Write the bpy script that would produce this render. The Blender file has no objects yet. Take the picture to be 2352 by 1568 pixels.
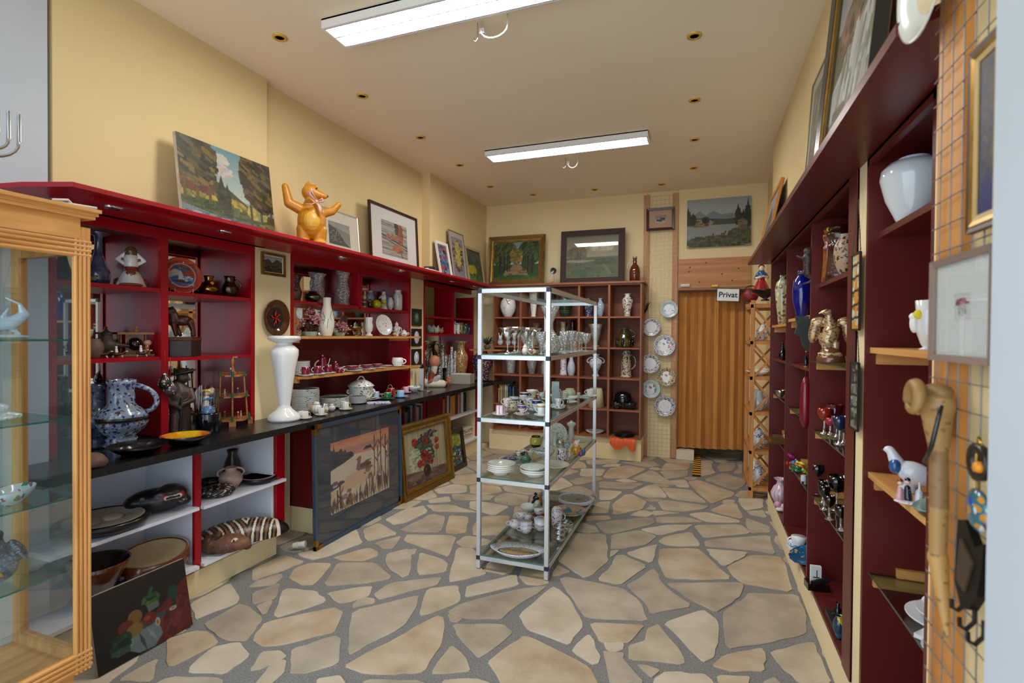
import bpy, math, random
import numpy as np
from math import sin, cos, pi, radians, sqrt, atan2, hypot
from mathutils import Vector, Matrix, Euler
random.seed(7)
SC = bpy.context.scene
COL = SC.collection

def lin(c):
    return tuple(((v / 12.92) if v <= .04045 else ((v + .055) / 1.055) ** 2.4) for v in c)
def hx(s):
    return lin((int(s[0:2], 16) / 255, int(s[2:4], 16) / 255, int(s[4:6], 16) / 255)) + (1,)
MATS = {}
def _new(key):
    m = bpy.data.materials.new(key); m.use_nodes = True
    nt = m.node_tree
    return m, nt, nt.nodes['Principled BSDF']
def M(col, r=.5, m=0., noise=None, wood=None, deco=None, bump=None, emis=0, coat=0, stripes=None, bands=None, key=None, spec=None):
    """col hex; noise=(scale,hex2,amount); wood=(axis,scale,hex2); deco=(scale,thresh,[hex..],cover); stripes=(n,[hex])"""
    k = key or str((col, r, m, noise, wood, deco, bump, emis, coat, stripes, bands, spec))
    if k in MATS: return MATS[k]
    mt, nt, b = _new('surface'); N = nt.nodes.new; L = nt.links.new
    b.inputs['Roughness'].default_value = r; b.inputs['Metallic'].default_value = m
    if coat: b.inputs['Coat Weight'].default_value = coat; b.inputs['Coat Roughness'].default_value = .05
    if spec is not None: b.inputs['Specular IOR Level'].default_value = spec
    if emis:
        b.inputs['Emission Color'].default_value = hx(col); b.inputs['Emission Strength'].default_value = emis
    tc = N('ShaderNodeTexCoord')
    def rgb(h):
        n = N('ShaderNodeRGB'); n.outputs[0].default_value = hx(h); return n.outputs[0]
    def mix(f, a, c2):
        n = N('ShaderNodeMix'); n.data_type = 'RGBA'; L(f, n.inputs[0]); L(a, n.inputs[6]); L(c2, n.inputs[7]); return n.outputs[2]
    def math_(op, a, v):
        n = N('ShaderNodeMath'); n.operation = op
        if hasattr(a, 'is_linked'): L(a, n.inputs[0])
        else: n.inputs[0].default_value = a
        if hasattr(v, 'is_linked'): L(v, n.inputs[1])
        else: n.inputs[1].default_value = v
        return n.outputs[0]
    c = rgb(col)
    if bands:
        s = N('ShaderNodeSeparateXYZ'); L(tc.outputs['Object'], s.inputs[0])
        for z0, z1, h in bands:
            f = math_('MULTIPLY', math_('GREATER_THAN', s.outputs[2], z0), math_('LESS_THAN', s.outputs[2], z1))
            c = mix(f, c, rgb(h))
    if stripes:   # vertical coloured stripes round an object's axis
        s = N('ShaderNodeSeparateXYZ'); L(tc.outputs['Object'], s.inputs[0])
        a = math_('ARCTAN2', s.outputs[1], s.outputs[0])
        a = math_('FRACT', math_('MULTIPLY', math_('ADD', a, 3.1416), stripes[0] / 6.2832), 0)
        cr = N('ShaderNodeValToRGB'); cr.color_ramp.interpolation = 'CONSTANT'
        es = cr.color_ramp.elements; n = len(stripes[1])
        es[0].color = hx(stripes[1][0]); es[1].position = 1 / n; es[1].color = hx(stripes[1][1])
        for i in range(2, n):
            e = es.new(i / n); e.color = hx(stripes[1][i])
        L(a, cr.inputs[0]); c = cr.outputs[0]
    if noise:
        n = N('ShaderNodeTexNoise'); n.inputs['Scale'].default_value = noise[0]; n.inputs['Detail'].default_value = 5
        L(tc.outputs['Object'], n.inputs['Vector'])
        cr = N('ShaderNodeValToRGB'); cr.color_ramp.elements[0].position = .35; cr.color_ramp.elements[1].position = .68
        L(n.outputs[0], cr.inputs[0])
        c = mix(math_('MULTIPLY', cr.outputs[0], noise[2]), c, rgb(noise[1]))
    if wood:
        mp = N('ShaderNodeMapping'); sc = [wood[1]] * 3; sc['xyz'.index(wood[0])] = wood[1] * .06
        mp.inputs['Scale'].default_value = sc; L(tc.outputs['Object'], mp.inputs[0])
        n = N('ShaderNodeTexNoise'); n.inputs['Scale'].default_value = 1; n.inputs['Detail'].default_value = 4; n.inputs['Distortion'].default_value = .6
        L(mp.outputs[0], n.inputs['Vector'])
        cr = N('ShaderNodeValToRGB'); cr.color_ramp.elements[0].position = .4; cr.color_ramp.elements[1].position = .65
        L(n.outputs[0], cr.inputs[0]); c = mix(math_('MULTIPLY', cr.outputs[0], .8), c, rgb(wood[2]))
    if deco:
        v = N('ShaderNodeTexVoronoi'); v.inputs['Scale'].default_value = deco[0]; 
        n = N('ShaderNodeTexNoise'); n.inputs['Scale'].default_value = deco[0] * .9; n.inputs['Detail'].default_value = 3; L(tc.outputs['Object'], n.inputs['Vector'])
        vm = N('ShaderNodeVectorMath'); vm.operation = 'MULTIPLY_ADD'; L(n.outputs['Color'], vm.inputs[0]); vm.inputs[1].default_value = (1.5 / deco[0],) * 3; L(tc.outputs['Object'], vm.inputs[2]); L(vm.outputs[0], v.inputs['Vector'])
        n = N('ShaderNodeTexNoise'); n.inputs['Scale'].default_value = deco[0] * .35; L(tc.outputs['Object'], n.inputs['Vector'])
        f = math_('LESS_THAN', v.outputs['Distance'], deco[1])
        cov = deco[3] if len(deco) > 3 else .5
        f = math_('MULTIPLY', f, math_('GREATER_THAN', n.outputs[0], 1 - cov if cov < 1 else 0))
        s = N('ShaderNodeSeparateColor'); L(v.outputs['Color'], s.inputs[0])
        cr = N('ShaderNodeValToRGB'); cr.color_ramp.interpolation = 'CONSTANT'; es = cr.color_ramp.elements; cs = deco[2]
        es[0].color = hx(cs[0]); es[1].position = 1 / max(2, len(cs)); es[1].color = hx(cs[1 % len(cs)])
        for i in range(2, len(cs)):
            e = es.new(i / len(cs)); e.color = hx(cs[i])
        L(s.outputs[0], cr.inputs[0]); c = mix(f, c, cr.outputs[0])
    L(c, b.inputs['Base Color'])
    if bump:
        n = N('ShaderNodeTexNoise'); n.inputs['Scale'].default_value = bump[0]; n.inputs['Detail'].default_value = 6
        L(tc.outputs['Object'], n.inputs['Vector'])
        bn = N('ShaderNodeBump'); bn.inputs['Strength'].default_value = bump[1]; bn.inputs['Distance'].default_value = .01
        L(n.outputs[0], bn.inputs['Height']); L(bn.outputs[0], b.inputs['Normal'])
    MATS[k] = mt
    return mt
def VC(r=.4, m=0., coat=0., key=None):
    k = ('vc', r, m, coat)
    if k in MATS: return MATS[k]
    mt, nt, b = _new('painted_surface')
    a = nt.nodes.new('ShaderNodeAttribute'); a.attribute_name = 'Col'
    nt.links.new(a.outputs['Color'], b.inputs['Base Color'])
    b.inputs['Roughness'].default_value = r; b.inputs['Metallic'].default_value = m; b.inputs['Coat Weight'].default_value = coat
    MATS[k] = mt; return mt
def GL(tint='ffffff', gloss=.03, edge=.5, r=0., bump=0, dark=1.):
    """thin clear glass: transparent body, glossy towards grazing angles"""
    k = ('gl', tint, gloss, edge, r, bump, dark)
    if k in MATS: return MATS[k]
    mt, nt, b = _new('glass'); N = nt.nodes.new; L = nt.links.new
    nt.nodes.remove(b); out = nt.nodes['Material Output']
    t = N('ShaderNodeBsdfTransparent'); t.inputs[0].default_value = tuple(v * dark for v in hx(tint)[:3]) + (1,)
    g = N('ShaderNodeBsdfGlossy'); g.inputs['Roughness'].default_value = r
    lw = N('ShaderNodeLayerWeight'); lw.inputs[0].default_value = .35
    mu = N('ShaderNodeMath'); mu.operation = 'MULTIPLY_ADD'; L(lw.outputs['Facing'], mu.inputs[0]); mu.inputs[1].default_value = edge; mu.inputs[2].default_value = gloss
    mx = N('ShaderNodeMixShader'); L(mu.outputs[0], mx.inputs[0]); L(t.outputs[0], mx.inputs[1]); L(g.outputs[0], mx.inputs[2])
    if bump:
        tc = N('ShaderNodeTexCoord'); v = N('ShaderNodeTexVoronoi'); v.inputs['Scale'].default_value = bump; L(tc.outputs['Object'], v.inputs['Vector'])
        bn = N('ShaderNodeBump'); bn.inputs['Strength'].default_value = 1; bn.inputs['Distance'].default_value = .01
        L(v.outputs['Distance'], bn.inputs['Height']); L(bn.outputs[0], g.inputs['Normal']); L(bn.outputs[0], lw.inputs['Normal'])
    if bump:
        df = N('ShaderNodeBsdfDiffuse'); m2 = N('ShaderNodeMixShader'); m2.inputs[0].default_value = .2; L(mx.outputs[0], m2.inputs[1]); L(df.outputs[0], m2.inputs[2]); mx = m2
    L(mx.outputs[0], out.inputs[0]); MATS[k] = mt; return mt

class MB:
    def __init__(s): s.v = []; s.f = []; s.mi = []; s.sm = []; s.ms = []; s.T = None
    def _m(s, m):
        if m not in s.ms: s.ms.append(m)
        return s.ms.index(m)
    def add(s, vs, fs, m, smooth=False):
        o = len(s.v); i = s._m(m)
        if s.T is not None: vs = [tuple(s.T @ Vector(p)) for p in vs]
        s.v += [tuple(p) for p in vs]
        for f in fs: s.f.append([o + k for k in f]); s.mi.append(i); s.sm.append(smooth)
        return s
    def box(s, x0, x1, y0, y1, z0, z1, m):
        if x0 > x1: x0, x1 = x1, x0
        if y0 > y1: y0, y1 = y1, y0
        if z0 > z1: z0, z1 = z1, z0
        return s.add([(x0, y0, z0), (x1, y0, z0), (x1, y1, z0), (x0, y1, z0), (x0, y0, z1), (x1, y0, z1), (x1, y1, z1), (x0, y1, z1)],
                     [(0, 3, 2, 1), (4, 5, 6, 7), (0, 1, 5, 4), (1, 2, 6, 5), (2, 3, 7, 6), (3, 0, 4, 7)], m)
    def bar(s, p, q, w, h, m, up=(0, 0, 1)):
        p = Vector(p); q = Vector(q); d = (q - p).normalized(); u = Vector(up)
        if abs(d.dot(u)) > .99: u = Vector((1, 0, 0))
        a = d.cross(u).normalized() * w / 2; b = a.cross(d).normalized() * h / 2
        vs = [p - a - b, p + a - b, p + a + b, p - a + b, q - a - b, q + a - b, q + a + b, q - a + b]
        return s.add(vs, [(0, 1, 2, 3), (7, 6, 5, 4), (0, 4, 5, 1), (1, 5, 6, 2), (2, 6, 7, 3), (3, 7, 4, 0)], m)
    def lathe(s, prof, m, n=28, c=(0, 0, 0), sx=1, sy=1, smooth=True, flute=0, axis=None):
        vs = []; fs = []; k = len(prof)
        for i in range(n):
            a = 2 * pi * i / n
            fl = 1 + (flute * (1 if i % 2 else -1) if flute else 0)
            for r, z in prof: vs.append((c[0] + r * fl * cos(a) * sx, c[1] + r * fl * sin(a) * sy, c[2] + z))
        for i in range(n):
            j = (i + 1) % n
            for t in range(k - 1): fs.append((i * k + t, j * k + t, j * k + t + 1, i * k + t + 1))
        if prof[0][0] > 1e-5: fs.append([i * k for i in range(n)][::-1])
        return s.add(vs, fs, m, smooth)
    def tube(s, pts, r, m, n=8, closed=False, rz=None):
        P = [Vector(p) for p in pts]; K = len(P); vs = []; fs = []
        R = r if isinstance(r, (list, tuple)) else [r] * K
        pa = None
        for i, p in enumerate(P):
            d = (P[(i + 1) % K] - P[i - 1]) if closed else (P[min(i + 1, K - 1)] - P[max(i - 1, 0)])
            d = d.normalized() if d.length > 1e-9 else Vector((0, 0, 1))
            if pa is None:
                u = Vector((0, 0, 1)) if abs(d.z) < .9 else Vector((1, 0, 0))
                a = d.cross(u).normalized()
            else:
                a = pa - d * pa.dot(d)
                a = a.normalized() if a.length > 1e-6 else d.orthogonal().normalized()
            pa = a; b = d.cross(a)
            for q in range(n):
                t = 2 * pi * q / n; vs.append(p + a * R[i] * cos(t) + b * R[i] * (rz or 1) * sin(t))
        for i in range(K if closed else K - 1):
            j = (i + 1) % K
            for q in range(n):
                w = (q + 1) % n; fs.append((i * n + q, i * n + w, j * n + w, j * n + q))
        if not closed: fs.append(list(range(n))[::-1]); fs.append([(K - 1) * n + q for q in range(n)])
        return s.add(vs, fs, m, True)
    def cyl(s, p, q, r0, m, r1=None, n=16):
        p = Vector(p); q = Vector(q); r1 = r0 if r1 is None else r1; d = (q - p).normalized(); a = d.orthogonal().normalized(); b = d.cross(a)
        vs = [];
        for c, r in ((p, r0), (q, r1)):
            vs += [c + a * r * cos(2 * pi * i / n) + b * r * sin(2 * pi * i / n) for i in range(n)]
        fs = [(i, (i + 1) % n, n + (i + 1) % n, n + i) for i in range(n)]
        s.add(vs, fs, m, True); return s.add(vs, [list(range(n))[::-1], list(range(n, 2 * n))], m, False)
    def ell(s, c, r, m, n=16, rot=None):
        if not isinstance(r, (list, tuple)): r = (r, r, r)
        k = max(6, n // 2); vs = [(0, 0, -1)]; fs = []
        for i in range(1, k):
            t = -pi / 2 + pi * i / k
            for j in range(n): vs.append((cos(t) * cos(2 * pi * j / n), cos(t) * sin(2 * pi * j / n), sin(t)))
        vs.append((0, 0, 1)); e = len(vs) - 1
        for j in range(n): fs.append((0, 1 + (j + 1) % n, 1 + j)); fs.append((e, e - n + j, e - n + (j + 1) % n))
        for i in range(k - 2):
            for j in range(n):
                a = 1 + i * n + j; b = 1 + i * n + (j + 1) % n; fs.append((a, b, b + n, a + n))
        R = Euler(rot).to_matrix() if rot else Matrix.Identity(3)
        return s.add([Vector(c) + R @ Vector((p[0] * r[0], p[1] * r[1], p[2] * r[2])) for p in vs], fs, m, True)
    def prism(s, poly, t0, t1, m, plane='xz', side=None):
        """polygon extruded along the third axis"""
        n = len(poly)
        def P(a, b, t): return {'xz': (a, t, b), 'xy': (a, b, t), 'yz': (t, a, b)}[plane]
        ar = sum(poly[i][0] * poly[(i + 1) % n][1] - poly[(i + 1) % n][0] * poly[i][1] for i in range(n))
        if ar < 0: poly = poly[::-1]
        vs = [P(a, b, t0) for a, b in poly] + [P(a, b, t1) for a, b in poly]
        flip = (plane == 'xz') != (t1 < t0)
        f0 = list(range(n)); f1 = list(range(n, 2 * n)); sd = [(i, (i + 1) % n, n + (i + 1) % n, n + i) for i in range(n)]
        if flip: fs = [f0, f1[::-1]]; sd = [q[::-1] for q in sd]
        else: fs = [f0[::-1], f1]
        s.add(vs, fs, m); 
        return s.add(vs, sd, side or m)
    def quad(s, a, b, c, d, m): return s.add([a, b, c, d], [(0, 1, 2, 3)], m)
    def build(s, name, parent=None, loc=None, rot=None):
        me = bpy.data.meshes.new(name); me.from_pydata(s.v, [], s.f)
        for m in s.ms: me.materials.append(m)
        me.polygons.foreach_set('material_index', s.mi); me.polygons.foreach_set('use_smooth', s.sm); me.update()
        return link(name, me, parent, loc, rot)
def link(name, me, parent=None, loc=None, rot=None):
    o = bpy.data.objects.new(name, me); COL.objects.link(o)
    if parent: o.parent = parent
    if loc: o.location = loc
    if rot is not None: o.rotation_euler = rot if hasattr(rot, '__len__') else (0, 0, rot)
    return o
def T(name, label, cat, loc, rot=0, group=None):
    o = bpy.data.objects.new(name, None); COL.objects.link(o); o.location = loc; o.empty_display_size = .05
    o.rotation_euler = rot if hasattr(rot, '__len__') else (0, 0, rot)
    o['label'] = label; o['category'] = cat
    if group: o['group'] = group
    return o
def tag(o, label, cat, group=None, kind=None):
    o['label'] = label; o['category'] = cat
    if group: o['group'] = group
    if kind: o['kind'] = kind
    return o
def struct(o): o['kind'] = 'structure'; return o
def dup(root, loc, rot=None, label=None, group=None, scale=None):
    def cp(o, par):
        c = o.copy(); COL.objects.link(c)
        if par: c.parent = par
        for ch in list(o.children): cp(ch, c)
        return c
    r = cp(root, None); r.location = loc
    if rot is not None: r.rotation_euler = rot if hasattr(rot, '__len__') else (0, 0, rot)
    if label: r['label'] = label
    if group: r['group'] = group
    if scale: r.scale = (scale,) * 3 if not hasattr(scale, '__len__') else scale
    return r

def E_(c, r, col, rot=None): return ('e', Vector(c), r if hasattr(r, '__len__') else (r, r, r), col, Euler(rot).to_matrix() if rot else Matrix.Identity(3))
def C_(p, q, r0, r1, col): return ('c', Vector(p), Vector(q), r0, r1, col)
def blob(name, shapes, parent=None, loc=None, rot=None, vox=None, mat=None, speck=None, sm=4, clamp=False):
    b = MB(); dm = M('808080')
    lo = np.full(3, 1e9); hi = -lo
    for s in shapes:
        if s[0] == 'e':
            R = s[4]; n = len(b.v); b.ell((0, 0, 0), s[2], dm, 18)
            for i in range(n, len(b.v)): b.v[i] = tuple(s[1] + R @ Vector(b.v[i]))
        else:
            K = 7; pts = [s[1].lerp(s[2], i / (K - 1)) for i in range(K)]
            for i, p in enumerate(pts): b.ell(p, s[3] + (s[4] - s[3]) * i / (K - 1), dm, 14)
            b.tube(pts, [s[3] + (s[4] - s[3]) * i / (K - 1) for i in range(K)], dm, 14)
    A = np.array(b.v); size = (A.max(0) - A.min(0)).max(); vox = (vox or 1 / 55) * size
    me = bpy.data.meshes.new(name); me.from_pydata(b.v, [], b.f); o = link(name, me)
    md = o.modifiers.new('r', 'REMESH'); md.mode = 'VOXEL'; md.voxel_size = vox; md.use_smooth_shade = True
    m2 = o.modifiers.new('s', 'SMOOTH'); m2.iterations = sm; m2.factor = .5
    dg = bpy.context.evaluated_depsgraph_get(); me2 = bpy.data.meshes.new_from_object(o.evaluated_get(dg), depsgraph=dg)
    bpy.data.objects.remove(o); me2.name = name
    n = len(me2.vertices); P = np.empty(n * 3); me2.vertices.foreach_get('co', P); P = P.reshape(-1, 3)
    if clamp: P[:, 2] = np.maximum(P[:, 2], 0); me2.vertices.foreach_set('co', P.ravel()); me2.update()
    best = np.full(n, 1e9); colr = np.ones((n, 4))
    for s in shapes:
        if s[0] == 'e':
            q = (P - np.array(s[1])) @ np.array(s[4]); d = (np.linalg.norm(q / np.array(s[2]), axis=1) - 1) * min(s[2]); c = s[3]
        else:
            a = np.array(s[1]); ab = np.array(s[2]) - a; t = np.clip(((P - a) @ ab) / max(ab @ ab, 1e-12), 0, 1)
            d = np.linalg.norm(P - a - t[:, None] * ab, axis=1) - (s[3] + (s[4] - s[3]) * t); c = s[5]
        k = d < best; best[k] = d[k]; colr[k] = hx(c)
    if speck:
        rs = np.random.RandomState(3)
        f = np.sin(P[:, 0] * speck[1] / size + 3 * np.sin(P[:, 2] * speck[1] * .7 / size)) * np.sin(P[:, 2] * speck[1] / size + 2 * np.sin(P[:, 1] * speck[1] * .8 / size))
        k = f > speck[2]; colr[k] = hx(speck[0])
    at = me2.color_attributes.new('Col', 'FLOAT_COLOR', 'POINT'); at.data.foreach_set('color', colr.ravel())
    me2.materials.clear(); me2.materials.append(mat or VC()); me2.polygons.foreach_set('use_smooth', [True] * len(me2.polygons))
    return link(name, me2, parent, loc, rot)

class Art:
    def __init__(s, w, h, bg='ffffff', seed=1):
        s.w = w; s.h = h; s.a = np.zeros((h, w, 3)); s.a[:] = s.c(bg); s.r = np.random.RandomState(seed); s.dim = .85
        s.X, s.Y = np.meshgrid((np.arange(w) + .5) / w, (np.arange(h) + .5) / h)
    def c(s, h): return np.array([int(h[0:2], 16), int(h[2:4], 16), int(h[4:6], 16)]) / 255.
    def put(s, m, col, j=0.):
        c = s.c(col) if isinstance(col, str) else col
        s.a[m] = c + (s.r.rand(int(m.sum()), 1) - .5) * j; return s
    def grad(s, y0, c0, y1, c1, x0=0, x1=1):
        m = (s.Y >= min(y0, y1)) & (s.Y <= max(y0, y1)) & (s.X >= x0) & (s.X <= x1); t = ((s.Y - y0) / (y1 - y0))[m][:, None]
        s.a[m] = s.c(c0) * (1 - t) + s.c(c1) * t; return s
    def poly(s, pts, col, j=0.):
        m = np.zeros(s.X.shape, bool); n = len(pts)
        for i in range(n):
            x0, y0 = pts[i]; x1, y1 = pts[(i + 1) % n]
            if y0 == y1: continue
            m ^= ((s.Y > min(y0, y1)) & (s.Y <= max(y0, y1)) & (s.X < x0 + (s.Y - y0) * (x1 - x0) / (y1 - y0)))
        return s.put(m, col, j)
    def ell(s, x, y, rx, ry, col, j=0., rough=0):
        d = ((s.X - x) / rx) ** 2 + ((s.Y - y) / ry) ** 2
        if rough: d = d + rough * (s.r.rand(*d.shape) - .5)
        return s.put(d < 1, col, j)
    def line(s, x0, y0, x1, y1, w, col, w1=None):
        n = int(max(abs(x1 - x0) * s.w, abs(y1 - y0) * s.h)) + 2; w1 = w if w1 is None else w1; asp = s.w / s.h
        c = s.c(col)
        for i in range(n):
            t = i / (n - 1); x = (x0 + (x1 - x0) * t) * s.w; y = (y0 + (y1 - y0) * t) * s.h; q = max(.5, (w + (w1 - w) * t) * s.w)
            a, b = int(max(0, x - q)), int(max(0, y - q)); s.a[b:int(y + q) + 1, a:int(x + q) + 1] = c
        return s
    def leaf(s, x0, y0, x1, y1, w, col):
        dx, dy = x1 - x0, y1 - y0; l = hypot(dx, dy) or 1; px, py = -dy / l * w, dx / l * w; mx, my = x0 + dx * .45, y0 + dy * .45
        return s.poly([(x0, y0), (mx + px, my + py), (x1, y1), (mx - px, my - py)], col)
    def dabs(s, x, y, rx, ry, cols, n, size=.01, ang=0., el=1.):
        for i in range(n):
            a = s.r.rand() * 2 * pi; q = sqrt(s.r.rand()); cx = x + rx * q * cos(a); cy = y + ry * q * sin(a)
            c = s.c(cols[s.r.randint(len(cols))]) + (s.r.rand() - .5) * .06
            l = size * (.6 + .8 * s.r.rand()); dx = l * el * cos(ang) ; dy = l * el * sin(ang) * s.w / s.h
            k = max(1, int(el * 2))
            for t in np.linspace(-1, 1, k) if k > 1 else [0]:
                X = (cx + dx * t) * s.w; Y = (cy + dy * t) * s.h; qq = max(.5, l * s.w)
                s.a[int(max(0, Y - qq)):int(max(0, Y + qq)) + 1, int(max(0, X - qq)):int(max(0, X + qq)) + 1] = c
        return s
    def noise(s, k): s.a += (s.r.rand(s.h, s.w, 1) - .5) * k; return s
    def blur(s, n=1):
        for _ in range(n):
            p = np.pad(s.a, ((1, 1), (1, 1), (0, 0)), 'edge'); s.a = (p[:-2, 1:-1] + p[2:, 1:-1] + p[1:-1, :-2] + p[1:-1, 2:] + 2 * s.a) / 6
        return s
    def mesh(s, name, wd, ht, parent, y=0., z0=0., r=.6, x0=0., coat=0.):
        if s.w > 60: s.blur(1).noise(.05); g = s.a.mean(2, keepdims=True); s.a = (s.a * .85 + g * .15) * s.dim
        w, h = s.w, s.h; xs = np.linspace(-wd / 2, wd / 2, w) + x0; zs = np.linspace(0, ht, h) + z0
        X, Z = np.meshgrid(xs, zs); V = np.stack([X, np.full_like(X, y), Z], -1).reshape(-1, 3)
        i = np.arange(h - 1)[:, None] * w + np.arange(w - 1)[None]; F = np.stack([i, i + 1, i + w + 1, i + w], -1).reshape(-1, 4)
        me = bpy.data.meshes.new(name); me.vertices.add(len(V)); me.vertices.foreach_set('co', V.ravel())
        me.loops.add(F.size); me.loops.foreach_set('vertex_index', F.ravel()); me.polygons.add(len(F))
        me.polygons.foreach_set('loop_start', np.arange(0, F.size, 4)); me.update(calc_edges=True)
        a = np.clip(s.a, 0, 1); a = np.where(a <= .04045, a / 12.92, ((a + .055) / 1.055) ** 2.4)
        at = me.color_attributes.new('Col', 'FLOAT_COLOR', 'POINT')
        at.data.foreach_set('color', np.concatenate([a.reshape(-1, 3), np.ones((w * h, 1))], 1).ravel())
        me.materials.append(VC(r, 0, coat)); return link(name, me, parent)

def picture(name, label, p0, p1, h, lean, art, frame=None, mat=None, glass=False, cat='picture', thick=.02, canvas=False, group=None, roll=0., corners=None):
    """frame=(width, depth, material) or list of steps; mat=(side,top,bottom,material) mount round the image"""
    p0 = Vector(p0); p1 = Vector(p1); w = (p1 - p0).length; c = (p0 + p1) / 2
    rz = atan2(p1.y - p0.y, p1.x - p0.x)
    R = Matrix.Rotation(rz, 4, 'Z') @ Matrix.Rotation(-lean, 4, 'X') @ Matrix.Rotation(roll, 4, 'Y')
    root = T(name, label, cat, c, R.to_euler(), group)
    ins = 0
    if frame:
        steps = frame if isinstance(frame, list) else [frame]; x = 0
        for i, (fw, fd, fm) in enumerate(steps):
            b = MB(); x0 = -w / 2 + x; x1 = w / 2 - x; z0 = x; z1 = h - x; d0 = -fd
            def seg(a, bq, cq, dq): # outer a-b, inner d-c, bevelled slightly
                b.add([(a[0], 0, a[1]), (bq[0], 0, bq[1]), (cq[0], 0, cq[1]), (dq[0], 0, dq[1]), (a[0], d0, a[1]), (bq[0], d0, bq[1]), (cq[0], d0 * .8, cq[1]), (dq[0], d0 * .8, dq[1])],
                      [(0, 3, 2, 1), (4, 5, 6, 7), (0, 1, 5, 4), (1, 2, 6, 5), (2, 3, 7, 6), (3, 0, 4, 7)], fm)
            seg((x0, z0), (x1, z0), (x1 - fw, z0 + fw), (x0 + fw, z0 + fw)); seg((x1, z0), (x1, z1), (x1 - fw, z1 - fw), (x1 - fw, z0 + fw))
            seg((x1, z1), (x0, z1), (x0 + fw, z1 - fw), (x1 - fw, z1 - fw)); seg((x0, z1), (x0, z0), (x0 + fw, z0 + fw), (x0 + fw, z1 - fw))
            b.build('frame' if i == 0 else 'inner_frame', root); x += fw
        ins = x
        MB().box(-w / 2 + .003, w / 2 - .003, -.002, .004, .003, h - .003, M('6b5238', .8)).build('backing_board', root)
        if corners:
            k = .07
            for sx in (-1, 1):
                for z, sz in ((0, 1), (h, -1)):
                    cb = MB(); X = sx * w / 2; f = frame[0] if isinstance(frame, tuple) else frame[0][0]; d = (frame[1] if isinstance(frame, tuple) else frame[0][1]) + .002
                    cb.box(X + sx * .001, X - sx * f, -d, .002, z - sz * .001, z + sz * k, corners); cb.box(X + sx * .001, X - sx * k, -d, .002, z - sz * .001, z + sz * f, corners).build('corner_cap', root)
    elif canvas:
        MB().box(-w / 2, w / 2, -thick, 0, 0, h, M('cbbfa8', .9) if canvas is True else canvas).build('stretcher', root)
    y = -thick - .0008 if canvas and not frame else -.006
    if mat:
        ms, mtp, mb, mm = mat
        b = MB(); a0, a1, c0, c1 = -w / 2 + ins, w / 2 - ins, ins, h - ins; i0, i1, k0, k1 = a0 + ms, a1 - ms, c0 + mb, c1 - mtp
        b.box(a0, i0, y, -.003, c0, c1, mm).box(i1, a1, y, -.003, c0, c1, mm).box(i0, i1, y, -.003, c0, k0, mm).box(i0, i1, y, -.003, k1, c1, mm).build('mount', root)
        art.mesh('image', i1 - i0, k1 - k0, root, y + .001, k0)
    else:
        art.mesh('image', w - 2 * ins, h - 2 * ins, root, y, ins, r=.45 if canvas else .5)
    if glass:
        gb = MB(); gb.quad((-w / 2 + ins, y - .004, ins), (w / 2 - ins, y - .004, ins), (w / 2 - ins, y - .004, h - ins), (-w / 2 + ins, y - .004, h - ins), GL('ffffff', .03, .25)).build('glass_pane', root)
    return root

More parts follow.
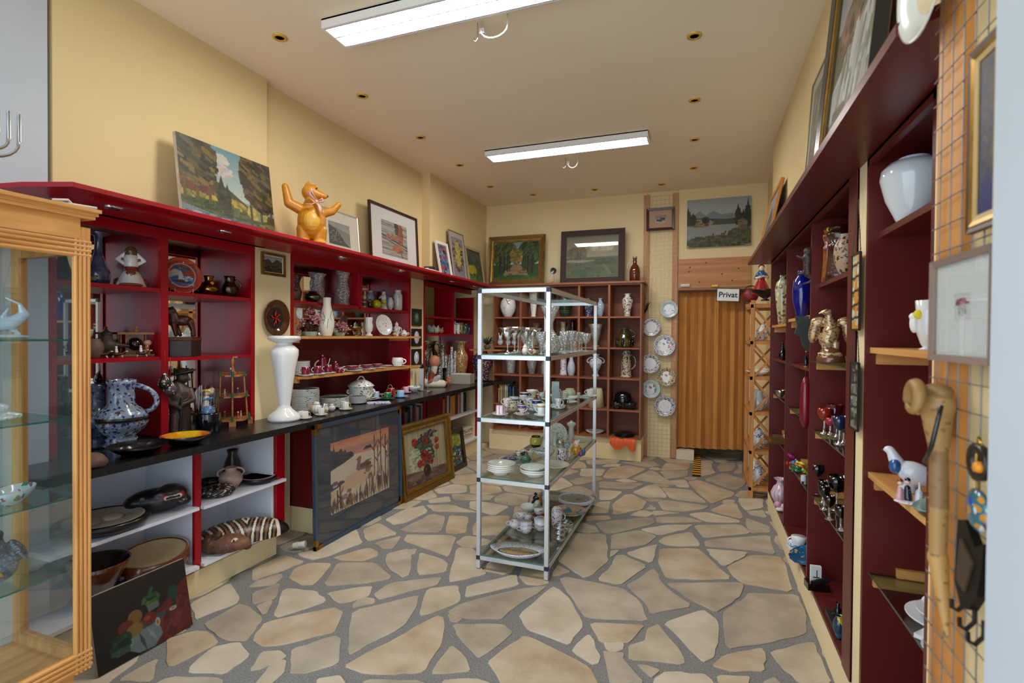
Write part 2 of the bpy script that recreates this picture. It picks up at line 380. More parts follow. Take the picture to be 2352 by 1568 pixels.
STONES = [[(int(a) / 200, int(b) / 200) for a, b in zip(s.split()[::2], s.split()[1::2])] for s in '-179 762 -133 777 -121 729 -113 684 -125 637 -134 625 -155 643 -177 662 -177 708;-125 777 -87 811 -59 796 -72 757 -102 731 -117 723;-116 719 -104 726 -108 708 -113 696;-174 649 -153 637 -163 622 -172 616;-161 611 -155 621 -93 617 -82 615 -60 590 -49 554 -113 537 -133 569;-106 706 -97 712 -62 688 -87 627 -93 623 -117 627 -107 675;-96 718 -64 758 -56 765 -58 698;-82 625 -69 650 -55 684 -48 671 -39 642 -5 604 -48 570 -56 592;-52 752 -1 771 8 754 40 690 -1 671 -38 662 -51 706;-56 777 -49 798 -11 834 3 783 -23 770 -45 767;-36 649 6 667 51 684 48 656 36 627 18 599 -5 615 -34 644;9 775 66 784 53 756 31 724 18 747;34 723 69 777 104 783 108 758 105 680 51 681 41 697;7 802 31 823 101 865 100 789 71 792 9 783;-9 864 62 896 76 862 7 814;-87 814 -54 846 -8 868 -19 840 -55 801;-158 819 -73 878 -67 848 -119 785 -135 779;-178 840 -142 858 -135 843 -171 821;-76 907 -64 914 -28 915 -71 886;-68 878 -25 901 9 885 -64 853;-18 915 12 937 61 916 63 905 14 887;16 947 40 994 63 1008 69 923;73 932 105 902 103 875 76 862 70 892;76 967 105 984 106 945 82 950;68 1041 112 1054 106 999 76 971 68 1010;8 1148 48 1220 92 1182 82 1122 65 1094 44 1112;-23 1118 -3 1144 64 1075 60 1052 20 986 -3 1047;-73 1058 -16 1063 15 986 -51 990;-71 959 -59 979 17 974 7 951 -23 926 -59 919;-122 1004 -92 1071 -74 1056 -59 1010 -58 993 -92 980;-136 864 -146 916 -133 983 -120 992 -89 957 -92 911;-88 912 -81 942 -69 918;-177 860 -171 922 -151 934 -145 872;-184 995 -138 1001 -151 942 -172 934;-195 1053 -104 1072 -127 1020 -186 1009;-193 1092 -191 1168 -157 1210 -111 1193 -143 1097 -189 1079;-136 1096 -103 1187 -89 1169 -44 1079 -100 1090;-85 1183 -24 1215 -25 1161 -67 1120;-62 1109 -29 1135 -18 1078 -41 1074;-80 1229 -76 1266 -20 1280 -23 1225 -84 1189;-176 1232 -110 1274 -85 1234 -111 1206 -159 1224;-258 1222 -180 1261 -184 1219 -246 1180;-253 1140 -200 1157 -196 1097 -240 1076;37 1269 46 1320 77 1333 78 1293 70 1251 41 1234;4 1389 100 1446 94 1376 39 1350 23 1355;4 1323 29 1333 26 1258 34 1214 -3 1168 -3 1275;83 1340 96 1361 87 1229 69 1228 84 1282;-113 477 -103 511 -85 477 -85 467 -90 463 -107 472;-107 530 -51 547 -62 512 -64 508 -90 499;-85 487 -65 491 -65 481 -42 454 -71 443 -78 467;-49 520 -49 540 -39 553 -30 537 -17 517 -10 493 -60 482 -63 504 -50 517;-34 557 5 601 19 585 20 554 15 515 5 503 -8 520 -18 537;25 601 37 623 50 644 55 659 109 676 110 626 104 590 67 559 26 532;12 500 23 521 58 547 61 538 57 509 30 498;65 543 107 577 109 548 110 512 83 502 69 528;-52 477 -45 480 -31 477 -38 463;-36 462 -27 477 6 486 12 480 14 475 13 450 -34 432;16 488 44 497 42 486 41 470 18 461;53 492 64 504 71 491 57 470;-484 658 -479 691 -424 663 -450 623 -465 634;-478 706 -474 760 -454 790 -431 763 -438 711 -452 691;-432 678 -421 758 -393 755 -368 692 -415 674;-361 692 -390 762 -357 768 -332 706 -343 693;-402 642 -412 666 -339 689 -317 618 -338 625;-439 620 -416 659 -402 615 -414 608;-514 554 -504 565 -501 661 -475 636 -453 616 -469 562 -481 545 -505 548;-461 560 -435 606 -415 598 -408 587 -416 567 -441 557;-391 578 -400 598 -383 623 -365 603 -339 555 -343 545 -371 559;-336 568 -362 618 -322 610 -308 600 -300 578 -327 559;-285 555 -321 650 -295 655 -263 605 -250 592 -268 570;-420 493 -445 551 -400 569 -353 540 -378 515;-473 494 -485 518 -478 537 -449 546 -431 491 -445 485;-405 481 -365 515 -354 494 -365 476 -375 467;-352 498 -349 529 -298 565 -294 544 -331 500 -339 490;-425 423 -459 472 -418 481 -391 466 -407 437 -417 421;-409 381 -423 409 -375 459 -360 455 -350 435 -343 420 -377 384 -392 376;-352 460 -302 517 -291 491 -284 457 -295 426 -305 394 -325 419;-280 477 -301 532 -270 553 -251 520 -264 495;-252 533 -260 555 -215 605 -202 579 -249 531;-256 495 -245 521 -199 571 -169 591 -192 523 -195 503 -230 490;-300 380 -294 401 -278 439 -262 485 -253 484 -233 442 -228 399 -252 386 -277 378;-222 399 -224 444 -202 431 -190 415 -207 405;-240 476 -190 495 -175 485 -185 447 -191 434 -219 454;-181 517 -164 591 -153 586 -134 565 -111 523 -117 484 -136 489 -163 494;-181 432 -175 454 -163 485 -121 471 -91 458 -80 439 -76 416 -143 390 -168 420;-344 363 -363 383 -339 416 -330 414 -308 384 -310 377 -325 360 -338 355;-386 370 -371 378 -358 373 -366 351 -374 345;-311 358 -295 369 -283 362 -275 347 -296 339;-484 451 -472 481 -449 451 -463 431;-533 496 -529 543 -487 538 -492 513 -507 472;-453 793 -411 812 -376 799 -351 793 -422 768;-440 866 -358 889 -358 860 -420 836;-462 817 -438 852 -419 827 -451 806;-333 730 -338 776 -295 800 -276 716 -318 699;-272 372 -224 389 -199 369 -260 346;-209 395 -181 408 -168 407 -152 387 -190 372;-529 408 -529 459 -509 449 -488 437 -481 427 -491 400 -494 387;-479 385 -478 427 -463 427 -431 415 -419 393 -413 377 -432 371 -468 380;-489 353 -475 373 -462 376 -435 366 -444 322 -477 344;-469 294 -467 330 -440 305;-457 430 -451 448 -434 424 -436 419;-422 324 -390 334 -391 362 -417 374 -424 370 -435 359 -429 331;-594 740 -552 698 -543 699 -508 737 -535 796;-407 1071 -424 1026 -346 996 -317 1051 -347 1077;-5 1302 -8 1350 -62 1379 -104 1331 -72 1276 -46 1278 -19 1286 -10 1291;37 384 25 317 62 283 97 295 82 385;-191 324 -223 347 -254 347 -272 318 -268 308 -204 310;-170 597 -184 635 -204 649 -217 635 -210 600 -195 584 -179 587;-200 791 -241 791 -277 739 -275 732 -273 727 -237 716 -185 738 -182 746 -183 752;30 219 59 280 22 313 -34 300 -42 289 -42 274;-573 986 -541 1005 -530 1079 -645 1076 -645 1002;-373 890 -355 916 -372 944 -418 944 -431 929 -409 884 -405 883 -378 886;-223 636 -207 653 -239 711 -263 718 -277 710 -283 645 -280 640;228 434 228 541 213 541 112 508 94 490 109 446;-295 1211 -312 1224 -361 1216 -369 1166 -336 1146 -312 1154;-545 552 -559 559 -634 527 -634 493 -554 480 -540 494 -533 523;-648 1160 -648 1080 -528 1084 -512 1111 -570 1170;101 1458 84 1541 77 1541 23 1444 28 1436 37 1433 72 1434 97 1449;-79 1480 -70 1420 -6 1450 -38 1510;-592 642 -666 632 -666 519 -561 563 -553 611;205 1203 205 1276 99 1258 92 1242 90 1189 106 1178;-99 1314 -108 1329 -132 1334 -171 1281 -166 1264 -138 1262 -114 1276;-384 152 -317 152 -326 267 -352 281 -393 247;-541 473 -646 491 -646 434 -552 399 -540 408 -532 427 -534 460;216 731 216 799 117 805 106 774 125 731 129 727;-531 870 -555 899 -649 876 -649 850 -544 810;-471 926 -489 942 -543 927 -552 902 -528 873 -488 880;221 803 221 885 109 866 104 843 108 814 110 810;-472 252 -464 260 -480 318 -491 329 -503 327 -534 275 -533 268;72 1047 95 1054 118 1079 123 1089 107 1105 98 1105 76 1094 61 1057;-80 237 -47 274 -47 289 -103 315 -134 297 -129 262;-475 144 -388 144 -398 246 -446 269 -469 248;41 157 160 157 98 290 64 278 33 215;-258 956 -278 945 -295 912 -283 863 -265 856 -228 871 -212 913;-660 184 -579 184 -537 267 -539 274 -604 314 -660 308;38 1000 55 991 62 1026 42 1021;-505 732 -539 696 -513 667 -499 665 -484 678 -483 706;-533 1379 -534 1389 -672 1389 -672 1254 -574 1267;205 324 205 354 87 384 102 297;-331 1298 -341 1387 -414 1387 -417 1320 -381 1271;-250 1287 -313 1284 -309 1228 -291 1215 -271 1218 -246 1235;219 974 219 1078 140 1084 115 1051 114 1016 118 1009;-126 375 -102 360 -63 384 -83 400 -110 402;-188 357 -187 325 -136 301 -105 319 -104 356 -150 383 -169 376;-429 1026 -412 1073 -432 1110 -508 1110 -522 1083 -453 1023 -429 1026;192 1279 192 1317 125 1343 100 1317 95 1291 109 1264;-273 1053 -313 1049 -339 996 -280 950 -259 960 -236 1006;226 1309 227 1445 111 1423 104 1416 99 1399 99 1372 102 1360 104 1356;-313 157 -273 157 -255 238 -285 275 -322 266;-459 1275 -490 1280 -526 1232 -524 1226 -484 1202 -453 1205 -439 1229;199 542 199 548 128 589 114 577 111 552 144 524;-75 1422 -84 1480 -189 1524 -189 1431;-251 1116 -310 1149 -334 1142 -344 1080 -313 1054 -274 1058 -251 1110;227 1082 227 1204 96 1171 89 1140 89 1131 128 1090;-108 1334 -65 1383 -70 1414 -195 1427 -195 1404 -132 1339;221 659 221 726 123 722 111 697 115 658 123 646;18 1442 -3 1447 -65 1414 -60 1384 -20 1362 15 1414;-271 141 -173 141 -175 223 -207 256 -251 237;-339 1142 -372 1162 -412 1150 -428 1112 -408 1075 -349 1081;-312 842 -376 847 -388 839 -374 806 -325 789 -319 793;-452 1201 -483 1197 -505 1114 -432 1115 -417 1152;-573 1262 -660 1250 -660 1163 -571 1174 -529 1224 -531 1231;-487 876 -527 868 -540 807 -537 802 -533 800 -469 816 -458 830 -455 841;210 888 210 952 106 932 113 873;-198 727 -234 712 -205 660 -185 676 -179 703;221 355 221 430 109 442 87 389;-396 251 -355 284 -359 307 -388 330 -433 315 -444 274;153 183 226 183 226 325 102 292;-278 1212 -290 1210 -307 1153 -274 1134 -241 1151 -255 1192;20 318 33 386 28 389 -39 376 -33 305;-556 695 -598 737 -680 740 -680 635 -593 647;-239 1398 -338 1398 -326 1298 -315 1289 -249 1292 -237 1309;-287 862 -300 910 -344 913 -356 882 -348 856 -340 849 -310 846;-57 398 -53 388 -41 380 25 393 18 421 10 428 -26 435;-273 305 -281 327 -317 345 -354 307 -350 285 -324 271 -286 280;212 1447 212 1553 87 1553 109 1441 120 1430;-285 676 -284 689 -290 693 -327 695 -331 667 -315 654 -301 654;-539 1001 -569 982 -544 932 -491 946 -493 986;-253 1035 -235 1011 -220 1023 -189 1070 -198 1085 -214 1086 -239 1068;-258 775 -245 794 -267 852 -284 858 -304 845 -288 789;-226 866 -262 852 -241 796 -200 795 -178 825 -183 842;17 445 30 393 36 389 82 390 105 444 97 467 42 465 18 452;-175 1285 -136 1336 -198 1400 -234 1400 -233 1310;-374 1166 -366 1217 -388 1241 -435 1227 -449 1203 -413 1155;-554 394 -672 439 -672 311 -605 319 -554 362;-471 810 -530 796 -509 751 -468 767 -469 807;-80 534 -92 518 -83 491 -76 487 -67 496 -67 504 -80 534;19 1447 81 1558 85 1578 -21 1578 -34 1514 -1 1451;-435 932 -422 947 -430 1021 -453 1019 -488 987 -486 946 -467 930;-422 1320 -418 1392 -529 1392 -528 1380 -489 1285 -458 1280;-220 1004 -232 1004 -255 959 -208 917 -185 922 -182 927 -179 956 -193 983;-134 261 -138 297 -188 320 -200 306 -204 260 -172 228;-505 651 -543 694 -552 693 -588 645 -550 614 -508 628;-538 279 -508 328 -552 358 -600 317;-108 874 -84 874 -79 879 -71 899 -87 908 -96 905 -108 876;-212 1176 -174 1189 -172 1214 -185 1215 -206 1199;-82 958 -61 970 -64 979 -85 984 -94 965;-528 1366 -533 1366 -570 1266 -529 1236 -494 1283;36 1322 57 1327 66 1345 57 1349 31 1344;-371 628 -388 612 -384 591 -364 610;-166 1074 -144 1065 -119 1081 -140 1093 -151 1093;-574 981 -668 1002 -668 877 -556 904 -548 929;-20 1134 -11 1136 -2 1161 -8 1165 -31 1154 -32 1143;-590 148 -479 148 -474 247 -533 263 -590 154;-418 890 -435 927 -466 925 -483 879 -465 859 -427 877;-80 140 39 140 29 214 -44 270 -77 233;-222 610 -224 632 -257 634 -260 628 -258 597 -229 598;-483 367 -505 393 -549 393 -549 362 -509 335;-521 619 -549 610 -556 563 -536 553 -519 557 -512 564 -505 593;-45 293 -38 303 -44 376 -55 383 -99 356 -101 319;-183 1283 -234 1305 -245 1289 -243 1259 -226 1250 -199 1253 -183 1282;-481 494 -488 499 -492 497 -503 474 -500 459 -475 473;-180 813 -196 793 -189 778 -158 770 -143 782 -152 802;-598 742 -542 801 -544 805 -676 855 -676 745;-168 143 -85 143 -82 232 -131 257 -170 223;-487 1198 -526 1221 -566 1172 -510 1115;-349 319 -344 325 -343 354 -355 369 -368 366;-343 992 -368 946 -351 918 -299 914 -283 946;197 955 197 976 129 1000 104 977 122 942;-88 1078 -88 1065 -63 1061 -54 1070 -64 1081;-82 1484 -39 1515 -22 1597 -164 1597 -164 1519;-195 915 -207 912 -223 870 -197 855 -191 858 -175 884;229 546 229 655 120 641 111 614 112 603 213 546;-231 512 -250 503 -252 490 -244 480 -235 481;-349 993 -425 1022 -417 949 -372 949;-205 305 -269 303 -281 278 -252 241 -209 261;-339 482 -345 491 -365 489 -356 464;-109 1198 -105 1192 -90 1189 -82 1199 -89 1215 -102 1216;-328 1294 -379 1266 -384 1245 -362 1221 -314 1229 -318 1285;-458 1021 -525 1080 -536 1005 -491 991;-384 1267 -420 1316 -454 1277 -435 1232 -389 1246'.split(';')]

CREAM = M('e6cf9c', .9, noise=(1.3, 'dac08c', .5), bump=(60, .12))
CREAMB = M('f0dcae', .9, noise=(1.3, 'e8cf9c', .5), bump=(60, .12))
CEIL = M('f6ead4', .92, noise=(.8, 'eedfc4', .5), bump=(50, .08))
WHITEW = M('c6ced6', .85, noise=(2, 'bac2cc', .5))
RED = M('a30018', .33, noise=(3, '8c0014', .4))
REDD = M('6a0812', .3, coat=.2)
MAR = M('62201c', .34, noise=(3, '541814', .5))
PINE = M('d8a05c', .5, wood=('x', 22, 'b9783a'))
PINEY = M('d8a05c', .5, wood=('y', 22, 'b9783a'))
PINEZ = M('dba45f', .5, wood=('z', 22, 'bd7c3c'))
BROWN = M('9a5b3a', .5, wood=('z', 30, '7d4429'))
BROWNX = M('9c5d3c', .5, wood=('x', 30, '7f462a'))
WLAM = M('e8e9f2', .4)
BLACK = M('111113', .25, noise=(90, '2c2c30', .5))
MIRROR = M('e6e6e6', .02, 1.)
ALU = M('dcdee2', .35, .6)
CHROME = M('d8d8d8', .15, 1.)
GOLD = M('b08a3c', .3, .8, noise=(20, '6e4e1c', .5))
GOLDD = M('8a6a30', .4, .5, noise=(14, '4a3414', .6))
BRASS = M('c0983c', .25, .55)
DKW = M('3a1c14', .4)
WP = M('f0efec', .12, coat=.4)           # white porcelain
CRM = M('ece6d2', .15, coat=.4)
BLKG = M('0c0c10', .12, coat=.5)
PANE = GL('f4fbf8', .03, .3)
GEDGE = M('2c6a5c', .15, coat=.3)
CL = GL('ffffff', .26, .85, .03)
CUT = GL('f6fbff', .32, .85, .06, 70)
CUTP = GL('f3e4ee', .30, .85, .08, 60)

b = MB()
XL, ZC, YB = -2.88, 3.28, 6.6
b.box(-3.4, XL, 1.53, 2.80, 2.10, ZC, CREAM).box(-3.4, -2.93, 2.80, 5.02, 2.10, ZC, CREAM).box(-3.4, -2.83, 5.02, YB, 2.10, ZC, CREAM)
for y0, y1 in ((2.735, 3.065), (4.775, 5.045), (6.40, YB)): b.box(-3.4, -2.92, y0, y1, 0, 2.1, CREAMB)
b.box(-3.4, -3.28, 1.53, YB, 0, 2.1, CREAM)
struct(b.build('wall_left'))
struct(MB().box(-3.4, XL, -.4, 1.51, 0, ZC, WHITEW).build('wall_left'))
b = MB()   # right wall
b.box(.459, 1.2, .96, 1.272, 0, ZC, CREAM).box(.60, 1.2, 1.272, 5.28, 2.15, ZC, CREAM).box(.70, 1.2, 5.28, YB, 0, ZC, CREAM)
b.box(.565, 1.2, 2.21, 2.325, 0, 2.15, CREAMB).box(.56, 1.2, 1.272, 1.62, 0, 2.15, CREAMB).box(.57, .70, 4.975, 5.05, 0, 2.15, CREAMB).box(.70, 1.2, 4.975, 5.28, 0, 2.15, CREAMB)
b.box(.90, 1.2, 1.6, 5.0, 0, 2.15, CREAM).box(.56, .90, 2.325, 4.975, 0, .155, CREAMB)
struct(b.build('wall_right'))
struct(MB().box(.402, 1.2, -.4, .96, 0, ZC, WHITEW).build('wall_right'))
b = MB()   # back wall with the doorway
b.box(-3.4, -.275, YB, YB + .2, 0, ZC, CREAMB).box(-.275, .53, YB, YB + .2, 2.1, ZC, CREAMB).box(.53, 1.2, YB, YB + .2, 0, ZC, CREAMB)
struct(b.build('wall_back'))
b = MB(); DKR = M('8a7a60', .9)
b.box(-1.2, 1.4, 7.9, 8., -.01, 2.6, DKR).box(-1.3, -1.2, 6.8, 8, 0, 2.6, DKR).box(1.3, 1.4, 6.8, 8, 0, 2.6, DKR).box(-1.3, 1.4, 6.8, 8, 2.5, 2.6, DKR)
struct(b.build('wall_passage'))
struct(MB().box(-3.4, 1.2, -.4, YB + .1, ZC, ZC + .1, CEIL).build('ceiling'))
b = MB(); b.box(-3.4, 1.2, -.5, -.3, 2.75, ZC, WHITEW).box(-3.4, -3.0, -.5, -.3, 0, 2.75, WHITEW).box(.9, 1.2, -.5, -.3, 0, 2.75, WHITEW)
struct(b.build('wall_front'))
struct(MB().box(-9, 8, -9, -.5, -.03, -.01, M('b8b4a8', .9)).build('floor_outside'))
GROUT = M('92908c', .85, noise=(150, '5c5a5a', .7), bump=(120, .6))
STN = [M(h, .62, noise=(5, h2, .85), bump=(16, .35), spec=.35) for h, h2 in
       (('c8b8a0', 'a89880'), ('bcae98', '9a8c78'), ('d0c2ac', 'b4a48c'), ('b8a892', '96887a'), ('c8b69c', 'a88e6e'), ('beb09c', '9c8e7e'))]
b = MB(); b.box(-3.4, 1.2, -.5, 8, -.04, -.006, GROUT)
for i, p in enumerate(STONES):
    n = len(p); q = []
    for k in range(n):
        (x0, y0), (x1, y1), (x2, y2) = p[k - 1], p[k], p[(k + 1) % n]
        f = .10; q.append((x1 + (x0 - x1) * f, y1 + (y0 - y1) * f)); q.append((x1 + (x2 - x1) * f, y1 + (y2 - y1) * f))
        L_ = hypot(x2 - x1, y2 - y1)
        for t in (.35, .65):
            if L_ > .12: q.append((x1 + (x2 - x1) * t + random.uniform(-.006, .006), y1 + (y2 - y1) * t + random.uniform(-.006, .006)))
    m = STN[(i * 7 + i // 3) % len(STN)]
    cx = sum(a for a, _ in q) / len(q); cy = sum(c for _, c in q) / len(q)
    ar = sum(q[j][0] * q[(j + 1) % len(q)][1] - q[(j + 1) % len(q)][0] * q[j][1] for j in range(len(q)))
    if ar < 0: q = q[::-1]
    K = len(q); z_ = -i * 8e-6; vs = [(x, y, -.006) for x, y in q] + [(x, y, -.0012 + z_) for x, y in q] + [(x + (cx - x) * .02, y + (cy - y) * .02, z_) for x, y in q]
    fs = [(j, (j + 1) % K, K + (j + 1) % K, K + j) for j in range(K)] + [(K + j, K + (j + 1) % K, 2 * K + (j + 1) % K, 2 * K + j) for j in range(K)] + [list(range(2 * K, 3 * K))]
    b.add(vs, fs, m)
struct(b.build('floor'))
struct(MB().box(-2.62, -.66, 6.26, YB, 0, .26, CREAMB).build('baseboard_back'))
d = T('door_1', 'brown accordion folding door closing the passage in the back wall', 'door', (.12, 6.66, 0)); d['kind'] = 'structure'; del d['category']
b = MB(); n = 17; pts = []
for i in range(n + 1): pts.append((-.385 + .77 * i / n, .025 if i % 2 else -.015))
WD = [M(h, .38, wood=('z', 26, h2)) for h, h2 in (('cc9150', 'b67a3e'), ('c08446', 'a87038'))]
for i in range(n):
    (x0, y0), (x1, y1) = pts[i], pts[i + 1]; zb = .13 + (.03 * ((i / n) ** 2))
    b.add([(x0, y0, zb), (x1, y1, zb), (x1, y1, 2.05), (x0, y0, 2.05), (x0, y0 + .008, zb), (x1, y1 + .008, zb), (x1, y1 + .008, 2.05), (x0, y0 + .008, 2.05)],
          [(0, 1, 2, 3), (5, 4, 7, 6), (0, 4, 5, 1), (3, 2, 6, 7), (0, 3, 7, 4), (1, 5, 6, 2)], WD[(i // 2) % 2])
b.build('folding_panel', d)
MB().box(-.4, .41, -.04, .04, 2.04, 2.075, M('7a4a24', .5)).build('rail', d)
MB().box(.375, .41, -.05, .05, .0, 2.05, M('a5672f', .5, wood=('z', 30, '84501f'))).box(-.4, -.385, -.05, .05, .12, 2.05, M('8a5528', .5)).build('door_post', d)
MB().box(.355, .385, -.06, -.045, 1.78, 2.02, M('6b4a36', .5, .3)).build('latch', d)
struct(MB().box(-.275, -.07, 6.58, 6.78, 0, .11, M('dcd2bc', .8)).build('trim_1'))
b = MB().box(-.275, .53, 6.565, 6.598, 2.085, 2.435, M('c98f5c', .5, wood=('x', 16, 'a86f3f'))); KN = M('6e3d1c', .6)
for x, z in ((-.14, 2.33), (-.15, 2.28), (.22, 2.24), (-.03, 2.15), (.40, 2.30), (.33, 2.16), (.04, 2.38)): b.ell((x, 6.566, z), (.011, .004, .008), KN)
struct(b.build('trim_2'))
struct(MB().box(-.275, .53, 6.545, 6.60, 2.055, 2.085, M('9c6a3c', .5, wood=('x', 20, '7f5128'))).build('trim_3'))
t = T('door_bolt', 'small white metal bolt fixed over the left end of the folding door', 'bolt', (-.19, 6.55, 2.10))
MB().box(-.05, .05, -.012, 0, 0, .03, M('d8d6d0', .4, .3)).build('plate', t); MB().cyl((-.06, -.016, .015), (.05, -.016, .015), .006, CHROME).build('pin', t)
t = T('sign', 'white tilted sign reading Privat above the folding door', 'sign', (.285, 6.52, 1.985), (0, .045, 0))
MB().box(-.125, .125, -.006, 0, -.075, .08, M('16161a', .4)).build('sign_border', t); MB().box(-.118, .118, -.008, -.001, -.068, .073, M('eef0f2', .4)).build('sign_plate', t)
cu = bpy.data.curves.new('lettering', 'FONT'); cu.body = 'Privat'; cu.size = .088; cu.align_x = 'CENTER'; cu.align_y = 'CENTER'; cu.extrude = .001; cu.offset = .0016
o = bpy.data.objects.new('tmp', cu); COL.objects.link(o); me = bpy.data.meshes.new_from_object(o); bpy.data.objects.remove(o)
me.materials.clear(); me.materials.append(M('16161a', .4)); link('lettering', me, t, (0, -.0095, .002), (pi / 2, 0, 0))
t = tag(MB().box(-.035, .035, -.02, 0, -.012, .012, M('c9a048', .3, .8)).build('door_catch', loc=(.14, 6.545, 2.10)), 'small brass catch screwed above the Privat sign', 'catch')
b = MB(); Y1 = M('e0a820', .6); K1 = M('15130f', .6); n = 11
for i in range(n):
    y0 = 5.84 + 1.12 * i / n; y1 = 5.84 + 1.12 * (i + 1) / n
    b.box(-.075, .01, y0, (y0 + y1) / 2, .0, .006, K1).box(-.075, .01, (y0 + y1) / 2, y1, .0, .006, Y1)
tag(b.build('warning_strip'), 'yellow and black striped warning tape on the floor before the folding door', 'warning tape')
for x, lb in ((-.655, 'pine batten of the plate grid nearest the brown shelf'), (-.315, 'pine batten of the plate grid nearest the folding door')):
    tag(MB().box(x - .033, x + .033, 6.568, 6.598, .01, 3.245, M('cf9968', .55, wood=('z', 26, 'b27c50'))).build('batten'), lb, 'batten')
b = MB(); WIRE = M('a8a890', .5, .2)
for i in range(9): x = -.69 + .4 * i / 8; b.bar((x, 6.558, .03), (x, 6.558, 3.23), .002, .002, WIRE)
for i in range(64): z = .04 + 3.18 * i / 63; b.bar((-.69, 6.561, z), (-.29, 6.561, z), .002, .002, WIRE)
tag(b.build('wire_grid'), 'thin wire grid stretched over the wall column beside the folding door', 'wire grid')
LENS = M('ffffff', .3, emis=9, key='tube'); HOUS = M('f2f3f6', .35); SLAT = M('cfd4dc', .25, .6)
def lamp(x0, y0, lb):
    t = T('ceiling_light', lb, 'ceiling light', (x0, y0, 3.225), 0, None); Lx, W = 1.53, .215
    MB().box(0, Lx, 0, .012, 0, .055, HOUS).box(0, Lx, W - .012, W, 0, .055, HOUS).box(0, .012, .012, W - .012, 0, .055, HOUS).box(Lx - .012, Lx, .012, W - .012, 0, .055, HOUS).box(0, Lx, 0, W, .046, .055, HOUS).build('housing', t)
    for y in (.062, .153): MB().cyl((.05, y, .032), (Lx - .05, y, .032), .012, LENS).build('fluorescent_tube', t)
    s = MB().box(.012, Lx - .012, W / 2 - .003, W / 2 + .003, .002, .03, SLAT)
    for i in range(26): x = .05 + (Lx - .1) * i / 25; s.box(x - .0015, x + .0015, .012, W - .012, .004, .02, SLAT)
    s.box(.012, Lx - .012, .012, .018, .0, .03, SLAT).box(.012, Lx - .012, W - .018, W - .012, .0, .03, SLAT)
    s.build('louvre', t)
    return t
lamp(-2.04, 2.37, 'long white fluorescent ceiling light nearest the viewer')
lamp(-1.985, 4.58, 'long white fluorescent ceiling light towards the back wall')
def hookcable(x, y, lb, dx):
    t = T('ceiling_hook', lb, 'hook', (x, y, 3.28))
    MB().tube([(0, 0, 0), (0, 0, -.06), (0, 0, -.09), (-.012, 0, -.105), (-.022, 0, -.095), (-.02, 0, -.085)], .003, CHROME).build('hook', t)
    p = [(.02, 0, 0), (.03, 0, -.05)] + [(.03 + dx * (1 - cos(a)) / 2, -.02, -.06 - .055 * sin(a)) for a in [pi * k / 8 for k in range(9)]] + [(.03 + dx, -.02, 0)]
    MB().tube(p, .0045, M('f0f0f0', .5)).build('cable', t)
    MB().box(.015, .045, -.01, .01, -.07, -.04, M('e8e8e8', .5)).build('connector', t)
hookcable(-1.22, 2.70, 'metal hook with looped white cable beside the nearest ceiling light', .16)
hookcable(-1.30, 5.03, 'metal hook with white cable loop below the rear ceiling light', .10)
def spot(x, y, z, lb, grp=None, mt=None, r=.042):
    t = T('spotlight', lb, 'spotlight', (x, y, z), 0, grp); mt = mt or M('dcb452', .4, .25)
    MB().lathe([(r * .62, -.004), (r * .75, -.012), (r, -.008), (r * 1.04, 0)], mt, 24).build('ring', t)
    MB().lathe([(r * .62, -.004), (r * .5, .02), (.012, .03), (0, .03)], M('b8a878', .3, .3), 20).lathe([(0, -.001), (.016, .001), (.02, .012)], M('d9d4c0', .2), 16).build('bulb', t)
    return t
n_ = ['nearest the viewer', 'second from the viewer', 'third from the viewer', 'fourth from the viewer', 'fifth from the viewer']
for i, y in enumerate((2.43, 3.23, 4.08, 4.88, 5.70)):
    spot(-2.40, y, 3.28, 'brass ceiling downlight %s in the row along the left wall' % n_[i])
for i, (x, y) in enumerate(((-.06, 3.24), (-.07, 4.12), (-.08, 4.94), (-.10, 5.76))):
    spot(x, y, 3.28, 'brass ceiling downlight %s in the row along the right' % n_[i])
spot(-2.02, 6.20, 3.28, 'brass ceiling downlight by the back wall, left one over the brown shelf')
spot(-1.24, 6.22, 3.28, 'brass ceiling downlight by the back wall, middle one over the brown shelf')
spot(-.46, 6.26, 3.28, 'brass ceiling downlight by the back wall, right one near the grid column')
w = bpy.data.worlds.new('sky'); SC.world = w; w.use_nodes = True; bg = w.node_tree.nodes['Background']
bg.inputs[0].default_value = (.70, .85, 1., 1); bg.inputs[1].default_value = 2.5
def area(x, y, z, sx, sy, e, col, rot):
    l = bpy.data.lights.new('light', 'AREA'); l.shape = 'RECTANGLE'; l.size = sx; l.size_y = sy; l.energy = e; l.color = col
    o = bpy.data.objects.new('light', l); COL.objects.link(o); o.location = (x, y, z); o.rotation_euler = rot
    return o
area(-1.275, 2.478, 3.222, 1.45, .18, 26, (1, .97, .92), (0, 0, 0)); area(-1.22, 4.69, 3.222, 1.45, .18, 26, (1, .97, .92), (0, 0, 0))
sl = bpy.data.lights.new('sun', 'SUN'); sl.energy = 5; sl.angle = .01; so = bpy.data.objects.new('sun', sl); COL.objects.link(so); so.rotation_euler = Vector((-.3, -.45, 1.2)).to_track_quat('Z', 'Y').to_euler()
cd = bpy.data.cameras.new('camera'); cam = bpy.data.objects.new('camera', cd); COL.objects.link(cam); SC.camera = cam
cd.sensor_width = 36; cd.lens = 36 * 1179.3 / 2352; cd.clip_start = .05
cam.location = (0, 0, 1.5)
yaw, pit, rol = .35344, -.0127300, .0077753
fw = Vector((-sin(yaw) * cos(pit), cos(yaw) * cos(pit), sin(pit))); r0 = Vector((cos(yaw), sin(yaw), 0)); u0 = r0.cross(fw)
rr = r0 * cos(rol) + u0 * sin(rol); uu = -r0 * sin(rol) + u0 * cos(rol)
cam.rotation_euler = Matrix((rr, uu, -fw)).transposed().to_euler()
cd.dof.use_dof = True; cd.dof.focus_distance = 3.8; cd.dof.aperture_fstop = 3.2
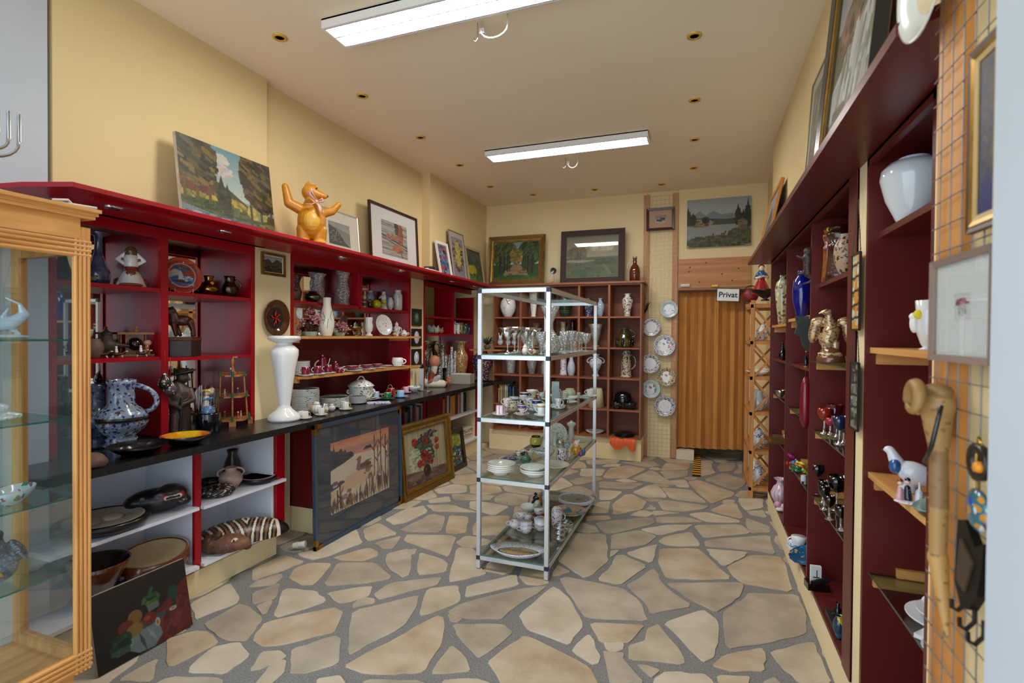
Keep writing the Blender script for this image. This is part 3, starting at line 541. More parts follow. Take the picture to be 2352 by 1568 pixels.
SC.view_settings.view_transform = 'Standard'; SC.view_settings.look = 'None'; SC.view_settings.gamma = 1
SC.view_settings.use_curve_mapping = False; SC.view_settings.exposure = .38

TZ = 2.10
tb = T('top_board', 'long red board with downlights running over the left shelf units', 'shelf board', (0, 0, 0))
b = MB(); b.prism([(-3.2, 1.22), (-2.66, 1.30), (-2.45, 1.37), (-2.45, 6.32), (-3.2, 6.32)][::1], TZ, TZ + .02, RED, 'xy')
b.build('board', tb)
MB().box(-2.56, -2.535, 1.5, 6.3, TZ - .018, TZ, RED).build('rail', tb)
struct(MB().box(-3.2, -2.84, 6.32, 6.6, 2.0, TZ + .02, CREAMB).build('trim_4'))
for i, y in enumerate((1.66, 2.27, 3.33, 4.18, 5.22, 5.82)):
    s = spot(-2.66, y, TZ, ['', ''][0] + 'chrome downlight under the red top board, %s from the viewer' % ['nearest', 'second', 'third', 'fourth', 'fifth', 'farthest'][i], None, CHROME, .038)
for (x, y), lb in (((-2.6, 1.72), 'small black transformer with thin wires on the red top board near the white wall'), ((-2.62, 3.42), 'small chrome clip lamp fitting on the red top board below the coast print')):
    t = T('lamp_transformer', lb, 'transformer', (x, y, TZ + .02)); MB().box(-.02, .02, -.03, .03, 0, .022, M('17181c', .4)).build('case', t)
    MB().tube([(0, .03, .012), (0, .07, .025), (.01, .09, .004)], .0025, M('dddddd', .5), 6).tube([(0, -.03, .012), (0, -.06, .02), (.01, -.1, .004)], .0025, K1, 6).build('wire', t)
t = T('charger', 'black power adapter with white cable lying on the red top board before the ship print', 'adapter', (-2.55, 4.52, TZ + .02), .3)
MB().box(-.045, .045, -.05, .05, 0, .05, M('141418', .35)).build('case', t); MB().tube([(0, -.05, .03), (-.02, -.12, .02), (.03, -.16, .006), (.06, -.1, .006), (.1, .1, .006)], .005, M('e6e6e6', .5), 6).build('cable', t)
def upper(name, lb, y0, y1, divs, rows, mirror, zb=.893):
    t = T(name, lb, 'shelf unit', (-2.92, y0, zb)); O = lambda y: y - y0; Z = lambda z: z - zb; D = -.262
    for y in (y0, y1): 
        s = 1 if y == y0 else -1
        MB().box(D, 0, O(y), O(y + s * .02), 0, Z(TZ), RED).box(-.02, .002, O(y), O(y + s * .034), 0, Z(TZ), RED).build('side_panel', t)
    for y, z0, z1 in divs: MB().box(D, 0, O(y - .012), O(y + .012), Z(z0), Z(z1), RED).box(-.02, .002, O(y - .022), O(y + .022), Z(z0), Z(z1), RED).build('divider', t)
    for ya, yb, z in rows: MB().box(D, -.004, O(ya), O(yb), Z(z - .022), Z(z), RED).build('shelf', t)
    MB().box(D, 0, O(y0), O(y1), Z(TZ - .012), Z(TZ), REDD).box(-.02, .001, O(y0), O(y1), Z(TZ - .06), Z(TZ), RED).build('top_panel', t)
    z0, z1 = mirror
    MB().box(D - .006, D, O(y0), O(y1), Z(z0), Z(z1), MIRROR).build('mirror_back', t)
    if z0 > zb + .01: MB().box(D - .006, D, O(y0), O(y1), 0, Z(z0), REDD).build('back_panel', t)
    return t
upper('shelf_unit', 'red shelf unit with mirrored back nearest the viewer on the left wall', 1.53, 2.735, [(2.095, .893, TZ)],
      [(1.55, 2.085, 1.752), (2.105, 2.72, 1.74), (1.55, 2.085, 1.36), (2.105, 2.72, 1.352)], (.893, TZ))
upper('shelf_unit', 'red shelf unit between the two cream pillars, holding crystal vases and plates', 3.065, 4.775, [(3.92, 1.745, TZ)],
      [(3.085, 3.91, 1.752), (3.93, 4.755, 1.745)], (1.48, TZ))
upper('shelf_unit', 'red shelf unit in the far left corner beyond the second cream pillar', 5.045, 6.40, [(5.78, 1.50, TZ)],
      [(5.065, 5.77, 1.71), (5.79, 6.38, 1.71), (5.065, 6.38, 1.505)], (.893, 1.49))
MB().box(-3.17, -2.93, 5.07, 6.38, 1.51, 2.08, REDD)
for z, lb in ((1.478, 'upper pine shelf board across the middle red unit'), (1.17, 'lower pine shelf board across the middle red unit')):
    t = T('pine_shelf', lb, 'shelf board', (-3.18, 3.09, z)); MB().box(0, .31, 0, 1.665, -.02, 0, M('dca35e', .5, wood=('y', 18, 'b87a40'))).prism([(.31, 0), (.36, .06), (.36, 1.73), (.31, 1.73)], -.02, 0, PINEY, 'xy').build('board', t)
    MB().box(.03, .30, 0, .03, -.05, -.02, PINE).build('bracket', t); MB().box(.03, .26, 1.635, 1.665, -.05, -.02, PINE).build('bracket', t)
t = T('pine_ledge', 'short pine batten across the back of the far left corner unit', 'batten', (-3.16, 5.9, 1.17)); MB().box(0, .03, 0, .48, -.03, .0, PINEY).build('batten', t)
ct = T('worktop', 'long black speckled worktop running along the left wall', 'worktop', (-3.18, 1.3, .85))
MB().prism([(.31, 0), (.655, 0), (.66, .1), (.655, 4.9), (.27, 4.9), (.262, 4.9), (0, 4.9), (0, 3.755), (.262, 3.755), (.262, 3.47), (0, 3.47), (0, 1.77), (.262, 1.77), (.262, 1.43), (0, 1.43), (0, .235), (.31, .235)], 0, .04, BLACK, 'xy').build('slab', ct)
t = tag(MB().box(-2.80, -2.25, 6.13, 6.24, .87, .905, BLACK).build('worktop_end', None), 'narrow black worktop end jutting out beside the brown shelf', 'worktop')
t = T('low_cabinet', 'low open cabinet with white shelves and red uprights under the near worktop', 'cabinet', (-2.69, .8, 0)); D = -.42
b = MB().box(D, -.004, 0, 1.906, 0, .135, CREAMB).box(D - .01, D, 0, 1.906, .13, .85, WLAM)
b.box(D, -.02, 0, .02, .135, .85, WLAM).build('plinth', t)
for y in (.02, 1.325): 
    MB().box(D, -.02, y - .012, y + .012, .135, .85, WLAM).box(-.02, 0, y - .02, y + .02, .15, .85, RED).build('divider', t)
MB().box(D, -.02, 1.875, 1.895, .135, .85, WLAM).box(-.02, 0, 1.905, 1.975, .18, .85, RED).build('side_panel', t)
MB().box(-.02, 0, 0, 1.975, .825, .85, RED).box(-.02, 0, 0, 1.3, .135, .16, RED).build('top_rail', t)
for y0, y1, z in ((.03, 1.31, .51), (.03, 1.31, .175), (1.34, 1.96, .505), (1.34, 1.96, .175)):
    MB().box(D, .03, y0, y1, z - .018, z, WLAM).build('shelf', t)
t = T('power_plug', 'white cable connector lying on the floor at the end of the near cabinet', 'plug', (-2.63, 2.80, .03), (0, 0, .2))
MB().cyl((0, 0, 0), (.03, .0, .01), .02, M('dcd8c8', .5)).cyl((.03, 0, .01), (.08, .01, .015), .015, M('dcd8c8', .5), .022).build('connector', t)
MB().tube([(.0, 0, 0), (-.03, -.02, -.02), (.02, -.05, -.025), (.08, .0, -.02)], .003, M('888888', .5), 6).build('cable', t)
t = T('low_cabinet', 'low red cabinet with open book shelves under the middle worktop', 'cabinet', (-2.69, 3.08, 0)); D = -.42
for y, q in ((0, .02), (1.20, 1.22), (1.66, 1.69)): MB().box(D, 0, y, q, .185, .85, REDD).build('side_panel', t)
MB().box(D - .01, D, 0, 1.69, .15, .85, REDD).build('back_panel', t); MB().box(D - .12, -.03, 0, 1.69, 0, .185, CREAMB).build('plinth', t)
MB().box(D, 0, .02, 1.67, .50, .52, REDD).box(-.02, 0, 0, 1.69, .83, .85, RED).box(-.02, 0, 1.6, 1.62, .5, .85, RED).build('shelf', t)
MB().box(-.03, 0, 1.69, 1.975, .17, .85, REDD).box(D, 0, 1.69, 1.975, 0, .17, CREAMB).build('front_panel', t)
t = T('low_cabinet', 'low cabinet with white shelves of books in the far left corner', 'cabinet', (-2.69, 5.06, 0))
MB().box(-.02, 0, 0, .03, .17, .85, RED).box(-.02, 0, .94, .99, .15, .85, RED).build('upright', t); 
for y in (0, .94): MB().box(D, -.02, y, y + .02, .15, .85, CREAMB).build('side_panel', t)
MB().box(D - .01, D, 0, .96, .15, .85, CREAMB).build('back_panel', t); MB().box(D, 0, 0, .96, 0, .17, CREAMB).box(D,.0,.96,1.3,0,.04,CREAMB).build('plinth', t)
for z in (.545, .20): MB().box(D, .03, .02, .98, z - .02, z, WLAM).build('shelf', t)
t = T('cube_shelf', 'brown wooden cube shelf of five columns and five rows on the back wall', 'shelf unit', (-2.55, 6.22, .265)); W_ = 1.875; D = .29
cx = [0, .37, .745, 1.13, 1.50, 1.875]; rz = [0, .345, .725, 1.093, 1.468, 1.865]
MB().box(0, W_, D, D + .01, 0, 1.865, M('8a5038', .6, wood=('x', 10, '7c4630'))).build('back_panel', t)
for i, x in enumerate(cx): 
    w = .018 if i in (0, 5) else .026
    MB().box(x - w / 2, x + w / 2, 0, D, 0, 1.865, BROWN).build('upright', t)
for j, z in enumerate(rz):
    for i in range(5): MB().box(cx[i] + .012, cx[i + 1] - .012, .004, D, z - (.02 if j else 0), z + (0 if j else .02), BROWNX).build('shelf', t)
MB().box(-.02, W_ + .04, -.02, .36, 1.865, 1.888, BROWNX).build('top', t)
rk = T('display_rack', 'freestanding aluminium display rack with glass shelves in the middle of the shop', 'display rack', (-1.34, 3.0, 0)); RW, RD, P_ = .478, 1.50, .025
LV = (.06, .56, .945, 1.345, 1.765); PLUG = M('23283c', .5); ALUD = M('8a7a66', .4, .6)
for x in (0, RW - P_):
    for y in (0, RD - P_):
        MB().box(x, x + P_, y, y + P_, .006, 1.79, ALU).build('post', rk)
for z in LV:
    b = MB()
    for y in (0, RD - P_): b.box(P_, RW - P_, y, y + P_, z, z + P_, ALU)
    for x in (0, RW - P_): b.box(x, x + P_, P_, RD - P_, z, z + P_, ALU)
    b.build('rail', rk)
    b = MB()
    for x in (-.0008, RW - P_ - .0008):
        for y in (-.0008, RD - P_ - .0008): b.box(x, x + P_ + .0016, y, y + P_ + .0016, z - .001, z + P_ + .001, PLUG)
    b.build('joint', rk)
    zz = z + P_ + .0005
    b = MB().box(.008, RW - .008, .008, RD - .008, zz, zz + .005, GL('eef6f2', .05, .3)); b.build('glass_shelf', rk)
    MB().box(.006, RW - .006, .006, .008, zz, zz + .005, GEDGE).box(RW - .008, RW - .006, .006, RD - .006, zz, zz + .005, GEDGE).build('shelf_edge', rk)
for x in (0, RW - P_):
    for y in (0, RD - P_): MB().lathe([(.012, 0), (.012, .006)], CHROME, 12, (x + .0125, y + .0125, 0)).build('foot', rk)
CX, CZ = .386, 2.15
t = T('top_board', 'long maroon board overhanging the right shelf units', 'shelf board', (0, 0, 0))
MB().prism([(.598, 1.276), (.45, 1.276), (CX, 1.335), (CX, 5.12), (.598, 5.12)], CZ, CZ + .028, MAR, 'xy').build('board', t)
def runit(lb, y0, y1, divs, z0, wide):
    t = T('shelf_unit', lb, 'shelf unit', (.56, y0, z0)); O = lambda y: y - y0; Dp = .30; Zt = CZ - z0
    MB().box(Dp, Dp + .01, 0, y1 - y0, 0, Zt, MAR).build('back_panel', t)
    for y, s in ((y0, 1), (y1, -1)): MB().box(.0, Dp, O(y), O(y + s * .022), 0, Zt, MAR).build('side_panel', t)
    if wide: MB().box(-.004, .02, 0, .115, 0, Zt, MAR).build('upright', t)
    for y in divs: MB().box(0, Dp, O(y - .012), O(y + .012), 0, Zt, MAR).build('divider', t)
    MB().box(0, Dp, 0, y1 - y0, 0, .02, MAR).build('bottom_board', t)
    MB().box(.0, .02, 0, y1 - y0, Zt - .03, Zt, MAR).box(0, Dp, 0, y1 - y0, Zt - .01, Zt, MAR).build('top_panel', t)
    return t
u1 = runit('maroon shelf unit with three tall bays on the right wall', 2.325, 4.965, [3.22, 4.075], .155, True)
u2 = runit('maroon shelf unit nearest the viewer on the right wall', 1.62, 2.21, [], .0, False)
def rsh(par, z0, kind, ya, yb, z):
    Y0 = par.location.y; zz = z - z0; ya -= Y0; yb -= Y0
    if kind == 'w': MB().box(.035, .30, ya, yb, zz - .022, zz, MAR).build('shelf', par)
    if kind == 'p': MB().box(.012, .30, ya, yb, zz - .02, zz, PINEY).box(.03, .29, ya, ya + .02, zz - .06, zz - .02, PINE).box(.03, .29, yb - .02, yb, zz - .06, zz - .02, PINE).build('pine_shelf', par)
    if kind == 'g':
        MB().box(.02, .295, ya + .002, yb - .002, zz - .006, zz, GL('dfeee8', .05, .3)).build('glass_shelf', par); MB().box(.018, .02, ya + .002, yb - .002, zz - .006, zz, M('3a4a46', .2)).build('shelf_edge', par)
        MB().box(.03, .26, yb - .02, yb - .002, zz - .045, zz - .007, PINE).box(.10, .28, yb - .02, yb - .002, zz, zz + .03, PINE).build('bracket', par)
for a in (('w', 2.345, 3.208, 1.79), ('g', 2.345, 3.208, 1.37), ('g', 2.345, 3.208, .995), ('g', 2.345, 3.208, .635),
          ('p', 3.232, 4.063, 1.625), ('w', 3.232, 4.063, 1.32), ('g', 3.232, 4.063, 1.01), ('g', 3.232, 4.063, .62),
          ('p', 4.087, 4.943, 1.60), ('w', 4.087, 4.943, 1.32), ('g', 4.087, 4.943, 1.02), ('g', 4.087, 4.943, .67)): rsh(u1, .155, *a)
for a in (('w', 1.642, 2.188, 1.88), ('p', 1.642, 2.188, 1.465), ('p', 1.642, 2.188, 1.015), ('g', 1.642, 2.188, .65)): rsh(u2, 0, *a)
t = T('pine_rack', 'tall pine rack with crossed braces beside the folding door', 'rack', (.43, 5.24, 0)); PX1 = .28; PY1 = .62; ZT = 1.84
PR = M('c98a48', .5, wood=('z', 24, 'a86c32'))
for x in (0, PX1):
    for y in (0, PY1): MB().box(x, x + .035, y, y + .045, 0, ZT, PR).build('post', t)
lv = [.10, .44, .80, 1.13, 1.46, 1.80]
for i, z in enumerate(lv):
    b = MB().box(.0, PX1 + .03, .01, .03, z - .03, z, PR).box(0, .02, .0, PY1 + .03, z - .03, z, PR).box(PX1, PX1 + .02, .0, PY1 + .03, z - .03, z, PR).box(.0, PX1 + .03, PY1, PY1 + .02, z - .03, z, PR)
    for k in range(6): b.box(.02, PX1, .04 + k * .1, .11 + k * .1, z - .006, z + .008, PR)
    b.build('shelf', t)
for i in range(5):
    z0, z1 = lv[i], lv[i + 1] - .03
    for yy in (.02, PY1 + .02):
        MB().bar((.03, yy, z0), (PX1, yy, z1), .012, .02, PR).build('brace', t); MB().bar((PX1, yy + .012, z0), (.03, yy + .012, z1), .012, .02, PR).build('brace', t)
VX, VY = -2.09, 1.225
VW = M('d99c58', .45, wood=('z', 30, 'b97a3a')); VWy = M('d99c58', .45, wood=('y', 30, 'b97a3a'))
t = T('glass_cabinet', 'pine glass vitrine with fluted frame at the left edge of the view', 'display cabinet', (-2.09, 1.225, 0)); VD = .42; VL = .75
def flut(b, x, y0, y1, z0, z1, vert, n=4, w=.085):
    m = VW if vert else VWy
    for k in range(n):
        if vert: q = y1 - w * (k + .5) / n; b.box(x - .01, x, y1 - w * (k + 1) / n, y1 - w * k / n, z0, z1, m).cyl((x, q, z0), (x, q, z1), w / n * .42, m, n=8)
        else: q = z1 - w * (k + .5) / n; b.box(x - .01, x, y0, y1, z1 - w * (k + 1) / n, z1 - w * k / n, m).cyl((x, y0, q), (x, y1, q), w / n * .42, m, n=8)
b = MB(); flut(b, 0, 0, 0, .27, 1.83, True, w=.054); flut(b, 0, -VL, 0, 0, 1.83, False, w=.064); flut(b, 0, -VL, 0, 0, .345, False, w=.07)
b.build('front_frame', t)
b = MB().box(-VD, -VD + .045, -.03, .0, .27, 1.83, VW).box(-VD, 0, -.03, 0, 1.78, 1.83, VW).box(-VD, 0, -.03, 0, .27, .33, VW)
b2 = MB()
for k in range(3): b2.cyl((-VD + .012 + k * .012, -.002, .3), (-VD + .012 + k * .012, -.002, 1.8), .005, VW, n=8)
b.v, b.f, b.mi, b.sm = [], [], [], []; b.box(-VD, -VD + .045, -.03, .0, .27, 1.83, VW).box(-VD + .045, -.02, -.03, 0, 1.78, 1.83, VW).box(-VD + .045, -.02, -.03, 0, .27, .33, VW); b.build('side_frame', t); b2.build('moulding', t)
MB().box(-VD, -.005, -VL, -.03, .27, .29, VWy).box(-VD - .01, .0, -VL, .0, 1.83, 1.875, VW).build('base_panel', t)
b = MB().box(-VD, .005, -VL, -.035, 1.83, 1.905, VWy)
for k in range(3): b.box(-VD - .01, .02 + k * .008, -VL, .005 + k * .006, 1.905 + k * .012, 1.917 + k * .012, VWy)
b.build('cornice', t)
MB().box(-VD, -.03, -VL, -.04, 0, .27, VWy).build('base', t)
MB().box(-VD - .006, -VD, -VL, -.0, .28, 1.83, M('ccd0d2', .5)).build('back_panel', t)
MB().quad((-.006, -VL, .33), (-.006, -.05, .33), (-.006, -.05, 1.77), (-.006, -VL, 1.77), GL('e8f2f4', .09, .5)).build('glass_door', t)
MB().quad((-VD + .04, -.015, .33), (-.02, -.015, .33), (-.02, -.015, 1.78), (-VD + .04, -.015, 1.78), GL('d8dce2', .06, .3)).build('side_glass', t)
for z in (1.472, 1.19, .905, .64): MB().box(-VD + .003, -.03, -VL, -.035, z - .006, z, GL('dcf0ea', .05, .3)).box(-.03, -.0285, -VL, -.035, z - .006, z, GEDGE).build('glass_shelf', t)
t = T('mesh_batten', 'wide pine batten with wire grid at the right foreground', 'batten', (.442, 1.163, 0)); MB().box(0, .0165, 0, .108, 0, 3.2, M('d9964e', .5, wood=('z', 20, 'bb7432'))).build('board', t)
b = MB(); WR = M('8d8f92', .4, .8)
for y in (.984, 1.025, 1.066, 1.107, 1.148, 1.193, 1.238): b.cyl((.436, y, 0), (.436, y, 3.2), .0012, WR, n=6)
for i in range(64): z = .05 + i * .049; b.cyl((.4335, .965, z), (.4335, 1.266, z), .0012, WR, n=6)
tag(b.build('wire_grid'), 'thin steel wire grid hanging in the right foreground', 'wire grid')

def face(p, off=0.): return atan2(-p[0], p[1]) + off
def prof(pts, h, w, th=.06, depth=.55, open_=True):
    o = [(r * w / 2, z * h) for r, z in pts]
    if open_:
        r, z = o[-1]; t = min(max(.0015, w * th * .5), r * .4)
        o.append((r - t * .4, z + t * .2)); o.append((r - t, z)); zc = z - h * depth; inner = []
        for rr, zz in reversed(o[:-2]):
            if zz < zc: break
            if zz < z - .001: inner.append((max(.001, rr - t), zz))
        o += inner; o.append((max(.0, (inner[-1][0] if inner else r - t) * .7), zc)); o.append((0, zc))
    return o
PF = dict(
    baluster=[(.55, 0), (.6, .03), (.5, .08), (.62, .25), (.9, .5), (1, .66), (.9, .78), (.5, .87), (.42, .92), (.5, .97), (.58, 1)],
    meiping=[(.5, 0), (.55, .03), (.75, .3), (.97, .6), (1, .72), (.85, .85), (.45, .92), (.4, .95), (.48, 1)],
    round=[(.45, 0), (.5, .03), (.85, .25), (1, .5), (.9, .75), (.6, .9), (.52, .94), (.6, 1)],
    bottle=[(.6, 0), (.7, .03), (.95, .2), (1, .33), (.85, .5), (.4, .68), (.28, .78), (.26, .92), (.4, 1)],
    tall=[(.62, 0), (.68, .02), (.92, .2), (1, .35), (.93, .5), (.7, .68), (.5, .8), (.46, .9), (.5, 1)],
    cyl=[(.95, 0), (1, .02), (1, .97), (.97, 1)], taper=[(.7, 0), (.74, .02), (1, 1)],
    cup=[(.45, 0), (.5, .04), (.62, .1), (.85, .4), (.95, .7), (1, 1)], bowl=[(.4, 0), (.42, .08), (.7, .3), (.92, .65), (1, 1)],
    mug=[(.9, 0), (.96, .03), (1, .1), (1, 1)], urn=[(.5, 0), (.55, .04), (.28, .14), (.4, .24), (.9, .5), (1, .62), (.8, .74), (.42, .82), (.4, .9), (.62, 1)],
    crystal=[(.72, 0), (.75, .03), (.66, .15), (.8, .3), (.82, .42), (.62, .6), (.55, .72), (.7, .88), (1, 1)],
    flare=[(.5, 0), (.52, .04), (.55, .3), (.7, .6), (1, 1)], jug=[(.62, 0), (.66, .03), (.9, .2), (1, .38), (.85, .55), (.6, .7), (.58, .85), (.7, 1)],
    stein=[(1, 0), (1, .05), (.9, .08), (.9, .14), (.84, .18), (.8, .8), (.84, .83), (.76, .88), (.76, .97), (.78, 1)],
    pot=[(.6, 0), (.65, .04), (.95, .35), (1, .55), (.9, .8), (.7, .92), (.72, 1)], dish=[(.55, 0), (.58, .15), (.8, .6), (1, 1)])
def VS(name, lb, cat, O, pf, mat, open_=True, hd=None, grp=None, rot=None, n=26, flute=0, th=.06, hm=None, sx=1, parts=None, hr=None, dep=.55, sub='body', tilt=None):
    """turned vessel; hd=[(angle,ztop,zbot,reach)]"""
    x, y, z, h, w = O; th_ = face(O) if rot is None else rot
    r = T(name, lb, cat, (x, y, z), th_ if tilt is None else (tilt[0], tilt[1], th_), grp)
    P_ = PF[pf] if isinstance(pf, str) else pf
    MB().lathe(prof(P_, h, w, th, dep, open_), mat, n, sx=sx, flute=flute).build(sub, r)
    if dep == .8 and open_ and mat is not WP and cat == 'cup':
        f_ = prof(P_, h, w, th, dep, True)[len(P_) + 1:]; MB().lathe([(max(0, a - .0007), b + .0005) for a, b in f_], WP, n, sx=sx).build('glazed_inside', r)
    for a, zt, zb, re in (hd or []):
        def rad(zz):
            for i in range(len(P_) - 1):
                if P_[i][1] <= zz <= P_[i + 1][1]:
                    t = (zz - P_[i][1]) / max(1e-6, P_[i + 1][1] - P_[i][1]); return (P_[i][0] + (P_[i + 1][0] - P_[i][0]) * t) * w / 2
            return w / 2
        c, s = cos(radians(a)), sin(radians(a)); pts = []
        r0, r1 = rad(zt) * .96 * (sx if abs(c) > .5 else 1), rad(zb) * .96 * (sx if abs(c) > .5 else 1)
        for k in range(11):
            t = k / 10; b_ = sin(pi * t) ** .8; rr = r0 + (r1 - r0) * t + re * w * b_; zz = (zt + (zb - zt) * t) * h + .04 * h * sin(2 * pi * t) * .5
            pts.append((rr * c, rr * s, zz))
        MB().tube(pts, hr or max(.0022, w * .045), hm or mat, 8).build('handle', r)
    for q in (parts or []): q(r, h, w)
    return r
def lid(mat, zt=1., w_=.7, hh=.25, knob=None):
    def f(r, h, w):
        R = w * w_ / 2; o = MB().lathe([(R, zt * h), (R * .98, zt * h + .1 * hh * h), (R * .7, zt * h + hh * h * .55), (R * .2, zt * h + hh * h * .75), (0, zt * h + hh * h * .78)], mat, 20).build('lid', r)
        MB().ell((0, 0, zt * h + hh * h * .9), R * .18 + .002, knob or mat, 10).build('knob', o)
    return f
def spout(mat, a=180, z0=.35, z1=.95, re=.45, r_=.09):
    def f(r, h, w):
        c, s = cos(radians(a)), sin(radians(a)); k = w * .42
        MB().tube([(c * k, s * k, z0 * h), (c * (k + re * w * .5), s * (k + re * w * .5), (z0 + .1) * h), (c * (k + re * w * .75), s * (k + re * w * .75), (z0 + z1) / 2 * h), (c * (k + re * w), s * (k + re * w), z1 * h)], [w * r_, w * r_ * .8, w * r_ * .6, w * r_ * .55], mat, 10).build('spout', r)
    return f
def plate_prof(w, h, rim=.003): 
    R = w / 2; return [(R * .5, 0), (R * .55, .001), (R * .62, h * .35), (R, h), (R, h + rim), (R * .97, h + rim), (R * .64, h * .35 + rim), (R * .3, rim + .002), (0, rim + .002)]
def plate(name, lb, loc, w, h, mat, cat='plate', grp=None, rot=0, scal=0, centre=None, n=32, sx=1, rt=.003):
    r = T(name, lb, cat, loc, rot, grp); MB().lathe(plate_prof(w, h, rt), mat, n, flute=scal, sx=sx).build('body', r)
    if centre: MB().lathe([(0, h * .12 + .0062), (w * centre[0] / 2, h * .12 + .0062)], centre[1], 24).build('painted_centre', r)
    return r
ORD = ['topmost', 'second from the top', 'third from the top', 'fourth from the top', 'fifth from the top', 'sixth from the top', 'seventh from the top', 'eighth from the top', 'ninth from the top', 'tenth from the top', 'eleventh from the top', 'twelfth from the top', 'thirteenth from the top', 'fourteenth from the top', 'fifteenth from the top', 'sixteenth from the top', 'seventeenth from the top', 'eighteenth from the top', 'nineteenth from the top', 'twentieth from the top']
def stack(n, name, lb, loc, w, h, dz, mat, grp, rim=None, cat='plate', scal=0):
    p0 = None
    for i in range(n):
        l = (loc[0] + random.uniform(-.002, .002), loc[1] + random.uniform(-.002, .002), loc[2] + i * dz); lab = lb % ORD[n - 1 - i] if n > 1 else lb
        if p0 is None:
            p0 = plate(name, lab, l, w, h, mat, cat, grp, 0, scal, rt=dz * .66)
            if rim: MB().lathe([(w / 2 * 1.001, h + dz * .5), (w / 2 * 1.003, h + dz * .62), (w / 2 * .99, h + dz * .66 + .0003)], rim, 32, flute=scal).build('rim', p0)
        else: dup(p0, l, random.random(), lab, grp)
def cup(lb, O, mat, pf='cup', a=0, hm=None, sauc=None, slb=None, sw=1.75, sm=None, grp=None, name='cup', inner=None, hd=None):
    x, y, z, h, w = O; zs = 0
    if sauc is not False:
        zs = .007; plate('saucer', slb or lb.replace(' cup', ' saucer', 1) + ', under its cup', (x, y, z), w * sw, .010, sm or mat, 'saucer', None, 0, n=26)
    return VS(name, lb, 'cup', (x, y, z + zs, h, w), pf, mat, hd=hd or [(a, .85, .25, .28)], hm=hm, grp=grp, dep=.8, hr=w * .05)
def ring_stand(mat=None):
    def f(r, h, w): MB().tube([(-w * .25, .02, .001), (-w * .22, -.025, .004), (-w * .22, -.028, .03)], .0018, mat or CHROME, 6).tube([(w * .25, .02, .001), (w * .22, -.025, .004), (w * .22, -.028, .03)], .0018, mat or CHROME, 6).tube([(-w * .22, 0, .002), (w * .22, 0, .002)], .0018, mat or CHROME, 6).build('wire_stand', r)
    return f
def wall_plate(name, lb, c, w, mat, art=None, d=.018, tilt=0, rot=0, cat='plate', sx=1, hanger=True, scal=0, parts=None):
    """round plate seen face-on; local -y is the face"""
    r = T(name, lb, cat, c, (tilt, 0, rot)); b = MB(); b.T = Matrix.Rotation(pi / 2, 4, 'X')
    R = w / 2; b.lathe([(R * .5, 0), (R * .62, d * .4), (R, d), (R, d + .003), (R * .96, d + .003), (R * .64, d * .45), (R * .6, d * .3), (0, d * .28)], mat, 36, flute=scal, sx=sx).build('body', r)
    if art: 
        b = MB(); b.T = Matrix.Rotation(pi / 2, 4, 'X'); b.lathe([(0, d * .28 + .0012), (R * .6, d * .3 + .0012)], art, 28, sx=sx).build('painted_centre', r)
    if hanger: MB().tube([(-R * .1, -.004, R * .95), (0, -.004, R * 1.12), (R * .1, -.004, R * .95)], .0015, CHROME, 6).build('hanger', r)
    for q in (parts or []): q(r, d, w)
    return r
def fig(name, lb, cat, O, shapes, mat=None, rot=None, vox=None, speck=None, grp=None, sm=3):
    """sculpted figure; shapes given in units of its own height"""
    x, y, z, h, w = O; r = T(name, lb, cat, (x, y, z), face(O) if rot is None else rot, grp); S = []
    for s in shapes:
        if s[0] == 'e': S.append(('e', s[1] * h, tuple(q * h for q in s[2]), s[3], s[4]))
        else: S.append(('c', s[1] * h, s[2] * h, s[3] * h, s[4] * h, s[5]))
    blob('body', S, r, mat=mat or VC(.18, 0, .4), vox=vox, speck=speck, sm=sm, clamp=True); return r
def book(lb, loc, w, h, d, col, grp, rot=0., lean=0.):
    """spine faces local -y; width along x"""
    t = T('book', lb, 'book', loc, (0, lean, rot), grp)
    MB().box(-w / 2, w / 2, 0, .004, 0, h, M(col, .5)).box(-w / 2, -w / 2 + .002, 0, d, 0, h, M(col, .5)).box(w / 2 - .002, w / 2, 0, d, 0, h, M(col, .5)).build('cover', t)
    MB().box(-w / 2 + .002, w / 2 - .002, .004, d - .004, .003, h - .003, M('e6dfc8', .8)).build('pages', t)
    return t
BCOL = {'navy': '1c2c58', 'tan': 'b08a5a', 'brown': '6e4a34', 'cream': 'e4dcc4', 'white': 'e8e8e8', 'yellow': 'e0a81c', 'black': '1c1c20', 'grey': '8a8c92', 'teal': '1f5a52', 'blue': '2c5c9c', 'red': 'a82030', 'pink': 'd8909c', 'green': '2c5c3a', 'lilac': '9a86a8', 'ochre': 'c4a040', 'light blue': '7ca8cc', 'orange': 'd07030', 'lime': '9ab040', 'maroon': '6a1c2c'}
def books(cols, start, dirv, rot, where, grp, hs, d=.14, ws=None):
    x, y, z = start; used = {}
    for i, c in enumerate(cols):
        w = (ws[i] if ws else random.uniform(.018, .034)); h = hs[0] + (hs[1] - hs[0]) * random.random()
        lab = '%s book standing %s' % (c, where); used[c] = used.get(c, 0) + 1; k = cols.count(c)
        if k > 1: lab = '%s %s book from the left %s' % (['first', 'second', 'third', 'fourth', 'fifth', 'sixth'][used[c] - 1], c, where)
        book(lab, (x + dirv[0] * w / 2, y + dirv[1] * w / 2, z), w - .001, h, d, BCOL[c], grp, rot); x += dirv[0] * w; y += dirv[1] * w
BL = ['2c4a9c', '4a6ab8', '1c2c6c']
DEC = lambda cols, s=40, t=.3, c=.55, base='efefec', **k: M(base, .12, coat=.4, deco=(s, t, cols, c), **k)
FLOR = DEC(['b8506a', '5a7a4a', '4a62a0', 'd8a040'], 42); FLORP = DEC(['b85070', 'c87088', '6a8a5a'], 45); BLUW = DEC(BL, 60, .38, .62)
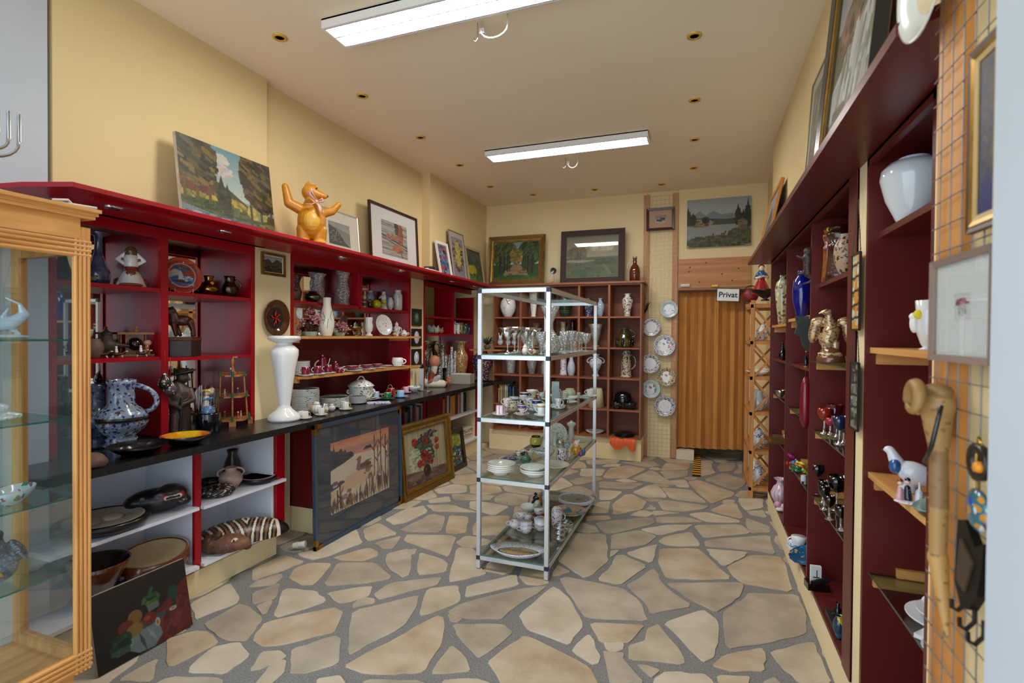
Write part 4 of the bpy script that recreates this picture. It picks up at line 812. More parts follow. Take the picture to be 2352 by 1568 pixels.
BURG = DEC(['8a2438', 'a83048', '6a1828'], 75, .42, .6); GREYD = DEC(['5a6462', '7a8480', '3c4644'], 60, .34, .6)

Z11, Z12, Z21, Z22, CT = 1.753, 1.361, 1.741, 1.353, .891
VS('vase', 'tall blue and grey art glass vase on the top shelf of the near red unit', 'vase', (-3.030, 1.814, 1.753, 0.275, 0.107), [(.85, 0), (1, .1), (.95, .25), (.6, .4), (.36, .6), (.3, .8), (.36, .93), (1.0, 1)], M('5a5e74', .1, noise=(22, '1c2456', 1.), coat=.6, deco=(18, .3, ['8a8a3a', '20388a', '2a3050'], .5)), flute=.02)
s1 = 'f2eee6'
fig('figurine', 'white and brown ceramic lady holding a basket on her head in the near red unit', 'figurine', (-3.030, 1.981, 1.753, 0.212, 0.148),
    [C_((0, 0, .02), (0, 0, .2), .34, .27, 'f0ebe0'), C_((0, 0, .2), (0, 0, .42), .25, .13, s1), C_((0, 0, .46), (0, 0, .62), .14, .15, s1), E_((0, -.02, .74), (.15, .14, .13), s1), C_((0, 0, .90), (0, 0, .95), .13, .14, '6a4a34'),
     C_((-.13, 0, .6), (-.3, 0, .72), .05, .045, s1), C_((-.3, 0, .72), (-.14, 0, .88), .045, .045, s1), C_((.13, 0, .6), (.3, 0, .72), .05, .045, s1), C_((.3, 0, .72), (.14, 0, .88), .045, .045, s1),
     C_((0, 0, .43), (0, 0, .46), .17, .17, '8a3a2c'), E_((-.115, .01, .73), (.035, .08, .09), '6a2c20'), E_((.115, .01, .73), (.035, .08, .09), '6a2c20'), C_((-.27, 0, .12), (.27, 0, .12), .12, .12, '9a3c30'), E_((0, -.16, .33), (.12, .1, .1), '8a4a3a'),
     E_((0, -.3, .04), (.3, .1, .03), '8a3a2c'), E_((-.04, -.12, .76), .018, '202020'), E_((.05, -.12, .76), .018, '202020'), E_((0, -.13, .7), (.03, .015, .012), 'b03030')], speck=('8a3a2c', 60, .985))
fig('figurine', 'dark brown clay bird on the middle shelf of the near red unit', 'figurine', (-3.060, 1.867, 1.361, 0.143, 0.143), [E_((0, 0, .4), (.38, .3, .36), '3e3028'), C_((0, 0, .5), (.02, -.02, .8), .26, .2, '44342c'), E_((.02, -.05, .88), (.2, .18, .13), '2c221e'), C_((.3, 0, .45), (.7, 0, .42), .14, .05, '30261f')], mat=VC(.5))
VS('pot', 'small round brown clay pot behind the vitrine edge on the middle shelf', 'pot', (-3.000, 1.770, 1.361, 0.101, 0.092), 'pot', M('6a5444', .5))
t = T('toy_swing', 'wooden desk frame with a black ball on the middle shelf of the near red unit', 'ornament', (-3.050, 2.022, 1.361, 0.120, 0.133)[:3], face((-3.05, 1.95))); WO = M('a8702e', .35, wood=('x', 30, '84501c'))
MB().box(-.085, .085, -.03, .03, 0, .012, WO).build('base', t); MB().box(-.085, .085, -.02, .02, .125, .137, WO).build('top_bar', t)
for x in (-.07, .045): MB().cyl((x, 0, .012), (x, 0, .125), .005, WO).build('post', t)
MB().box(-.05, .035, .005, .012, .012, .125, WO).build('panel', t); MB().ell((-.005, -.02, .07), .038, BLKG).build('ball', t); MB().lathe([(.012, 0), (.014, .01), (.006, .02), (.01, .03), (0, .036)], WO, 12, (0, 0, .137)).build('finial', t)
for i, (px_, lb) in enumerate(((234, 'leftmost of the three'), (273, 'middle one of the three'), (325, 'rightmost of the three'))):
    p = ((-2.975, 1.796, 1.361, 0.069, 0.069), (-2.975, 1.874, 1.361, 0.066, 0.080), (-2.965, 1.997, 1.361, 0.069, 0.064))[i]
    fig('figurine', 'tiny red and white horse rider, %s on the middle shelf' % lb, 'figurine', p, [E_((0, 0, .3), (.42, .16, .16), '3a2010'), C_((.3, 0, .3), (.52, 0, .5), .1, .07, '4a2812'), E_((.6, 0, .5), (.12, .07, .06), 'd8d0c8'), C_((-.25, 0, .2), (-.32, 0, .04), .06, .05, 'e8e0d8'), C_((.25, 0, .2), (.34, 0, .04), .06, .05, 'e8e0d8'), C_((-.05, 0, .4), (-.08, 0, .68), .12, .1, 'f0f0f0'), C_((-.02, 0, .42), (.12, 0, .3), .1, .08, 'c03018'), E_((-.08, 0, .86), .1, 'e8e4e0')], vox=1 / 40)
fig('figurine', 'small bear figurine holding balloons beside the wooden desk frame', 'figurine', (-3.000, 2.048, 1.361, 0.095, 0.060), [E_((0, 0, .25), (.2, .16, .24), 'a06a38'), E_((0, 0, .55), (.14, .13, .14), 'a06a38'), E_((.05, 0, .82), (.22, .12, .18), 'c88a70'), C_((-.15, -.05, .3), (-.3, -.1, .45), .07, .06, 'a06a38'), E_((.1, -.1, .06), (.1, .12, .06), '8a5a2c')], vox=1 / 36)
def shipart(r, d, w):
    A = Art(70, 70, 'c04a34', 3); A.ell(.5, .5, .49, .49, 'c44a34'); A.poly([(.02, .6), (.45, .85), (.55, .45), (.9, .3), (.9, .1), (.1, .15)], 'd8cdb8'); A.ell(.5, .3, .44, .2, '4a6ab0', .2, .4).poly([(.15, .3), (.8, .32), (.7, .2), (.3, .2)], '5a4030')
    A.poly([(.35, .32), (.42, .78), (.6, .35)], 'eee4d0').ell(.35, .8, .1, .08, '4a70c0').ell(.6, .7, .08, .07, '4a70c0').dabs(.5, .75, .3, .12, ['2c6a4a', '3060b0'], 16, .02).dabs(.7, .35, .2, .1, ['f0f0f0', '88a8e0'], 26, .018)
    m = ((A.X - .5) ** 2 + (A.Y - .5) ** 2) > .205; A.put(m & (((A.X - .5) ** 2 + (A.Y - .5) ** 2) < .24), 'dcd8e0')
    b = MB(); m_ = A; o = A.mesh('painted_scene', w * .68, w * .68, r, -.021, -w * .34)
p = (-3.020, 2.269, 1.847, 0.204, 0.204)
wall_plate('plate', 'large red sailing ship plate on a wire stand in the near red unit', (p[0], p[1], 1.741 + p[3] * .52), p[4] * 1.12, M('c0452f', .15, coat=.4, deco=(22, .3, ['3a62b8', '2c6a4a', 'e8e0d0'], .55)), None, .02, -.2, face(p, .35), hanger=False, parts=[shipart, lambda r, d, w: MB().tube([(-.05, -.03, -w * .5), (-.05, -.035, -w * .38)], .002, WHITEW, 6).tube([(.05, -.03, -w * .5), (.05, -.035, -w * .38)], .002, WHITEW, 6).tube([(-.05, .05, -w * .5), (-.05, -.03, -w * .5), (.05, -.03, -w * .5), (.05, .05, -w * .5)], .002, WHITEW, 6).build('wire_stand', r)])
VS('jug', 'small dark jug hidden behind the ship plate', 'jug', (-3.080, 2.433, 1.741, 0.096, 0.068), 'jug', M('1c1818', .25), hd=[(0, .9, .4, .3)])
VS('jug', 'squat brass jug with orange sticker beside the ship plate', 'jug', (-3.020, 2.460, 1.741, 0.128, 0.119), [(.5, 0), (.55, .03), (.95, .2), (1, .38), (.7, .58), (.42, .72), (.4, .85), (.56, 1)], M('a8884a', .2, 1., noise=(30, '6a5020', .6)), parts=[lambda r, h, w: MB().ell((.02, -w * .3, h * .62), (.011, .004, .011), M('e08a20', .6)).build('price_sticker', r)])
VS('mug', 'dark hammered pewter mug with handle at the right of the ship plate', 'mug', (-3.020, 2.618, 1.741, 0.142, 0.107), 'jug', M('6a5c4c', .25, 1., noise=(40, '3a3028', .7), bump=(30, .5)), hd=[(0, .85, .4, .25)])
p = (-3.040, 2.281, 1.367); t = T('wooden_box', 'dark brown hexagonal wooden box on the middle shelf of the second bay', 'box', (p[0], p[1], 1.353), face(p)); MB().lathe([(.0, 0), (.11, 0), (.11, .115), (0, .115)], M('2c1812', .4), 6, smooth=False).build('body', t); MB().lathe([(.112, .095), (.115, .10), (.112, .112), (.10, .118), (0, .118)], M('5a2c18', .3), 6, smooth=False).build('lid', t)
c_ = '4e2616'
fig('figurine', 'carved dark wooden lion standing on the hexagonal box', 'figurine', (p[0], p[1], 1.472, .185, .1), [E_((.05, 0, .55), (.32, .17, .18), c_), C_((-.2, 0, .55), (-.25, 0, .78), .2, .17, c_), E_((-.3, -.05, .85), (.2, .14, .14), c_), E_((-.22, -.1, .97), .05, c_), C_((-.2, -.08, .45), (-.12, -.08, .06), .09, .06, c_), C_((-.16, .08, .45), (0, .08, .06), .09, .06, c_), C_((.28, -.08, .5), (.36, -.08, .25), .12, .08, c_), C_((.36, -.08, .25), (.36, -.08, .05), .07, .07, c_), C_((.28, .08, .5), (.4, .08, .06), .1, .06, c_), E_((-.45, -.05, .8), (.08, .07, .06), '2c140c')], mat=VC(.35), sm=2)
GRYST = M('7c879a', .22, coat=.4, deco=(52, .42, ['1c2a5a', '24346a', 'a8b0c0', '443c30'], .8), bands=[(.0, .012, 'a8b0bc'), (.135, .15, '3a3428')])
STE = [(.62, 0), (.66, .03), (.55, .08), (.6, .12), (.5, .16), (.85, .26), (1, .36), (.98, .42), (1, .44), (.9, .52), (.6, .6), (.5, .66), (.5, .93), (.56, .96), (.54, 1)]
VS('stein_jug', 'large blue and grey salt glazed wine jug with scroll handle on the near worktop', 'jug', (-2.900, 1.846, 0.891, 0.354, 0.242), STE, GRYST, hd=[(-12, .92, .5, .30)], hr=.013, n=36, parts=[lambda r, h, w: MB().lathe([(w * .33, h * .02), (w * .34, h * .03), (w * .34, h * .035)], M('c8ccd4', .2), 30).lathe([(w * .5, h * .40), (w * .51, h * .43), (w * .5, h * .455)], M('2a2620', .25), 36).build('moulded_bands', r)])
VS('stein_jug', 'dark blue grey stoneware jug half hidden behind the vitrine on the near worktop', 'jug', (-2.990, 1.771, 0.891, 0.332, 0.183), STE, M('3a4258', .25, coat=.3, deco=(50, .4, ['14182c', '5a6478'], .7)), hd=[(-160, .9, .5, .3)], n=30)
VS('plate', 'flat black bronze rimmed dish lying on the near worktop', 'dish', (-2.639, 1.756, 0.891, 0.048, 0.257), [(.5, 0), (.6, .2), (1, 1)], M('181410', .2, .3), dep=.7, th=.02, sub='body')
tag(blob('stone', [E_((0, 0, .03), (.055, .045, .035), '6a4a3c'), E_((.03, .01, .025), (.03, .03, .025), '5a3c30')], loc=(-2.564, 1.512, 0.891), mat=VC(.7)), 'rounded brown stone on the worktop right beside the vitrine', 'stone')
for i, (c1, l) in enumerate((('1c2a20', 'green black'), ('5a504a', 'grey brown'))):
    p = (-2.900, 2.081, 1.206) if i == 0 else (-2.900, 2.112, 1.170)
    t = T('gourd_rattle', 'small painted %s gourd hanging by a string from the red upright' % l, 'ornament', p); g = VC(.2)
    MB().lathe([(0, -.035), (.025, -.03), (.036, 0), (.028, .025), (.012, .045), (.006, .06), (0, .062)], M(c1, .15, coat=.5, deco=(50, .35, ['e8e4d8', '2c5c8a', 'a83030'], .55)), 20).build('gourd', t); MB().tube([(0, 0, .06), (.005, 0, .12), (0, .0, .19)], .002, M('a02020', .6), 6).build('string', t)
w1, w2 = '3a2620', '4a342a'
fig('statue', 'carved dark wooden old man with wide hat and staff on the worktop', 'statue', (-2.930, 2.198, 0.891, 0.397, 0.141),
    [C_((0, 0, .03), (0, 0, .3), .15, .14, '33221e'), C_((0, 0, .3), (-.02, 0, .62), .14, .15, w1), C_((-.02, 0, .6), (-.04, 0, .74), .16, .09, w2), E_((.03, -.03, .85), (.085, .085, .09), w1), C_((.11, -.05, .84), (.12, -.05, .82), .02, .02, w2), E_((.02, 0, .93), (.2, .17, .028), '1c1816', (0, -.2, 0)), E_((.02, 0, .95), (.1, .09, .05), '1c1816'),
     C_((-.14, -.03, .66), (-.16, -.08, .5), .055, .045, w2), C_((-.16, -.08, .5), (.0, -.16, .42), .045, .035, w1), C_((.12, -.03, .66), (.17, -.1, .52), .05, .04, w2), C_((.17, -.1, .52), (.03, -.17, .46), .04, .03, w1), C_((.02, -.18, .55), (.0, -.16, .03), .018, .018, '2a1c18'), C_((-.06, -.08, .28), (-.07, -.1, .03), .07, .06, '50302e'), E_((.07, -.11, .84), .012, '0c0808'), E_((0, -.12, .03), (.14, .1, .03), w1)], mat=VC(.45), vox=1 / 90)
VS('bowl', 'shallow bowl glazed red and yellow on the edge of the near worktop', 'bowl', (-2.620, 1.995, 0.891, 0.057, 0.246), [(.45, 0), (.5, .1), (.85, .6), (1, 1)], M('0e0c10', .12, coat=.5), dep=.85, th=.03, parts=[lambda r, h, w: MB().lathe([(w * .1, h * .3), (w * .35, h * .55), (w * .475, h * .97)], M('c8281c', .12, coat=.6, noise=(9, 'd8b020', 1.), deco=(9, .35, ['5a1040', '208a5a', 'e0c030'], .5)), 28).build('inner_glaze', r)])
p = (-2.860, 2.327, 0.891, 0.113, 0.140)
VS('pot', 'black enamel cylindrical pot under the cellophane wrapped figurine', 'pot', p, 'cyl', M('0e0e14', .15, coat=.5), dep=.1)
fig('figurine', 'painted pair figurine wrapped in cellophane on the black pot', 'figurine', (p[0], p[1], .891 + p[3], .165, .1), [C_((0, 0, .04), (0, 0, .08), .25, .24, '5a88b8'), C_((-.08, 0, .1), (-.06, 0, .55), .14, .1, 'e8e4d0'), C_((.12, 0, .1), (.08, 0, .5), .12, .1, '1c1c28'), E_((-.04, 0, .72), .1, 'e8c8a0'), E_((.1, 0, .78), .09, 'e8c8a0'), E_((-.05, 0, .83), (.18, .12, .06), 'e0c060'), E_((.11, 0, .88), (.1, .08, .05), 'd8b050'), C_((-.15, -.05, .5), (.15, -.1, .55), .05, .05, '3a78a8')], speck=('f0f0f0', 50, .8))
b = MB()
for k in range(14):
    a = 2 * pi * k / 14; b.add([(cos(a) * .055, sin(a) * .05, 0), (cos(a + .4) * .05, sin(a + .4) * .055, .02), (cos(a + .3) * (.06 + .012 * (k % 3)), sin(a + .3) * .06, .13 + .02 * (k % 2)), (cos(a) * .05, sin(a) * .045, .17)], [(0, 1, 2, 3)], GL('f4f6f8', .16, .7, .1))
tag(b.build('cellophane', loc=(p[0], p[1], .892 + p[3])), 'crumpled clear cellophane wrap round the pair figurine', 'wrapping')
p = (-2.930, 2.564, 0.891, 0.459, 0.198); t = T('christmas_pyramid', 'three tiered wooden christmas pyramid on the worktop beside the cream pillar', 'christmas pyramid', p[:3], face(p)); Hh = p[3]; WQ = M('b0753c', .4, wood=('x', 40, '8a5426')); GR = M('1c5a38', .5)
tiers = [(.0, .125, .10), (.36, .105, .30), (.69, .085, 0)]
for i, (z, r_, hh) in enumerate(((.07, .118, .27), (.40, .10, .25), (.70, .085, .0))):
    MB().lathe([(0, z * Hh), (r_, z * Hh), (r_, (z + .02) * Hh), (0, (z + .02) * Hh)], WQ, 6, smooth=False).build('platform', t)
    b = MB(); 
    for k in range(6):
        a = pi / 3 * k + .52; a2 = a + pi / 3; P0 = Vector((cos(a) * r_ * .97, sin(a) * r_ * .97, 0)); P1 = Vector((cos(a2) * r_ * .97, sin(a2) * r_ * .97, 0))
        for zz in (.022, .06): b.bar(P0 + Vector((0, 0, (z + zz) * Hh)), P1 + Vector((0, 0, (z + zz) * Hh)), .003, .003, WQ)
        for q in range(5): f0 = P0.lerp(P1, q / 5); f1 = P0.lerp(P1, (q + 1) / 5); b.bar(f0 + Vector((0, 0, (z + .022) * Hh)), f1 + Vector((0, 0, (z + .06) * Hh)), .0025, .002, WQ)
        MB().cyl(P0 + Vector((0, 0, z * Hh)), P0 + Vector((0, 0, (z + .075) * Hh)), .007, GR, n=8).build('newel', t)
        if hh: MB().cyl(P0 * .88 + Vector((0, 0, (z + .02) * Hh)), P0 * .80 + Vector((0, 0, (z + hh + .07) * Hh)), .005, WQ, n=8).build('column', t)
    b.build('railing', t)
MB().box(-.12, -.09, -.03, .0, 0, .07 * Hh, WQ).build('foot', t); MB().box(.09, .12, -.03, 0, 0, .07 * Hh, WQ).build('foot', t); MB().box(-.02, .02, -.12, -.09, 0, .07 * Hh, WQ).build('foot', t); MB().box(-.02, .02, .09, .12, 0, .07 * Hh, WQ).build('foot', t)
MB().lathe([(.03, .72 * Hh), (.02, .76 * Hh), (.012, .8 * Hh), (.008, .86 * Hh), (.012, .93 * Hh), (.006, .99 * Hh), (0, Hh)], WQ, 12).build('spire', t); MB().box(-.03, .03, -.006, .006, .96 * Hh, .985 * Hh, WQ).build('spire_bar', t)
for i in range(7):
    a = i * .9; z = (.09, .42, .72)[i % 3]; MB().cyl((cos(a) * .05, sin(a) * .05, z * Hh), (cos(a) * .05, sin(a) * .05, z * Hh + .035), .008, M(['d8d0c0', '2c4a9c', 'a83028', '3a8a6a'][i % 4], .4), .004, 8).ell((cos(a) * .05, sin(a) * .05, z * Hh + .041), .006, M('e0b890', .5), 8).build('carved_figure', t)
m1, m2 = '1e1a1a', '2c2624'
t = fig('mask', 'black carved wooden mask with toothed red mouth on the upper white shelf', 'mask', (-2.800, 1.962, 0.512, 0.148, 0.325), [E_((0, 0, .45), (1.0, .55, .45), m1), E_((.45, -.1, .6), (.55, .45, .42), m2), E_((.15, -.3, .7), (.3, .2, .2), m1), C_((.25, -.42, .62), (.75, -.4, .66), .13, .12, 'a02828'), C_((.3, -.52, .6), (.72, -.5, .64), .07, .07, 'e0d8c8'), C_((.32, -.58, .6), (.7, -.56, .64), .04, .04, '181010'), E_((.8, -.1, .35), (.3, .4, .2), m1), E_((-.35, -.35, .62), (.16, .1, .08), '6a6058', (0, .4, .3)), E_((-.3, -.42, .62), (.09, .06, .05), m1), E_((-.5, -.3, .3), (.12, .1, .05), '8a847c')], mat=VC(.3), sm=2)
VS('dish', 'large round black dish with a white ring on the upper white shelf', 'dish', (-2.800, 1.701, 0.512, 0.057, 0.389), [(.6, 0), (.8, .2), (1, .7), (.98, 1)], M('141010', .3), dep=.7, th=.12, n=40, parts=[lambda r, h, w: MB().lathe([(w * .34, h * .75), (w * .40, h * 1.03), (w * .43, h * 1.03)], M('b0a290', .5), 40).build('ring', r), lambda r, h, w: blob('shell_inlay', [E_((-.05, 0, h * .8), (.05, .06, .02), 'a08c78'), E_((.03, .02, h * .82), (.05, .05, .018), 'b8a490')], r, mat=VC(.6))])
VS('bowl', 'deep brown glazed bowl on the lower white shelf beside the vitrine', 'bowl', (-2.800, 1.665, 0.177, 0.186, 0.281), [(.3, 0), (.35, .05), (.7, .5), (1, 1)], M('5a2c14', .18, coat=.5, noise=(8, '3c1a0c', .6)), dep=.85, th=.04, parts=[lambda r, h, w: MB().lathe([(0, h * .2), (w * .3, h * .5), (w * .46, h * .98)], M('1c0a06', .2, coat=.4), 30).build('inner_glaze', r)])
VS('bowl', 'wide cream and brown earthenware bowl tilted on the lower white shelf', 'bowl', (-2.780, 1.945, 0.177, 0.133, 0.323), [(.7, 0), (.88, .12), (1, .55), (.98, 1)], M('6a3620', .2, coat=.5), dep=.75, th=.06, n=36, tilt=(.12, -.06), parts=[lambda r, h, w: MB().lathe([(0, h * .3), (w * .36, h * .36), (w * .46, h * .96), (w * .495, h * 1.02)], M('c8b08a', .35, noise=(12, 'b09468', .5)), 36).build('inner_glaze', r)])
b = MB(); random.seed(3); st = M('3a3048', .6)
for k in range(26):
    a = random.uniform(-.9, .9); r_ = random.uniform(.05, .17); b.tube([(0, 0, .01), (sin(a) * r_ * .5, -r_ * .3, .03), (sin(a) * r_, -r_ * .5 + .05, random.uniform(.02, .07))], .002, M('2a2620', .6), 5); b.ell((sin(a) * r_, -r_ * .5 + .05, random.uniform(.02, .07)), (.018, .014, .01), M(['3c2c4c', '52407a', '241c2c', '6a5a80'][k % 4], .7), 8)
tag(b.build('dried_flowers', loc=(-2.857, 1.781, 0.177)), 'bunch of purple dried flowers on the lower white shelf behind the still life', 'dried flowers')
VS('vase', 'tall dark brown flared vase on the upper shelf of the right bay', 'vase', (-2.980, 2.608, 0.507, 0.201, 0.130), [(1, 0), (1, .05), (.95, .25), (.7, .6), (.42, .85), (.55, 1)], M('3c2c26', .3, noise=(9, '221814', .7)))
VS('pot', 'small pink clay pot with two handles and relief flowers', 'pot', (-2.800, 2.438, 0.507, 0.139, 0.139), [(.45, 0), (.5, .04), (.95, .35), (1, .5), (.8, .72), (.48, .82), (.44, .9), (.56, 1)], M('b89a90', .5, deco=(34, .3, ['caa85c', '8a6a60'], .6)), hd=[(170, .95, .6, .2), (10, .95, .6, .2)])
VS('dish', 'small black carved dish behind the spotted mask', 'dish', (-2.920, 2.388, 0.507, 0.061, 0.116), 'bowl', M('16120f', .4, deco=(60, .3, ['6a6258'], .6)))
fig('mask', 'dark wooden mask with white crosshatching on the upper shelf of the right bay', 'mask', (-2.760, 2.304, 0.507, 0.082, 0.212), [E_((0, 0, .35), (1.25, .9, .5), '231814'), E_((.3, 0, .5), (.8, .6, .4), '4a2c1c'), E_((-.5, -.2, .45), (.65, .6, .35), '2c2420')], mat=VC(.4), speck=('b8b0a0', 34, .62), vox=1 / 80)
b = (-2.780, 2.631, 0.507, 0.035, 0.228)
VS('plate', 'oval dish striped in blue, pink and black on the upper shelf of the right bay', 'plate', b, [(.8, 0), (1, .5), (1, 1)], M('14141c', .3), dep=.3, th=.03, sx=1, n=36, parts=[lambda r, h, w: [MB().lathe([(w * q0, h * 1.02 + .001), (w * q1, h * 1.02 + .001)], M(c, .3), 36).build('painted_ring', r) for q0, q1, c in ((.40, .48, 'c890a0'), (.34, .40, 'e0d8dc'), (.24, .34, '3a4a8a'), (.15, .24, 'b0b8a8'), (0, .15, '2c2c50'))]])
S_ = (-2.740, 2.460, 0.177, 0.161, 0.500)
t = T('shield', 'long carved shield striped in black, brown and cream on the lowest white shelf', 'mask', S_[:3], face(S_, .12)); A = np.linspace(0, 1, 60); nx, ny = 110, 34
vs = []; cols = []; L2 = S_[4] * .58; Wd = .22
for i in range(nx):
    u = -1 + 2 * i / (nx - 1); k = sqrt(max(0., 1 - abs(u) ** 2.6))
    for j in range(ny):
        v = -1 + 2 * j / (ny - 1); x = u * L2; yy = v * Wd * .6 * k; zz = .02 + (.115 * k) * (1 - v * v) ** .5 * (.75 + .25 * (1 - u * u)); vs.append((x, yy, zz))
        q = (abs(v) * .35 + abs(u * 2.1 - .2)) * 11; c = ['16120f', 'd8cdb4', '16120f', '7a5438'][int(q) % 4]
        if u > .68: c = '14110f' if u > .76 else 'd8cdb4'
        cols.append(hx(c))
fs = [(i * ny + j, (i + 1) * ny + j, (i + 1) * ny + j + 1, i * ny + j + 1) for i in range(nx - 1) for j in range(ny - 1)]
me = bpy.data.meshes.new('body'); me.from_pydata(vs, [], fs); at = me.color_attributes.new('Col', 'FLOAT_COLOR', 'POINT'); at.data.foreach_set('color', np.array(cols).ravel()); me.materials.append(VC(.35)); me.polygons.foreach_set('use_smooth', [True] * len(fs)); link('body', me, t)
fig('mask', 'brown wooden face mask lying in front of the striped shield', 'mask', (-2.680, 2.303, 0.177, 0.137, 0.263), [E_((.1, 0, .35), (.75, .5, .4), '6a4430'), E_((-.5, .1, .4), (.5, .4, .42), '54301c'), C_((-.6, 0, .5), (-.3, -.1, .85), .18, .16, '4a2818'), E_((.55, -.2, .35), (.42, .36, .28), '7a5038'), E_((.28, -.36, .58), (.16, .08, .06), 'e0d8b8', (0, -.5, 0)), E_((.28, -.42, .58), (.05, .04, .05), '101010'), E_((.8, -.3, .2), (.2, .2, .14), '4a2c1c')], mat=VC(.55), sm=2, speck=('8a5c40', 44, .8))
VS_ = None
p = (-2.740, 2.822, 0.891, 0.587, 0.217)
VS('pedestal_vase', 'tall white glazed pedestal vase on the worktop before the cream pillar', 'vase', p, [(.98, 0), (1, .025), (.9, .07), (.5, .13), (.36, .17), (.38, .20), (.44, .3), (.68, .62), (.86, .78), (.86, .84), (.62, .885), (.46, .90), (.5, .925), (.9, .955), (1, .975), (.95, 1)], WP, n=40, dep=.04, th=.2, parts=[lambda r, h, w: MB().lathe([(w * .27, h * .11), (w * .44, h * .07), (w * .47, h * .045)], WP, 60, flute=.02).lathe([(w * .28, h * .925), (w * .47, h * .955), (w * .505, h * .975)], WP, 60, flute=.02).build('fluted_moulding', r)])
A = Art(60, 70, '2a2418', 5); A.grad(.62, 'b0a898', 1, '8a90a0').poly([(0, .3), (0, .7), (.25, .82), (.45, .6), (.7, .85), (1, .7), (1, .3)], '4a4638', .1).poly([(.4, .3), (.9, .4), (.7, .2), (.3, .2)], '8a8a78', .1).dabs(.5, .2, .5, .2, ['2a2418', '4a4030'], 120, .02).noise(.06)
pic_args = dict(cat='picture')
picture('picture', 'small landscape oil in an old gold frame on the near cream pillar', (-2.918, 2.785, 1.915), (-2.918, 3.0, 1.915), .16, .02, A, [(.018, .018, GOLDD), (.006, .012, M('d0c4a0', .5))])
t = wall_plate('wall_plate', 'oval brown lacquered plate with a red flower on the near cream pillar', (-2.915, 2.91, 1.61), .245, M('5a3416', .12, coat=.6, noise=(5, '3a200e', .7)), M('0a0a14', .1, coat=.6), .02, 0, pi / 2, hanger=False)
t.scale = (1, 1, 1.08); b = MB(); R1 = M('c8281c', .3)
for a in (90, 25, 160, 235, 300): c, s = cos(radians(a)), sin(radians(a)); b.tube([(0, -.012, 0), (c * .03 - s * .012, -.016, s * .03 + c * .012), (c * .05, -.014, s * .05)], [.004, .009, .002], R1, 8, rz=.4)
for a in (200, 250, 280, 340): c, s = cos(radians(a)), sin(radians(a)); b.tube([(0, -.012, 0), (c * .055, -.012, s * .055)], .0015, R1, 5)
b.build('painted_flower', t)

M1, M2_ = 1.753, 1.746
wall_plate('plate', 'dark green plate leaning in the corner of the middle red unit', (-3.12, 3.16, 1.85), .17, M('16241e', .15, coat=.4, noise=(9, '3a2418', .6)), None, .012, -.3, face((-3.1, 3.16), .9), hanger=False)
VS('vase', 'squat green pewter vase with a wide mouth in front of the left crystal vase', 'vase', (-2.980, 3.370, 1.753, 0.089, 0.131), [(.4, 0), (.5, .05), (.95, .35), (1, .5), (.8, .75), (.45, .85), (.5, 1)], M('7a8070', .3, 1., noise=(14, '4a5048', .6)))
VS('vase', 'left of the two tall cut crystal vases in the middle red unit', 'vase', (-3.060, 3.517, 1.753, 0.251, 0.140), 'crystal', CUTP, n=40, flute=.035)
VS('vase', 'right of the two tall cut crystal vases in the middle red unit', 'vase', (-3.030, 3.812, 1.753, 0.306, 0.141), 'crystal', CUTP, n=40, flute=.035)
for a in ((('jar', 'small green striped ceramic jar at the left of the short top bay', 'jar', (-3.020, 4.104, 1.746, 0.116, 0.041), 'cyl', M('e6e0c8', .2, bands=[(.02, .05, '3a6a4a'), (.06, .085, 'a04040')]))),
          (('vase', 'grey glazed vase behind the yellow ball', 'vase', (-3.070, 4.262, 1.746, 0.172, 0.094), 'baluster', M('9aa6b4', .15, coat=.4))),
          (('vase', 'small white vase with an autumn leaf beside the musician', 'vase', (-3.020, 4.541, 1.746, 0.130, 0.076), 'round', DEC(['8a5a40', 'c09070'], 60, .3, .5))),
          (('vase', 'tall white cylinder vase painted with green sprigs at the right of the short top bay', 'vase', (-3.020, 4.687, 1.746, 0.217, 0.097), [(.75, 0), (.82, .02), (.98, .1), (1, .72), (.9, .8), (.62, .87), (.64, .97), (.7, 1)], DEC(['5a7a60', 'a86a80', '7a94b0'], 60, .26, .5)))): VS(*a)
fig('figurine', 'small brown glass owl beside the yellow ball', 'figurine', (-2.990, 4.158, 1.746, 0.088, 0.059), [E_((0, 0, .42), (.32, .28, .42), '3c2c1c'), E_((0, -.05, .78), (.26, .22, .2), '4a3a28'), E_((-.1, -.24, .82), .06, 'c8a040'), E_((.1, -.24, .82), .06, 'c8a040')], vox=1 / 36)
VS('glass_ball', 'bright yellow glass ball in the short top bay', 'ball', (-2.990, 4.264, 1.746, 0.090, 0.090), [(.3, 0), (.8, .2), (1, .5), (.8, .8), (.3, .98), (0, 1)], M('d0c818', .1, coat=.5), open_=False)
def person(name, lb, O, dress, top, hair, skirt=.3, hat=None, cat='figurine', arm=1, grp=None):
    sh = [C_((0, 0, .03), (0, 0, .42), skirt, skirt * .42, dress), C_((0, 0, .45), (0, 0, .68), .09, .12, top), E_((0, 0, .85), (.085, .085, .1), 'e8c8a8'), E_((0, .03, .88), (.1, .1, .1), hair), E_((0, -.07, .83), (.05, .03, .05), 'e8c8a8'), C_((-.12, 0, .66), (-.18, -.06, .52), .045, .04, top), C_((-.18, -.06, .52), (-.02, -.14, .55), .035, .03, 'e8c8a8'), C_((.12, 0, .66), (.18, -.06, .54), .045, .04, top), C_((.18, -.06, .54), (.06, -.15, .58), .035, .03, 'e8c8a8')]
    if hat: sh.append(E_((0, 0, .96), (.13, .12, .035), hat))
    return fig(name, lb, cat, O, sh, vox=1 / 60, grp=grp)
